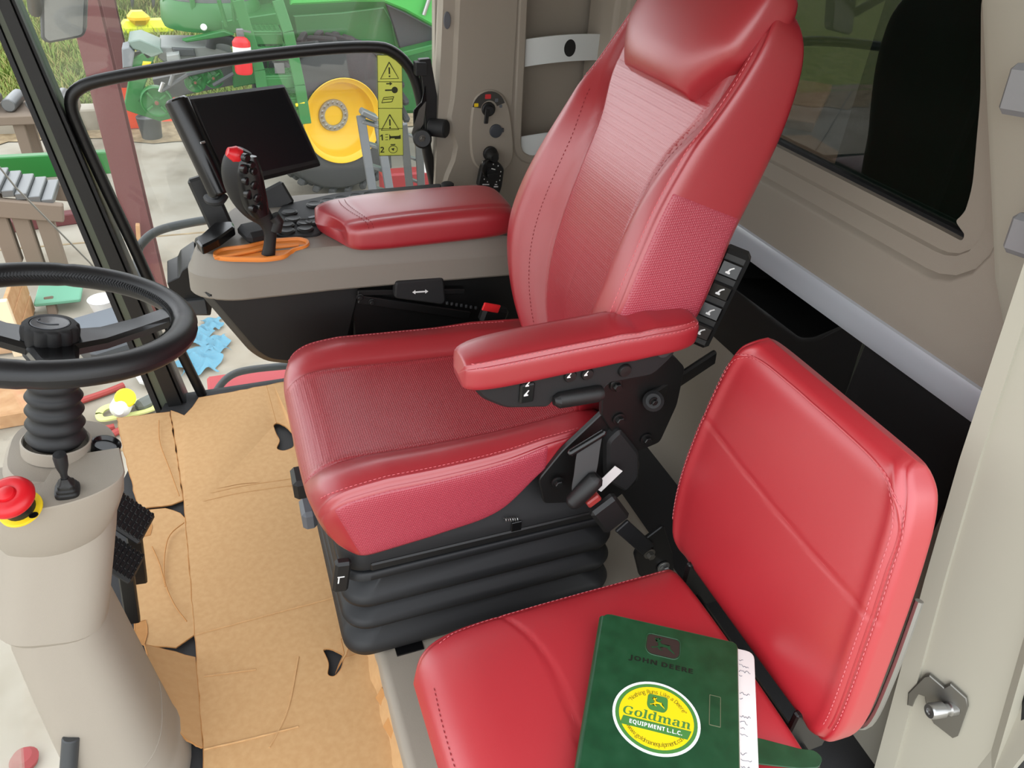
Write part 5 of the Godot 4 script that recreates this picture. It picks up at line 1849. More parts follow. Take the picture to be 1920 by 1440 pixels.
func build_notebook() -> void:
	var t := thing("notebook", "green leather notebook with a round yellow sticker on red seat", "notebook")
	var y := 0.462
	var tl := on_y(1132, 1150, y); var tr := on_y(1381, 1192, y)
	var ex := Vector3(-0.557, 0.0, 0.83).normalized()
	var ey := Vector3.UP.cross(ex).normalized()        # up the page
	if ey.x < 0: ey = -ey
	var W := tl.distance_to(tr)
	var Hh := 0.305
	var b := Basis(ex, ey, Vector3.UP)
	var org := tl - ey * Hh
	var loc := func(px: float, py: float) -> Vector2:
		var p := on_y(px, py, y)
		return Vector2((p - org).dot(ex), (p - org).dot(ey))
	# pages
	var mb := MB.new()
	var pg := round_poly(V2([0.02, 0.01, W + 0.028, 0.01, W + 0.028, Hh - 0.008, 0.02, Hh - 0.008]), [0, 0.004, 0.014, 0], 4)
	mb.extrude(pg, org - Vector3(0, 0.014, 0), b, 0.0125, 0.0008)
	var pages := obj("pages", mb, M.paper, t)
	# handwriting on the margin
	mb = MB.new()
	for i in 26:
		var yy := Hh - 0.03 - i * 0.010
		var x := W + 0.003
		var pth := []
		var n := rng.randi_range(3, 9)
		for k in n: pth.append(org + ex * (x + k * 0.0022) + ey * (yy + (rng.randf() - 0.5) * 0.005) + Vector3(0, -0.0012, 0))
		if i in [4, 5, 8, 9, 14, 15, 20]: continue
		mb.tube(spline(pth, 3), 0.00035, 4)
	stuff(obj("handwriting", mb, M.ink, pages))
	# covers
	mb = MB.new()
	var cv := round_poly(V2([0, 0, W, 0, W, Hh, 0, Hh]), [0.01, 0.004, 0.008, 0.012], 4)
	mb.extrude(cv, org - Vector3(0, 0.0012, 0), b, 0.003, 0.0008)
	mb.extrude(cv, org - Vector3(0, 0.0175, 0), b, 0.003, 0.0008)
	for k in 12:
		var a0 := PI * 0.5 + PI * k / 12.0; var a1 := PI * 0.5 + PI * (k + 1) / 12.0
		var q := []
		for a in [a0, a1]:
			for h in [0.006, Hh - 0.006]: q.append(org + ex * (cos(a) * 0.008 + 0.002) + ey * h + Vector3(0, -0.0075 + sin(a) * 0.0092, 0))
		var j := mb.v.size()
		for p in q: mb.v.append(p)
		mb.quad(j, j + 1, j + 3, j + 2)
	var cover := obj("cover", mb, M.leather_green, t)
	mb = MB.new()
	mb.tube([org + ey * Hh + ex * 0.012, org + ey * Hh + ex * (W - 0.006)], 0.0012, 6); mb.tube([org + ex * W + ey * 0.01, org + ex * W + ey * (Hh - 0.008)], 0.0011, 6)
	obj("raw_edge", mb, M.leather_edge, cover)
	var top := y + 0.002
	# embossed shield with a leaping deer, and the name under it
	var ec: Vector2 = loc.call(1243, 1213)
	var sz := 0.0235
	var lift := Vector3(0, 0.0018, 0)
	var at2 := func(p: Vector2) -> Vector3: return org + ex * p.x + ey * p.y + lift
	mb = MB.new()
	mb.extrude(round_poly(V2([-0.026, 0.018, -0.027, -0.010, -0.020, -0.019, 0.020, -0.019, 0.027, -0.010, 0.026, 0.018]), 0.008, 4), at2.call(ec), b, 0.0004)
	var em := obj("embossed_emblem", mb, M.emboss_brown, cover)
	mb = MB.new()
	mb.extrude(scale_poly(LEAPER, 0.020, 0.0145), at2.call(ec) + Vector3(0, 0.0004, 0), b, 0.0005)
	obj("deer", mb, M.leather_green, em)
	mb = MB.new()
	var fo := []
	for p in round_poly(V2([-0.0275, 0.0195, -0.0285, -0.011, -0.021, -0.0205, 0.021, -0.0205, 0.0285, -0.011, 0.0275, 0.0195]), 0.008, 4): fo.append(at2.call(ec + p))
	fo.append(fo[0])
	mb.tube(fo, 0.0008, 5, false)
	obj("emblem_rim", mb, M.leather_green, em)
	var jt: Vector2 = loc.call(1240, 1247)
	place_text(cover, "embossed_name", lettering("JOHN DEERE", 0.0138, 0.0005, false, true), M.emboss, at2.call(jt) + Vector3(0, 0.0002, 0), b * Basis.from_scale(Vector3(1.25, 0.85, 1)))
	# pen loop slot
	var sl: Vector2 = loc.call(1340, 1334)
	mb = MB.new()
	mb.extrude(rect(0.016, 0.050, 0.002, 2), at2.call(sl), b, 0.0006, 0.0003)
	var so := obj("strap_slot", mb, M.leather_green, cover)
	mb = MB.new()
	var oc: Vector3 = at2.call(sl)
	var oq := [oc + ex * 0.008 + ey * 0.025, oc + ex * 0.008 - ey * 0.025, oc - ex * 0.008 - ey * 0.025, oc - ex * 0.008 + ey * 0.025]
	for k in 4: mb.tube([oq[k], oq[(k + 1) % 4]], 0.0009, 5)
	obj("slot_edge", mb, M.leather_edge, so)
	# sticker
	var sc: Vector2 = loc.call(1230, 1347)
	var st: Vector3 = at2.call(sc)
	var rx: float = (loc.call(1147, 1338) as Vector2).distance_to(loc.call(1312, 1358)) * 0.5
	var ry: float = (loc.call(1222, 1278) as Vector2).distance_to(loc.call(1238, 1417)) * 0.5
	var sk := MeshInstance3D.new()
	mb = MB.new()
	mb.extrude(ellipse(rx, ry, 56), st, b, 0.0004)
	sk = obj("sticker", mb, M.st_white, cover)
	sk.set_meta("label", "round yellow and green dealer sticker with white rim")
	mb = MB.new(); mb.extrude(ellipse(rx * 0.935, ry * 0.93, 56), st + Vector3(0, 0.0004, 0), b, 0.0002)
	obj("green_ring", mb, M.st_green, sk)
	mb = MB.new(); mb.extrude(ellipse(rx * 0.85, ry * 0.84, 56), st + Vector3(0, 0.0006, 0), b, 0.0002)
	obj("yellow_field", mb, M.st_yellow, sk)
	var h3 := Vector3(0, 0.0009, 0)
	mb = MB.new(); mb.extrude(round_poly(V2([-0.23, 0.20, -0.24, -0.10, -0.17, -0.21, 0.17, -0.21, 0.24, -0.10, 0.23, 0.20]), 0.08, 4), st + h3 + ey * ry * 0.40, Basis(ex * rx, ey * rx, Vector3.UP), 0.0002)
	var sm := obj("small_emblem", mb, M.st_green, sk)
	mb = MB.new(); mb.extrude(scale_poly(LEAPER, rx * 0.18, rx * 0.14), st + h3 + ey * ry * 0.40 + Vector3(0, 0.0003, 0), b, 0.0002)
	obj("deer", mb, M.st_yellow, sm)
	place_text(sk, "lettering", lettering("Goldman", rx * 0.285, 0.0003, true, true), M.st_green, st + h3 + ey * ry * 0.0, Basis(ex * 1.18, ey + ex * 0.12, Vector3.UP))
	mb = MB.new(); mb.extrude(V2([-0.74, 0.10, -0.80, -0.12, 0.72, -0.12, 0.80, 0.10]), st + h3 - ey * ry * 0.26, Basis(ex * rx, ey * rx, Vector3.UP), 0.0002)
	var rb := obj("ribbon", mb, M.st_green, sk)
	place_text(rb, "lettering", lettering("EQUIPMENT L.L.C.", rx * 0.137, 0.0003, false, true), M.st_white, st + h3 - ey * ry * 0.27 + Vector3(0, 0.0003, 0), Basis(ex * 1.02, ey, Vector3.UP))
	arc_text(sk, "www.goldmanequipment.com", st + h3, b, rx * 0.72, ry * 0.71, 212.0, 330.0, rx * 0.135, false)
	arc_text(sk, "\"Nothing Runs Like a Deere\"", st + h3, b, rx * 0.70, ry * 0.70, 155.0, 25.0, rx * 0.135, true)
	# closing strap hanging from the back cover
	mb = MB.new()
	var sp := PackedVector2Array()
	for q in [[1404, 1386], [1420, 1384], [1500, 1405], [1528, 1408], [1542, 1422], [1536, 1440], [1500, 1442], [1408, 1432]]:
		var p := on_y(q[0], q[1], 0.444)
		sp.append(Vector2((p - org).dot(ex), (p - org).dot(ey)))
	mb.extrude(round_poly(sp, 0.006, 3), Vector3(org.x, 0.4435, org.z), b, 0.0025, 0.0006)
	obj("strap", mb, M.leather_green, t)
func scale_poly(a: Array, sx: float, sy: float) -> PackedVector2Array:
	var r := PackedVector2Array()
	for i in range(0, a.size(), 2): r.append(Vector2(a[i] * sx, a[i + 1] * sy))
	return r
func arc_text(parent: Node, text: String, c: Vector3, b: Basis, rx: float, ry: float, a0: float, a1: float, size: float, over: bool) -> void:
	var st := SurfaceTool.new()
	st.begin(Mesh.PRIMITIVE_TRIANGLES)
	var n := text.length()
	var wd := []
	var total := 0.0
	for i in n:
		var w := 0.62
		if text[i] in "iltj.\"' ": w = 0.36
		elif text[i] in "mwWN": w = 0.9
		wd.append(w); total += w
	var acc := 0.0
	for i in n:
		var k: float = (acc + wd[i] * 0.5) / total
		acc += wd[i]
		if text[i] == " ": continue
		var a := deg_to_rad(lerp(a0, a1, k))
		var p := Vector2(cos(a) * rx, sin(a) * ry)
		var tn := Vector2(-sin(a) * rx, cos(a) * ry).normalized()
		if over: tn = -tn
		var up := Vector2(-tn.y, tn.x)
		var tm := lettering(text[i], size, 0.0003, false, false)
		var x3 := b.x * tn.x + b.y * tn.y
		var y3 := b.x * up.x + b.y * up.y
		st.append_from(tm, 0, Transform3D(Basis(x3, y3, b.z), c + b.x * p.x + b.y * p.y))
	var o := MeshInstance3D.new()
	o.mesh = st.commit()
	o.material_override = M.st_dark
	o.name = "arched_lettering"
	parent.add_child(o, true)
	stuff(o)

# ---------------------------------------------------------------- fittings on the right wall and side glass
func build_cab_details() -> void:
	var x0 := 2.144
	var wall := Basis(Vector3(0, 0, 1), Vector3.UP, Vector3.LEFT)
	# ignition panel: raised pill-shaped plate
	var t := thing("ignition_panel", "oval panel with ignition key and round sockets on side post", "panel")
	var poly := PackedVector2Array()
	for q in [[884, 205], [892, 180], [912, 168], [934, 172], [950, 190], [958, 225], [962, 285], [952, 312], [928, 326], [900, 318], [884, 296], [880, 250]]:
		var p := on_x(q[0], q[1], x0)
		poly.append(Vector2(p.z, p.y))
	var mb := MB.new()
	var pp := PackedVector2Array()
	for p in spline(Array(poly), 4, true): pp.append(p)
	mb.extrude(pp, Vector3(x0 + 0.004, 0, 0), wall, 0.012, 0.005)
	var pl := obj("panel_plate", mb, M.beige, t)
	mb = MB.new()
	var arc := PackedVector2Array()
	var kc := on_x(915, 204, x0)
	for k in 13:
		var a := deg_to_rad(lerp(20.0, 170.0, k / 12.0)); arc.append(Vector2(cos(a), sin(a)) * 0.052)
	for k in 13:
		var a := deg_to_rad(lerp(170.0, 20.0, k / 12.0)); arc.append(Vector2(cos(a), sin(a)) * 0.026)
	mb.extrude(arc, Vector3(x0 - 0.008, kc.y, kc.z), wall, 0.0008)
	var lg := obj("legend", mb, mat(rgb(62, 60, 56), 0.5), pl)
	var dab := func(x: float, y: float, w: float, h: float, m: Material, called: String):
		var p := on_x(x, y, x0 - 0.009)
		var k := MB.new()
		k.extrude(rect(w, h, 0.002, 2), p, wall, 0.0006)
		obj(called, k, m, lg)
	dab.call(915, 181, 0.018, 0.013, mat(rgb(206, 52, 56), 0.5), "red_mark")
	dab.call(893, 197, 0.013, 0.010, M.yellow, "yellow_mark")
	dab.call(931, 188, 0.010, 0.010, M.grey, "position_mark")
	dab.call(939, 199, 0.009, 0.009, M.grey, "position_mark")
	var knob := func(x: float, y: float, r: float, d: float, m: Material, called: String) -> Node:
		var k := MB.new()
		k.lathe([[r, 0.0], [r, d * 0.75], [r * 0.86, d], [0.001, d]], on_x(x, y, x0 - 0.007), Basis(Vector3.UP, Vector3.LEFT, Vector3(0, 0, 1)), 24)
		return obj(called, k, m, t)
	knob.call(915, 204, 0.0205, 0.010, M.black, "ignition_barrel")
	knob.call(915, 204, 0.013, 0.020, M.black_soft, "key_bow")
	mb = MB.new()
	var k0 := on_x(914, 204, x0 - 0.025); var k1 := on_x(911, 232, x0 - 0.024)
	mb.beam(k0, k1, 0.006, 0.013, Vector3(0, 0, 1), 0.002)
	obj("key_grip", mb, M.black, t)
	knob.call(929, 245, 0.020, 0.008, mat(rgb(62, 66, 72), 0.5), "socket_cap")
	mb = MB.new()
	mb.box(on_x(942, 244, x0 - 0.010), Vector3(0.005, 0.012, 0.008), Basis(), 0.001)
	obj("cap_hinge", mb, mat(rgb(62, 66, 72), 0.5), t)
	knob.call(903, 251, 0.004, 0.001, M.black, "screw_hole")
	# plug with lead and a hand-held dial box hanging from it
	var d := thing("dial_controller", "small black dial control box plugged into the ignition panel", "controller")
	mb = MB.new()
	mb.lathe([[0.022, 0.0], [0.023, 0.010], [0.019, 0.012], [0.019, 0.030], [0.014, 0.036], [0.012, 0.05]], on_x(918, 287, x0 - 0.007), Basis(Vector3.UP, (Vector3.LEFT + Vector3(0, -0.35, 0)).normalized(), Vector3(0, 0, 1)).orthonormalized(), 20)
	obj("plug", mb, M.black, d)
	mb = MB.new()
	mb.tube(spline([on_x(914, 300, x0 - 0.05), on_x(908, 306, x0 - 0.06), on_x(906, 318, x0 - 0.055), on_x(910, 330, x0 - 0.045)], 5), 0.0055, 8)
	obj("lead", mb, M.black, d)
	mb = MB.new()
	mb.cyl(on_x(907, 302, x0 - 0.035), on_x(905, 322, x0 - 0.035), 0.0055, 10)
	obj("metal_clip", mb, M.steel, d)
	var xb := x0 - 0.045
	var bc := on_x(922, 333, xb)
	var box := PackedVector2Array()
	for q in [[904, 312], [914, 304], [938, 306], [946, 318], [941, 352], [934, 370], [896, 350], [900, 330]]:
		var p := on_x(q[0], q[1], xb)
		box.append(Vector2(p.z - bc.z, p.y - bc.y))
	mb = MB.new()
	mb.extrude(round_poly(box, 0.008, 3), bc + Vector3(0.02, 0, 0), wall, 0.02, 0.003)
	var bx := obj("control_box", mb, M.black, d)
	mb = MB.new()
	var dc := on_x(922, 324, xb - 0.001)
	mb.lathe([[0.0175, 0.0], [0.0165, 0.008], [0.001, 0.008]], dc, Basis(Vector3.UP, Vector3.LEFT, Vector3(0, 0, 1)), 24)
	mb.box(dc + Vector3(-0.011, 0, 0), Vector3(0.010, 0.006, 0.032), Basis(Vector3.RIGHT, -0.12), 0.001)
	obj("dial", mb, M.black_soft, bx)
	mb = MB.new()
	mb.box(on_x(925, 317, xb - 0.013), Vector3(0.001, 0.003, 0.013), Basis(Vector3.RIGHT, 0.3))
	for q in [[939, 322], [938, 330], [937, 338], [931, 341], [914, 341], [908, 336], [907, 329], [925, 308], [934, 311]]:
		mb.box(on_x(q[0], q[1], xb - 0.0006), Vector3(0.0008, 0.0035, 0.003), Basis())
	mb.box(on_x(911, 346, xb - 0.0006), Vector3(0.0008, 0.003, 0.022), Basis(Vector3.RIGHT, 0.08))
	mb.box(on_x(930, 350, xb - 0.0006), Vector3(0.0008, 0.004, 0.014), Basis(Vector3.RIGHT, 0.08)); mb.box(on_x(930, 346, xb - 0.0006), Vector3(0.0008, 0.003, 0.008), Basis(Vector3.RIGHT, 0.08))
	stuff(obj("printed_marks", mb, M.white, bx))
	mb = MB.new()
	mb.tube(spline([on_x(932, 360, xb), on_x(936, 375, xb), on_x(934, 400, xb)], 4), 0.006, 8)
	obj("strap", mb, M.black, bx)
	# small knob on the sill by the console
	var sk := thing("sill_knob", "small dark round knob on the sill behind red console pad", "knob")
	mb = MB.new()
	mb.lathe([[0.016, -0.03], [0.016, 0.0], [0.019, 0.003], [0.019, 0.012], [0.015, 0.015], [0.001, 0.015]], on_x(839, 352, 2.05), Basis(), 20)
	obj("cap", mb, M.black_soft, sk)
	# window catch: arm, plates and pivot on the post
	var c := thing("window_catch", "black side window catch with bent steel plates on the post", "latch")
	plate(c, "arm", [[786, 112], [808, 110], [820, 180], [818, 245], [800, 262], [796, 190]], 2.165, 0.02, M.black, 0.004)
	plate(c, "head_block", [[780, 118], [801, 118], [801, 143], [780, 143]], 2.15, 0.03, M.black_soft, 0.003)
	plate(c, "spring_plate", [[790, 192], [798, 160], [800, 190], [792, 240], [776, 262], [775, 208]], 2.16, 0.004, M.black_gloss, 0.003)
	plate(c, "steel_plate", [[786, 206], [799, 190], [794, 232], [776, 262], [772, 250]], 2.157, 0.003, M.dull_steel, 0.002, 0.0)
	mb = MB.new()
	mb.cyl(on_x(792, 260, 2.175), on_x(792, 260, 2.13), 0.028, 20, 0.005)
	obj("pivot", mb, M.black, c)
	bolt(c, on_x(792, 260, 2.13), Vector3.LEFT, 0.007, 0.006, M.dull_steel)
	mb = MB.new()
	mb.cyl(on_x(806, 238, 2.17), on_x(838, 242, 2.135), 0.026, 20, 0.004)
	obj("hinge_barrel", mb, M.black_soft, c)
	mb = MB.new()
	mb.extrude(ellipse(0.010, 0.022, 18), on_x(838, 38, 2.158), Basis(Vector3(0, 0, 1), Vector3.UP, Vector3.LEFT), 0.004, 0.001)
	var fc := obj("plug_cap", mb, M.grey)
	tag(fc, "small grey oval plug cap near top of side post", "cap")
	# two yellow warning decals on the glass
	var xd := 2.2035
	for i in 2:
		var y0: Array = [[707, 103, 753, 104, 755, 203, 709, 203], [709, 203, 754, 203, 756, 291, 711, 292]][i]
		var dcl := thing("warning_decal", ["yellow warning decal with triangle, key and open book", "yellow warning decal numbered 1 and 2 with horn and engine"][i], "decal", "warning decals on the side glass")
		var q := []
		for k in 4: q.append(on_x(y0[k * 2], y0[k * 2 + 1], xd))
		mb = MB.new()
		var dp := PackedVector2Array()
		for p in q: dp.append(Vector2(p.z, p.y))
		mb.extrude(round_poly(dp, 0.003, 2), Vector3(xd, 0, 0), wall, 0.0006)
		var base := obj("sheet", mb, M.decal, dcl)
		mb = MB.new()
		for k in 4: mb.tube([q[k] + Vector3(-0.0008, 0, 0), q[(k + 1) % 4] + Vector3(-0.0008, 0, 0)], 0.0008, 4)
		var mid: Vector3 = q[0].lerp(q[3], [0.49, 0.42][i]); var mid2: Vector3 = q[1].lerp(q[2], [0.49, 0.42][i])
		mb.tube([mid + Vector3(-0.0008, 0, 0), mid2 + Vector3(-0.0008, 0, 0)], 0.0008, 4)
		obj("border_line", mb, M.decal_ink, base)
		# warning triangle
		mb = MB.new()
		var tc := on_x([730, 731][i], [134, 231][i], xd - 0.0008)
		var s := 0.026
		var tri := [tc + Vector3(0, s * 0.95, 0), tc + Vector3(0, -s * 0.75, s), tc + Vector3(0, -s * 0.75, -s), tc + Vector3(0, s * 0.95, 0)]
		mb.tube(tri, 0.0016, 5)
		mb.box(tc + Vector3(0, 0.002, 0), Vector3(0.001, 0.018, 0.004)); mb.box(tc + Vector3(0, -0.013, 0), Vector3(0.001, 0.004, 0.004))
		stuff(obj("warning_triangle", mb, M.decal_ink, base))
		mb = MB.new()
		if i == 0:
			var a := on_x(728, 157, xd - 0.0008)
			mb.box(a, Vector3(0.001, 0.003, 0.012)); mb.extrude(V2([0.004, 0.005, 0.012, 0, 0.004, -0.005]), a, wall, 0.0006)
			var key := on_x(731, 169, xd - 0.0008)
			mb.extrude(ellipse(0.009, 0.009, 14), key + Vector3(0, 0, 0.014), wall, 0.0006)
			mb.box(key + Vector3(0, 0, -0.002), Vector3(0.001, 0.004, 0.024))
			stuff(obj("key_symbol", mb, M.decal_ink, base))
			mb = MB.new()
			var bk := on_x(727, 187, xd - 0.0008)
			var o := [Vector3(0, -0.008, -0.018), Vector3(0, 0.006, -0.012), Vector3(0, 0.008, 0.018), Vector3(0, -0.006, 0.012), Vector3(0, -0.008, -0.018)]
			for k in 4: mb.tube([bk + o[k], bk + o[k + 1]], 0.001, 4)
			mb.tube([bk + Vector3(0, 0.001, -0.012), bk + Vector3(0, 0.002, 0.014)], 0.001, 4)
			stuff(obj("book_symbol", mb, M.decal_ink, base))
		else:
			place_text(base, "numeral", lettering("1", 0.024, 0.0005), M.decal_ink, on_x(716, 258, xd - 0.001), Basis(Vector3(0, 0, 1), Vector3.UP, Vector3.LEFT))
			place_text(base, "numeral", lettering("2", 0.024, 0.0005), M.decal_ink, on_x(717, 281, xd - 0.001), Basis(Vector3(0, 0, 1), Vector3.UP, Vector3.LEFT))
			var hn := on_x(740, 257, xd - 0.0008)
			mb.extrude(V2([-0.016, 0.010, -0.012, 0.003, 0.012, 0.003, 0.018, 0.006, 0.018, -0.006, 0.0, -0.006, 0.0, -0.003, -0.012, -0.003, -0.016, -0.009]), hn, wall, 0.0006)
			for k in 3: mb.box(on_x(725, 252 + k * 5, xd - 0.0008), Vector3(0.001, 0.0015, 0.008))
			stuff(obj("horn_symbol", mb, M.decal_ink, base))
			mb = MB.new()
			var en := on_x(737, 280, xd - 0.0008)
			var cir := []
			for k in 17: cir.append(en + Vector3(0, sin(TAU * k / 16.0) * 0.011, cos(TAU * k / 16.0) * 0.013))
			mb.tube(cir, 0.001, 4, false)
			mb.box(en + Vector3(0, 0.014, 0), Vector3(0.001, 0.003, 0.014)); mb.extrude(V2([-0.006, 0.002, 0.004, 0.004, 0.001, -0.005]), en, wall, 0.0006)
			stuff(obj("engine_symbol", mb, M.decal_ink, base))
	# outside: bent handrails, red ladder landing and the wing mirror
	var hr := thing("handrail", "bent dark tubular handrail outside the side window", "handrail", "handrails outside the side glass")
	mb = MB.new()
	mb.tube(spline([on_x(262, 560, 2.26), on_x(258, 478, 2.40), on_x(270, 452, 2.42), on_x(296, 433, 2.42), on_x(340, 421, 2.42), on_x(400, 411, 2.42), on_x(470, 404, 2.42)], 6), 0.0135, 12)
	obj("tube", mb, M.gun_grey, hr, 60.0)
	var h2 := thing("handrail", "low dark tubular rail over the red landing outside", "handrail", "handrails outside the side glass")
	mb = MB.new()
	mb.tube(spline([on_x(392, 770, 2.42), on_x(405, 735, 2.42), on_x(430, 706, 2.42), on_x(470, 693, 2.42), on_x(560, 684, 2.42), on_x(640, 676, 2.42)], 6), 0.0135, 12)
	obj("tube", mb, M.gun_grey, h2, 60.0)
	var rl := thing("landing_panel", "red painted steel landing panel outside below the console", "panel")
	mb = MB.new()
	var a0 := on_x(418, 748, 2.55); var a1 := on_x(560, 700, 2.55)
	mb.box(Vector3(2.62, a0.y - 0.03, (a0.z + a1.z) * 0.5 + 0.25), Vector3(0.22, 0.06, 0.9), Basis(), 0.01)
	obj("deck_plate", mb, mat(rgb(176, 40, 48), 0.4), rl)
	var mr := thing("wing_mirror", "grey wing mirror seen through the windscreen beside the pillar", "mirror")
	var xm := 2.95
	var mp := PackedVector2Array()
	for q in [[72, -60], [165, -60], [161, 60], [154, 70], [90, 82], [76, 74]]:
		var p := on_x(q[0], q[1], xm)
		mp.append(Vector2(p.z, p.y))
	mb = MB.new()
	mb.extrude(round_poly(mp, 0.02, 4), Vector3(xm + 0.05, 0, 0), wall, 0.05, 0.006)
	obj("mirror_housing", mb, M.gun_grey, mr)
	mb = MB.new()
	var mg := PackedVector2Array()
	for q in [[82, -60], [160, -60], [155, 62], [148, 66], [92, 77], [84, 70]]:
		var p := on_x(q[0], q[1], xm)
		mg.append(Vector2(p.z, p.y))
	mb.extrude(round_poly(mg, 0.012, 4), Vector3(xm - 0.001, 0, 0), Basis(Vector3(0, 0, 1), Vector3.UP, Vector3.LEFT), 0.002)
	obj("mirror_glass", mb, M.mirror, mr)
	mb = MB.new()
	mb.cyl(on_x(66, 20, xm + 0.02), on_x(48, -120, 2.5), 0.02, 12)
	obj("mirror_arm", mb, M.black_metal, mr)
	# dark grain-tank front wall beyond the tinted rear glass, with boards on an added dark ledge
	var gw := thing("tank_front_wall", "dark green tank wall standing close behind the rear window", "wall panel")
	mb = MB.new()
	mb.box(Vector3(0.80, 1.0, 1.62), Vector3(1.60, 2.0, 0.04), Basis(), 0.01)
	obj("wall_sheet", mb, M.tank_wall, gw)
	for i in 3:
		mb = MB.new()
		mb.beam(Vector3([0.5, 0.9, 1.25][i], 0.1, 1.59), Vector3([0.5, 0.9, 1.25][i], 1.9, 1.59), 0.05, 0.03, Vector3(0, 0, 1), 0.006)
		obj("stiffener", mb, M.tank_wall, gw)
	mb = MB.new()
	mb.box(Vector3(1.25, 0.80, 2.1), Vector3(2.6, 0.04, 1.7), Basis(), 0.01)
	obj("added_ledge", mb, M.tank_wall, gw)  # added plate: carries the boards and hides bright ground, darkening the rear view
	for i in 2:
		var bd := thing("loose_board", ["pale wooden board glimpsed low through the rear window", "pale wooden board end leaning behind the headrest"][i], "board", "boards behind the rear window")
		mb = MB.new()
		if i == 0: mb.beam(on_y(1485, 262, 0.835), on_y(1615, 342, 0.835), 0.12, 0.03, Vector3.UP, 0.003)
		else: mb.beam(on_y(1478, 232, 0.835), on_y(1520, 160, 0.835), 0.16, 0.03, Vector3.UP, 0.003)
		obj("plank", mb, M.wood, bd)

# ---------------------------------------------------------------- yard
func build_yard() -> void:
	var mb := MB.new()
	mb.grid(30, 30, func(u: float, v: float) -> Vector3: return Vector3(lerp(-12.0, 12.6, u), GROUND, lerp(-26.0, 26.0, v)))
	var g := struct("ground_concrete", mb, M.concrete)
	g.name = "floor_yard"
	# expansion joints cut as shallow dark grooves, a soil stain
	for x in [4.6, 8.2]:
		mb = MB.new()
		mb.box(Vector3(x, GROUND + 0.001, 0), Vector3(0.03, 0.006, 40.0))
		obj("slab_joint", mb, M.dirt, g)
	mb = MB.new()
	mb.grid(80, 60, func(u: float, v: float) -> Vector3: return Vector3(12.5 + 90.0 * u * u, GROUND + 0.02 + 0.03 * sin(u * 91.0) * sin(v * 37.0), lerp(-60.0, 60.0, v)))
	var gr := struct("floor_grass", mb, M.grass_soil, 180.0)
	mb = MB.new()
	mb.grid(40, 60, func(u: float, v: float) -> Vector3: return Vector3(lerp(11.6, 12.9, u) + 0.25 * sin(v * 40.0) + 0.1 * sin(v * 171.0), GROUND + 0.012 + 0.012 * sin(u * PI), lerp(-14.0, 4.0, v)))
	obj("dirt_verge", mb, M.dirt, gr, 180.0)
	# tufts of grass
	for kind in 2:
		var tuft := MB.new()
		for i in 9:
			var a := rng.randf() * TAU
			var d := Vector3(cos(a), 0, sin(a))
			var o := d * rng.randf() * 0.05
			var h := 0.10 + rng.randf() * 0.14
			var w := Vector3(-d.z, 0, d.x) * 0.008
			var k := tuft.v.size()
			for p in [o - w, o + w, o + d * h * 0.3 + Vector3(0, h * 0.7, 0) + w * 0.6, o + d * h * 0.3 + Vector3(0, h * 0.7, 0) - w * 0.6, o + d * h * 0.7 + Vector3(0, h, 0)]: tuft.v.append(p)
			tuft.quad(k, k + 1, k + 2, k + 3); tuft.tri(k + 3, k + 2, k + 4)
		var mm := MultiMesh.new()
		mm.transform_format = MultiMesh.TRANSFORM_3D
		mm.mesh = tuft.mesh(180.0)
		mm.instance_count = 9000
		for i in 9000:
			var x := 12.7 + 22.0 * pow(rng.randf(), 1.5)
			var z := lerp(-0.42 * x - 0.6, 0.10 * x + 0.3, rng.randf()) as float
			mm.set_instance_transform(i, Transform3D(Basis(Vector3.UP, rng.randf() * TAU).scaled(Vector3.ONE * (0.7 + rng.randf() * 0.9)), Vector3(x, GROUND + 0.01, z)))
		var mi := MultiMeshInstance3D.new()
		mi.multimesh = mm
		mi.material_override = [M.blade, M.blade2][kind]
		mi.name = ["grass_tufts", "dry_grass_tufts"][kind]
		add_child(mi)
		tag(mi, ["green grass growing in tufts beyond the concrete", "straw-coloured dry grass among the green tufts"][kind], "grass")
		stuff(mi)
	# open-sided shed posts
	for i in 2:
		var p := thing("steel_post", ["dull red steel shed post close outside the side window", "dull red steel shed post standing behind the green header"][i], "post", "shed posts")
		var c: Vector3 = [Vector3(6.4, 0, -0.69), Vector3(12.2, 0, -1.18)][i]
		var w: float = [0.185, 0.46][i]
		mb = MB.new()
		for s in [-1.0, 1.0]: mb.box(c + Vector3(s * 0.12, 1.0, 0), Vector3(0.016, 6.0, w), Basis(), 0.003)
		obj("flange", mb, M.post, p)
		mb = MB.new()
		mb.box(c + Vector3(0, 1.0, 0), Vector3(0.24, 6.0, 0.014))
		obj("web", mb, M.post, p)
		mb = MB.new()
		mb.box(c + Vector3(0, GROUND + 0.012, 0), Vector3(0.36, 0.024, w + 0.1), Basis(), 0.004)
		obj("base_plate", mb, M.post, p)
		if i == 1:
			mb = MB.new()
			mb.box(c + Vector3(-0.135, GROUND + 0.30, 0.0), Vector3(0.012, 0.56, w * 0.98), Basis(), 0.002)
			obj("orange_band", mb, M.orange_cone, p)

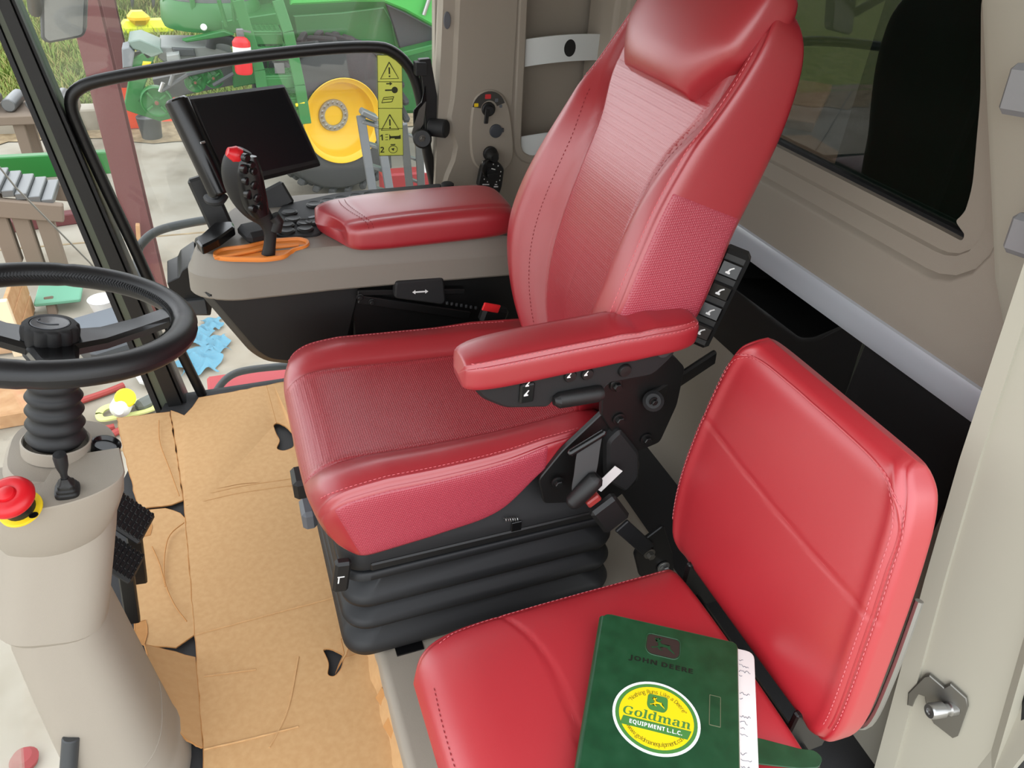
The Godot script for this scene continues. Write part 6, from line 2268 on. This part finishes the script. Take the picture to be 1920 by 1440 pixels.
# ---------------------------------------------------------------- the green harvester opposite
func build_other_combine() -> void:
	var t := thing("green_combine", "green combine harvester with yellow wheel parked across the yard", "combine")
	var X := 9.0
	# wheel
	var wc := Vector3(8.95, -1.10, 1.42)
	var n := Vector3(-0.97, 0.0, 0.24).normalized()
	var b := frame(n)
	var wb := Basis(b.x, b.z, -b.y)            # y along the axle, outwards
	var mb := MB.new()
	mb.lathe([[0.46, -0.62], [0.55, -0.60], [0.78, -0.58], [0.83, -0.50], [0.85, -0.30], [0.83, -0.08], [0.78, 0.0], [0.58, 0.03], [0.485, 0.01], [0.47, -0.02]], wc, wb, 48, false)
	var ty := obj("tyre", mb, M.tyre, t, 50.0)
	for k in 26:
		for s in 2:
			mb = MB.new()
			var a := TAU * (k + 0.5 * s) / 26.0
			var rd := wb * Vector3(cos(a), 0, sin(a)); var tn := wb * Vector3(-sin(a), 0, cos(a))
			var m := wc + rd * 0.855 - n * (0.16 if s == 0 else 0.46)
			mb.box(m, Vector3(0.075, 0.075, 0.36), Basis(tn, rd, n) * Basis(Vector3.UP, 0.6 * (1.0 if s == 0 else -1.0)), 0.015)
			var ms := mb
			obj("tread_lug", ms, M.tyre, ty)
	mb = MB.new()
	mb.lathe([[0.470, 0.02], [0.485, 0.035], [0.478, 0.04], [0.455, 0.0], [0.425, -0.02], [0.41, -0.09], [0.40, -0.15], [0.37, -0.18], [0.28, -0.24], [0.20, -0.26], [0.001, -0.25]], wc, wb, 56, false)
	var rm := obj("rim", mb, M.rim, t, 40.0)
	mb = MB.new()
	mb.lathe([[0.115, -0.25], [0.115, -0.235], [0.18, -0.235], [0.185, -0.255]], wc, wb, 40, false)
	obj("hub_ring", mb, mat(rgb(150, 146, 128), 0.5), rm)
	for k in 16:
		var a := TAU * k / 16.0
		bolt(rm, wc + wb * Vector3(cos(a) * 0.15, -0.236, sin(a) * 0.15), n, 0.013, 0.03, M.steel, "wheel_bolt")
	mb = MB.new(); mb.cyl(wc - n * 0.6, wc - n * 3.0, 0.12, 16)
	obj("axle", mb, M.green, t)
	# body behind the wheel: side sheets with the dark opening and a light rim arching over
	mb = MB.new()
	mb.box(Vector3(10.6, 0.0, 3.6), Vector3(1.6, 2.6, 6.0), Basis(), 0.05)
	obj("body_box", mb, M.green, t)
	var px := 9.55
	var sheet := func(called: String, pts: Array, x: float, th: float, m: Material, bev := 0.01) -> Node:
		var poly := PackedVector2Array()
		for q in pts:
			var p := on_x(q[0], q[1], x)
			poly.append(Vector2(p.z, p.y))
		var k := MB.new()
		k.extrude(poly, Vector3(x + th, 0, 0), Basis(Vector3(0, 0, 1), Vector3.UP, Vector3.LEFT), th, bev)
		return obj(called, k, m, t)
	sheet.call("upper_side_sheet", [[548, -40], [545, 10], [590, 8], [660, 4], [720, 4], [760, 20], [800, 42], [850, 70], [900, 96], [900, -60]], 9.0, 0.12, mat(rgb(62, 168, 72), 0.4), 0.02)
	sheet.call("inner_panel", [[550, 30], [640, 24], [720, 14], [735, 40], [745, 95], [700, 92], [560, 84]], 9.4, 0.05, M.green)
	sheet.call("mesh_grille", [[724, 8], [760, 24], [800, 46], [850, 72], [850, 90], [752, 98], [738, 50]], 9.25, 0.05, M.gun_grey)
	sheet.call("lower_rail", [[745, 112], [850, 84], [850, 74], [745, 100]], 9.0, 0.2, M.green)
	# hydraulic strut
	mb = MB.new(); mb.cyl(on_x(806, -6, 8.95), on_x(794, 28, 8.95), 0.025, 10)
	obj("gas_strut", mb, M.steel, t)
	# cab: glass drum over a green skirt with a round lamp
	var cc := on_x(404, 30, 9.1)
	mb = MB.new()
	mb.lathe([[0.40, -0.02], [0.50, 0.0], [0.52, 0.06], [0.50, 0.22], [0.46, 0.27], [0.30, 0.28]], Vector3(cc.x + 0.28, on_x(380, 62, 8.9).y, cc.z - 0.02), Basis(), 36)
	var sk := obj("cab_skirt", mb, M.green, t, 40.0)
	mb = MB.new()
	mb.cyl(on_x(382, 51, 8.82), on_x(382, 51, 8.74), 0.032, 18, 0.008)
	obj("work_lamp", mb, M.white, sk)
	mb = MB.new()
	mb.lathe([[0.45, 0.0], [0.49, 0.4], [0.52, 1.3], [0.40, 1.4]], Vector3(cc.x + 0.28, on_x(380, 62, 8.9).y + 0.27, cc.z - 0.02), Basis(), 36)
	obj("cab_glass", mb, mat(rgb(96, 104, 104), 0.12), t, 40.0)
	for k in 3:
		mb = MB.new()
		var a := deg_to_rad([150.0, 205.0, 255.0][k])
		var q := Vector3(cc.x + 0.28 + cos(a) * 0.48, 0, cc.z + sin(a) * 0.48)
		mb.beam(Vector3(q.x, cc.y, q.z), Vector3(q.x, cc.y + 1.6, q.z), 0.05, 0.05, Vector3(0, 0, 1), 0.01)
		obj("cab_pillar", mb, M.green, t)
	sheet.call("cab_arm", [[342, 76], [400, 62], [420, 58], [440, 66], [405, 72], [350, 80]], 8.7, 0.10, M.green)
	# platform, ladder stringers, treads, rails
	var dk := on_x(470, 30, 9.0)
	sheet.call("platform_edge", [[415, 40], [520, 24], [530, 48], [418, 66]], 8.85, 0.6, M.green)
	for s in [[[446, 0], [486, 132], [500, 215]], [[520, 0], [540, 60], [562, 160], [574, 232]]]:
		mb = MB.new()
		for k in s.size() - 1: mb.beam(on_x(s[k][0], s[k][1], 8.45 - k * 0.06), on_x(s[k + 1][0], s[k + 1][1], 8.45 - (k + 1) * 0.06), 0.035, 0.11, Vector3(0, 0, 1), 0.006)
		obj("ladder_side", mb, M.green, t, 40.0)
	for q in [[[468, 66], [528, 60], 0.0], [[478, 98], [538, 90], 0.05], [[492, 150], [556, 142], 0.1], [[502, 190], [566, 186], 0.14]]:
		mb = MB.new()
		var a := on_x(q[0][0], q[0][1], 8.5 - q[2]); var e := on_x(q[1][0], q[1][1], 8.5 - q[2])
		var cm := (a + e) * 0.5
		mb.box(cm + Vector3(0.16, 0.0, 0), Vector3(0.34, 0.05, a.distance_to(e)), Basis(), 0.008)
		mb.box(cm + Vector3(0.0, -0.05, 0), Vector3(0.03, 0.10, a.distance_to(e)), Basis(), 0.006)
		var st := obj("ladder_step", mb, M.green, t)
		mb = MB.new()
		for i in 5:
			for j in 6: mb.box(cm + Vector3(0.04 + i * 0.06, 0.028, (j - 2.5) * a.distance_to(e) / 6.4), Vector3(0.035, 0.006, 0.03), Basis(Vector3.UP, 0.78))
		stuff(obj("step_tread", mb, M.green, st))
	for q in [[[436, 0], [440, 40]], [[410, 0], [425, 50]], [[520, -10], [540, 40]], [[455, 40], [470, 90]]]:
		mb = MB.new(); mb.cyl(on_x(q[0][0], q[0][1], 8.6), on_x(q[1][0], q[1][1], 8.6), 0.02, 10)
		obj("handrail_tube", mb, M.green, t)
	mb = MB.new()
	mb.box(on_x(527, 190, 8.7) + Vector3(0.2, -0.1, 0), Vector3(0.3, 0.62, 0.36), Basis(), 0.02)
	obj("ladder_guard", mb, M.green, t)
	sheet.call("front_support", [[436, 120], [486, 112], [492, 155], [438, 165]], 8.95, 0.3, M.green)
	mb = MB.new(); mb.tube(spline([on_x(395, 90, 8.9), on_x(398, 76, 8.9), on_x(415, 72, 8.9), on_x(440, 80, 8.9), on_x(450, 100, 8.9)], 5), 0.05, 10)
	obj("feed_hose", mb, M.rubber, t)
	mb = MB.new(); mb.box(on_x(563, 195, 8.3), Vector3(0.03, 0.03, 0.10), Basis(Vector3.RIGHT, -0.2), 0.004)
	obj("ladder_latch", mb, M.yellow, t)
	mb = MB.new(); mb.box(on_x(524, 128, 8.42), Vector3(0.01, 0.10, 0.10), Basis(), 0.002)
	obj("safety_plate", mb, M.aluminium, t)
	# fire extinguisher on the ladder side
	var fe := thing("fire_extinguisher", "red fire extinguisher with white label on the green ladder", "extinguisher")
	var f0 := on_x(458, 138, 8.3); var f1 := on_x(451, 68, 8.3)
	var fx := (f1 - f0).normalized()
	var fl := f0.distance_to(f1)
	var fb := Basis(fx.cross(Vector3.RIGHT).normalized(), fx, fx.cross(Vector3.RIGHT).normalized().cross(fx))
	mb = MB.new(); mb.lathe([[0.075, 0.0], [0.085, 0.02], [0.085, fl * 0.85], [0.06, fl * 0.95], [0.03, fl]], f0, fb, 24)
	var fo := obj("cylinder", mb, M.red_plastic, fe, 50.0)
	mb = MB.new(); mb.lathe([[0.0865, fl * 0.5], [0.0865, fl * 0.74]], f0, fb, 24, false)
	obj("paper_label", mb, M.white, fo)
	mb = MB.new(); mb.lathe([[0.0868, fl * 0.42], [0.0868, fl * 0.48]], f0, fb, 24, false)
	obj("clamp_band", mb, M.black, fo)
	mb = MB.new(); mb.box(f1 + Vector3(0, 0.03, 0), Vector3(0.04, 0.08, 0.07), Basis(), 0.01); mb.beam(f1 + Vector3(0, 0.06, -0.02), f1 + Vector3(-0.02, 0.04, 0.10), 0.02, 0.015)
	obj("valve", mb, M.aluminium, fe)
	# corn header: snouted frame, chain pulleys, covers
	var h := thing("corn_header", "green corn header with grey snout covers and round pulleys", "header")
	var hs := func(called: String, pts: Array, x: float, th: float, m: Material) -> Node:
		var poly := PackedVector2Array()
		for q in pts:
			var p := on_x(q[0], q[1], x)
			poly.append(Vector2(p.z, p.y))
		var k := MB.new()
		k.extrude(poly, Vector3(x + th, 0, 0), Basis(Vector3(0, 0, 1), Vector3.UP, Vector3.LEFT), th, 0.01)
		return obj(called, k, m, h)
	hs.call("end_frame", [[231, 205], [248, 110], [270, 98], [290, 108], [262, 190], [300, 215], [325, 212], [325, 222], [300, 228], [250, 212]], 8.8, 0.25, M.green)
	hs.call("snout_cover", [[228, 92], [242, 88], [252, 100], [248, 126], [230, 128]], 8.75, 0.3, mat(rgb(120, 124, 126), 0.5))
	hs.call("snout_cover", [[240, 78], [262, 74], [300, 90], [306, 100], [276, 112], [262, 96], [248, 92]], 8.8, 0.5, mat(rgb(116, 134, 122), 0.5))
	hs.call("deck_cover", [[300, 88], [320, 88], [402, 88], [436, 100], [400, 112], [310, 118], [296, 108]], 8.9, 0.6, mat(rgb(124, 128, 124), 0.5))
	hs.call("gear_case", [[312, 104], [336, 100], [340, 118], [314, 122]], 8.75, 0.15, mat(rgb(138, 142, 138), 0.5))
	hs.call("deck_plate_dark", [[322, 90], [364, 92], [368, 106], [326, 106]], 8.86, 0.05, M.gun_grey)
	hs.call("back_beam", [[286, 150], [436, 118], [438, 160], [330, 182], [300, 190]], 9.1, 0.3, M.gun_grey)
	for q in [[294, 192, 0.155, 0.18], [366, 154, 0.105, 0.14], [400, 146, 0.105, 0.14]]:
		var pc := on_x(q[0], q[1], 8.65)
		var pb := Basis(Vector3.UP, Vector3.LEFT, Vector3(0, 0, 1))
		mb = MB.new()
		mb.lathe([[q[2], -0.08], [q[2], 0.0], [q[2] * 0.92, 0.01], [q[2] * 0.84, -0.01], [q[2] * 0.55, -0.03], [q[2] * 0.2, -0.02], [q[2] * 0.18, 0.015], [0.001, 0.015]], pc, pb, 30)
		var pu := obj("pulley", mb, M.green, h, 35.0)
		mb = MB.new()
		mb.cyl(pc + Vector3(-0.012, 0, 0), pc + Vector3(-0.04, 0, 0), q[2] * 0.13, 14, 0.004)
		obj("shaft_end", mb, mat(rgb(112, 66, 48), 0.7), pu)
		for k in 4:
			mb = MB.new()
			var a := TAU * (k + 0.4) / 4.0
			mb.box(pc + Vector3(-0.004, sin(a) * q[2] * 0.55, cos(a) * q[2] * 0.55), Vector3(0.03, q[2] * 0.14, q[2] * 0.5), Basis(Vector3.RIGHT, -a), 0.004)
			obj("web_rib", mb, M.green, pu)
	mb = MB.new()
	mb.tube([on_x(304, 170, 8.6), on_x(352, 140, 8.62), on_x(430, 122, 8.65)], 0.02, 6)
	obj("drive_belt", mb, M.gun_grey, h)
	for q in [[[300, 172], [306, 155], M.steel], [[318, 160], [324, 140], M.aluminium], [[400, 160], [438, 138], M.gun_grey]]:
		mb = MB.new(); mb.cyl(on_x(q[0][0], q[0][1], 8.6), on_x(q[1][0], q[1][1], 8.6), 0.02, 8)
		obj("link_rod", mb, q[2], h)
	hs.call("warning_sign", [[268, 115], [284, 116], [280, 126], [266, 124]], 8.79, 0.005, M.yellow)

# ---------------------------------------------------------------- odds and ends in the yard
func build_yard_things() -> void:
	var mb: MB
	# cones and bucket
	for i in 1:
		var p := on_y(326, 224, GROUND)
		var c := thing("traffic_cone", "orange traffic cone on the concrete under the green header", "cone")
		mb = MB.new(); mb.lathe([[0.13, 0.03], [0.035, 0.5], [0.02, 0.51]], p, Basis(), 20)
		obj("cone_body", mb, M.orange_cone, c)
		mb = MB.new(); mb.box(p + Vector3(0, 0.015, 0), Vector3(0.32, 0.03, 0.32), Basis(), 0.008)
		obj("cone_base", mb, M.orange_cone, c)
	var bk := thing("bucket", "grey bucket on the concrete under the green header", "bucket")
	mb = MB.new(); mb.lathe([[0.13, 0.0], [0.16, 0.30], [0.15, 0.31], [0.14, 0.28]], on_y(280, 240, GROUND) + Vector3(-0.5, 0, 0.05), Basis(), 22)
	obj("pail", mb, M.gun_grey, bk)
	var kb := thing("concrete_beam", "long pale concrete beam lying on the yard edge", "beam")
	mb = MB.new(); mb.box(on_y(150, 245, GROUND) + Vector3(0.1, 0.15, -0.35), Vector3(0.35, 0.3, 1.6), Basis(), 0.02)
	obj("block", mb, M.concrete, kb)
	# step ladder leaning open by the tyre
	var sl := thing("step_ladder", "grey aluminium step ladder standing before the yellow wheel", "ladder")
	var xl := 6.6
	var up := [[678, 212], [690, 260], [702, 330], [712, 390]]
	var rails := [[[676, 216], [704, 390]], [[708, 226], [736, 390]], [[756, 232], [772, 390]], [[785, 262], [792, 390]]]
	for k in 4:
		mb = MB.new(); mb.beam(on_x(rails[k][0][0], rails[k][0][1], xl + (0.0 if k < 2 else 0.35)), on_x(rails[k][1][0], rails[k][1][1], xl - 0.25 + (0.0 if k < 2 else 0.9)), 0.035, 0.075, Vector3(0, 0, 1), 0.006)
		obj("rail", mb, mat(rgb(96, 98, 100), 0.45, 0.4), sl)
	for k in 4:
		var y := 226.0 + k * 42.0
		mb = MB.new(); mb.beam(on_x(678 + k * 7, y, xl - 0.03 * k), on_x(710 + k * 7.5, y + 10, xl - 0.03 * k), 0.09, 0.03, Vector3.UP, 0.005)
		obj("step", mb, M.aluminium, sl)
		mb = MB.new(); mb.beam(on_x(758 + k * 4, y + 24, xl + 0.40 + 0.1 * k), on_x(787 + k * 2, y + 34, xl + 0.40 + 0.1 * k), 0.05, 0.025, Vector3.UP, 0.004)
		obj("step", mb, M.aluminium, sl)
	mb = MB.new(); mb.beam(on_x(676, 208, xl), on_x(706, 222, xl), 0.12, 0.05, Vector3.UP, 0.01)
	obj("top_cap", mb, M.aluminium, sl)
	# red machine part behind the ladder
	var rp := thing("red_tool_frame", "red painted tool frame on the ground behind the ladder", "frame")
	mb = MB.new(); mb.box(on_x(765, 352, 7.8), Vector3(0.2, 0.4, 0.6), Basis(), 0.02)
	obj("frame_plate", mb, mat(rgb(140, 36, 40), 0.5), rp)
	mb = MB.new(); mb.box(on_x(801, 312, 7.4), Vector3(0.02, 0.13, 0.06), Basis(), 0.004)
	obj("tag_plate", mb, M.white, rp)
	# distant implements on the grass
	var yi := thing("yellow_implement", "bright yellow implement body lying far out on the grass", "implement")
	var yp := on_y(279, 74, GROUND)
	mb = MB.new(); mb.box(yp + Vector3(0, 0.22, 0), Vector3(0.5, 0.32, 1.0), Basis(Vector3.UP, 0.2), 0.12)
	obj("hood", mb, mat(rgb(214, 226, 40), 0.5), yi)
	mb = MB.new(); mb.box(yp + Vector3(-0.2, 0.45, -0.1), Vector3(0.4, 0.25, 0.4), Basis(Vector3.UP, 0.2), 0.1)
	obj("gearbox", mb, mat(rgb(238, 190, 40), 0.5), yi)
	var dh := thing("disc_harrow", "green disc harrow with dark discs far out on the grass", "harrow")
	var dp := on_y(292, 34, GROUND)
	mb = MB.new()
	for z in [-1.6, 0.0, 1.6]: mb.box(dp + Vector3(0.5, 1.1, z), Vector3(0.2, 0.2, 1.7), Basis(), 0.03)
	for z in [-1.2, 0.4, 1.5]: mb.box(dp + Vector3(1.0, 1.1, z), Vector3(1.4, 0.16, 0.16), Basis(), 0.03)
	stuff(obj("frame", mb, M.green, dh))
	for k in 9:
		mb = MB.new(); mb.lathe([[0.0, -0.02], [0.42, 0.05], [0.42, 0.07], [0.0, 0.03]], dp + Vector3(0.3, 0.42, -1.8 + k * 0.45), Basis(Vector3.RIGHT, PI / 2 + 0.25), 20)
		obj("disc", mb, M.gun_grey, dh)
	# racks of metal parts at the yard's left edge
	var rk := thing("parts_rack", "timber rack carrying loose metal parts at the grass edge", "rack")
	var rc := on_y(40, 330, GROUND)
	var rh := 0.75
	mb = MB.new(); mb.box(rc + Vector3(0, rh, -0.4), Vector3(0.7, 0.10, 2.4), Basis(), 0.01)
	obj("deck_board", mb, M.wood_old, rk)
	for z in [-1.0, 0.3]:
		for x in [-0.25, 0.25]:
			mb = MB.new(); mb.box(rc + Vector3(x, rh * 0.5, z - 0.1), Vector3(0.1, rh, 0.12), Basis(), 0.01)
			obj("leg", mb, M.wood_old, rk)
	for k in 9:
		mb = MB.new(); mb.cyl(rc + Vector3(-0.2, rh + 0.13, -1.3 + k * 0.24), rc + Vector3(0.25, rh + 0.13, -1.25 + k * 0.24), 0.075, 12, 0.01)
		tag(obj("metal_roller", mb, M.aluminium), "dull metal roller lying on the timber parts rack", "roller", "rollers on the parts rack")
	mb = MB.new(); mb.box(rc + Vector3(0, rh + 0.27, -0.3), Vector3(0.4, 0.12, 0.7), Basis(), 0.05)
	tag(obj("dark_tarpaulin", mb, mat(rgb(62, 68, 78), 0.8)), "dark blue-grey folded tarpaulin on top of rollers", "tarpaulin")
	var gb := thing("green_beam", "long green steel beam behind the slatted trays", "beam")
	mb = MB.new(); mb.box(on_x(40, 312, 8.3), Vector3(0.10, 0.22, 1.6), Basis(), 0.01)
	obj("beam_body", mb, M.green, gb)
	var tr := thing("slatted_tray", "grey steel tray with slats on old timber legs", "tray")
	var tx := 7.2
	var ta := on_x(0, 345, tx); var te := on_x(100, 375, tx)
	mb = MB.new(); mb.beam(ta + Vector3(0, -0.12, -0.5), te + Vector3(0, -0.12, 0.05), 0.08, 0.16, Vector3.UP, 0.01)
	obj("side_board", mb, M.wood_old, tr)
	mb = MB.new(); mb.beam(ta + Vector3(0.5, -0.12, -0.5), te + Vector3(0.5, -0.12, 0.05), 0.08, 0.16, Vector3.UP, 0.01)
	obj("side_board", mb, M.wood_old, tr)
	for k in 6:
		mb = MB.new(); mb.box(ta.lerp(te, k / 5.0) + Vector3(0.25, -0.02, -0.15 + 0.02 * k), Vector3(0.5, 0.06, 0.09), Basis(), 0.006)
		obj("slat", mb, M.aluminium, tr)
	for k in 3:
		mb = MB.new(); mb.box(ta.lerp(te, [0.0, 0.45, 0.95][k]) + Vector3(0.05, -0.42, -0.1), Vector3(0.1, 0.62, 0.13), Basis(), 0.01)
		obj("leg", mb, M.wood_old, tr)
	mb = MB.new(); mb.beam(on_y(-40, 430, GROUND + 0.06), on_y(150, 405, GROUND + 0.06), 0.14, 0.12, Vector3.UP, 0.01)
	obj("sole_plate", mb, M.post, tr)
	# thin cable from the mirror down past the windscreen
	mb = MB.new(); mb.tube([on_x(-60, 240, 3.2), on_x(30, 352, 3.2), on_x(168, 492, 3.2), on_x(260, 600, 3.2)], 0.0035, 6)
	tag(obj("steel_cable", mb, M.dull_steel), "thin grey cable slanting down outside the windscreen", "cable")
	# timber crate, green table, tub
	var cr := thing("timber_crate", "new timber crate of pale planks on the yard floor", "crate")
	var c0 := on_y(-8, 668, GROUND)
	for k in 3:
		mb = MB.new(); mb.box(c0 + Vector3(0.0, 0.09 + k * 0.155, -0.30), Vector3(0.03, 0.14, 1.0), Basis(), 0.004)
		obj("plank", mb, M.wood, cr)
		mb = MB.new(); mb.box(c0 + Vector3(0.35, 0.09 + k * 0.155, 0.19), Vector3(0.7, 0.14, 0.03), Basis(), 0.004)
		obj("plank", mb, M.wood, cr)
	for z in [-0.7, 0.18]:
		mb = MB.new(); mb.box(c0 + Vector3(-0.03, 0.25, z), Vector3(0.05, 0.5, 0.09), Basis(), 0.004)
		obj("corner_batten", mb, mat(rgb(226, 204, 170), 0.8), cr)
	mb = MB.new(); mb.box(c0 + Vector3(0.35, 0.03, -0.3), Vector3(0.7, 0.04, 1.0), Basis(), 0.004)
	obj("bottom_board", mb, M.wood, cr)
	var gt := thing("green_table", "pale green table top on a timber leg behind crate", "table")
	mb = MB.new(); mb.box(on_x(112, 548, 6.9), Vector3(0.4, 0.04, 0.36), Basis(), 0.01)
	obj("table_top", mb, mat(rgb(110, 168, 140), 0.6), gt)
	mb = MB.new(); mb.beam(on_x(92, 556, 6.8), on_x(104, 600, 6.7), 0.09, 0.07, Vector3(0, 0, 1), 0.005)
	obj("leg", mb, M.wood_old, gt)
	mb = MB.new(); mb.lathe([[0.08, 0.0], [0.11, 0.14], [0.115, 0.15], [0.10, 0.14], [0.0, 0.02]], on_y(198, 588, GROUND), Basis(), 22)
	tag(obj("white_tub", mb, M.white), "white plastic tub seen between the steering wheel spokes", "tub")
	var pl := thing("floor_plank", "wide pale plank on the yard floor near the column", "plank")
	mb = MB.new(); mb.box(on_y(10, 770, GROUND) + Vector3(0, 0.06, -0.3), Vector3(0.5, 0.12, 1.1), Basis(Vector3.UP, 0.05), 0.01)
	obj("board", mb, M.wood, pl)
	var gx := thing("grey_case", "dark grey plastic case on the yard floor beyond wheel", "case")
	mb = MB.new(); mb.box(on_y(228, 668, GROUND) + Vector3(0, 0.12, 0), Vector3(0.42, 0.24, 0.5), Basis(Vector3.UP, 0.4), 0.03)
	obj("case_body", mb, M.gun_grey, gx)
	mb = MB.new(); mb.box(on_y(222, 655, GROUND) + Vector3(0, 0.26, 0), Vector3(0.4, 0.05, 0.46), Basis(Vector3.UP, 0.4), 0.015)
	obj("case_lid", mb, mat(rgb(92, 98, 104), 0.5), gx)
	# crumpled blue cloths
	var spots := [[370, 632, 0.15], [404, 646, 0.13], [374, 676, 0.19], [398, 608, 0.10]]
	for i in 4:
		mb = MB.new()
		var rc2 := on_y(spots[i][0], spots[i][1], GROUND + 0.02)
		var sz: float = spots[i][2]
		mb.grid(18, 18, func(u: float, v: float) -> Vector3:
			var x := (u - 0.5) * 2.0; var z := (v - 0.5) * 2.0
			var hh := 0.5 + 0.5 * sin(x * 4.0 + i * 2.0) * cos(z * 5.0 - i) + 0.3 * sin(x * 9.0 + z * 7.0 + i)
			return rc2 + Vector3(x * sz * (1.0 + 0.2 * sin(z * 6.0 + i)), max(0.0, hh) * sz * 0.35 * (1.0 - 0.5 * max(abs(x), abs(z))), z * sz * 0.8 * (1.0 + 0.25 * sin(x * 5.0 + i))))
		tag(obj("blue_cloth", mb, M.rag, null, 50.0), ["crumpled blue paper cloth, middle of the heap by console", "crumpled blue paper cloth beside the console bin", "largest crumpled blue paper cloth of the heap", "small crumpled blue paper cloth at the heap's top"][i], "cloth", "blue cloths on the ground")
	# litter: hoses, straps, bottle
	for i in 3:
		var q: Array = [[[150, 752], [200, 735], [232, 722]], [[160, 840], [240, 800], [330, 770]], [[150, 822], [170, 812], [215, 800]]][i]
		var pth := []
		for k in q: pth.append(on_y(k[0], k[1], GROUND + 0.03))
		mb = MB.new(); mb.tube(spline(pth, 6), 0.025, 8)
		tag(obj("red_hose", mb, M.hose), ["red air hose lying farthest from the cardboard", "red air hose running along the cardboard edge", "red air hose lying between the other two"][i], "hose", "red hoses on the yard")
	mb = MB.new()
	var sp := []
	for q in [[186, 776], [200, 764], [240, 756], [280, 752], [292, 762], [270, 772], [220, 782], [192, 786]]: sp.append(on_y(q[0], q[1], GROUND + 0.04))
	mb.tube(spline(sp, 5, true), 0.028, 6, false, 0.5)
	tag(obj("lifting_strap", mb, mat(rgb(196, 200, 130), 0.8)), "pale yellow-green lifting strap looped on the ground", "strap")
	mb = MB.new(); mb.box(on_y(278, 766, GROUND) + Vector3(0, 0.05, 0), Vector3(0.10, 0.10, 0.16), Basis(Vector3.UP, 0.6), 0.03)
	tag(obj("ratchet_buckle", mb, mat(rgb(92, 96, 90), 0.5)), "dark metal ratchet buckle in the looped strap", "buckle")
	var pb := thing("plastic_bottle", "clear-white plastic bottle with yellow cap among the litter", "bottle")
	mb = MB.new(); mb.lathe([[0.06, 0.0], [0.07, 0.02], [0.07, 0.2], [0.03, 0.26], [0.03, 0.28]], on_y(232, 752, GROUND + 0.08), Basis(Vector3(0, 0, 1), 1.2), 18)
	obj("bottle_body", mb, mat(rgb(216, 218, 214), 0.3), pb)
	mb = MB.new(); mb.cyl(on_y(234, 748, GROUND + 0.16), on_y(235, 746, GROUND + 0.22), 0.07, 18, 0.01)
	obj("cap", mb, M.yellow, pb)
	mb = MB.new(); mb.box(on_y(240, 728, GROUND) + Vector3(0.05, 0.07, 0.2), Vector3(0.26, 0.14, 0.26), Basis(Vector3.UP, 0.3), 0.06)
	tag(obj("white_bag", mb, mat(rgb(206, 206, 202), 0.7)), "crumpled white plastic bag behind the bottle", "bag")
	mb = MB.new(); mb.lathe([[0.0, 0.0], [0.05, 0.01], [0.06, 0.04], [0.04, 0.07], [0.0, 0.08]], on_y(50, 1432, GROUND), Basis(), 20)
	tag(obj("red_bundle", mb, mat(rgb(140, 60, 60), 0.8)), "faded red cloth bundle on the ground below the column", "bundle")
	mb = MB.new(); mb.beam(on_x(258, 420, 6.2), on_x(262, 480, 6.2), 0.05, 0.03, Vector3(0, 0, 1), 0.004)
	tag(obj("wooden_stake", mb, M.wood), "pale wooden stake leaning on the red shed post", "stake")
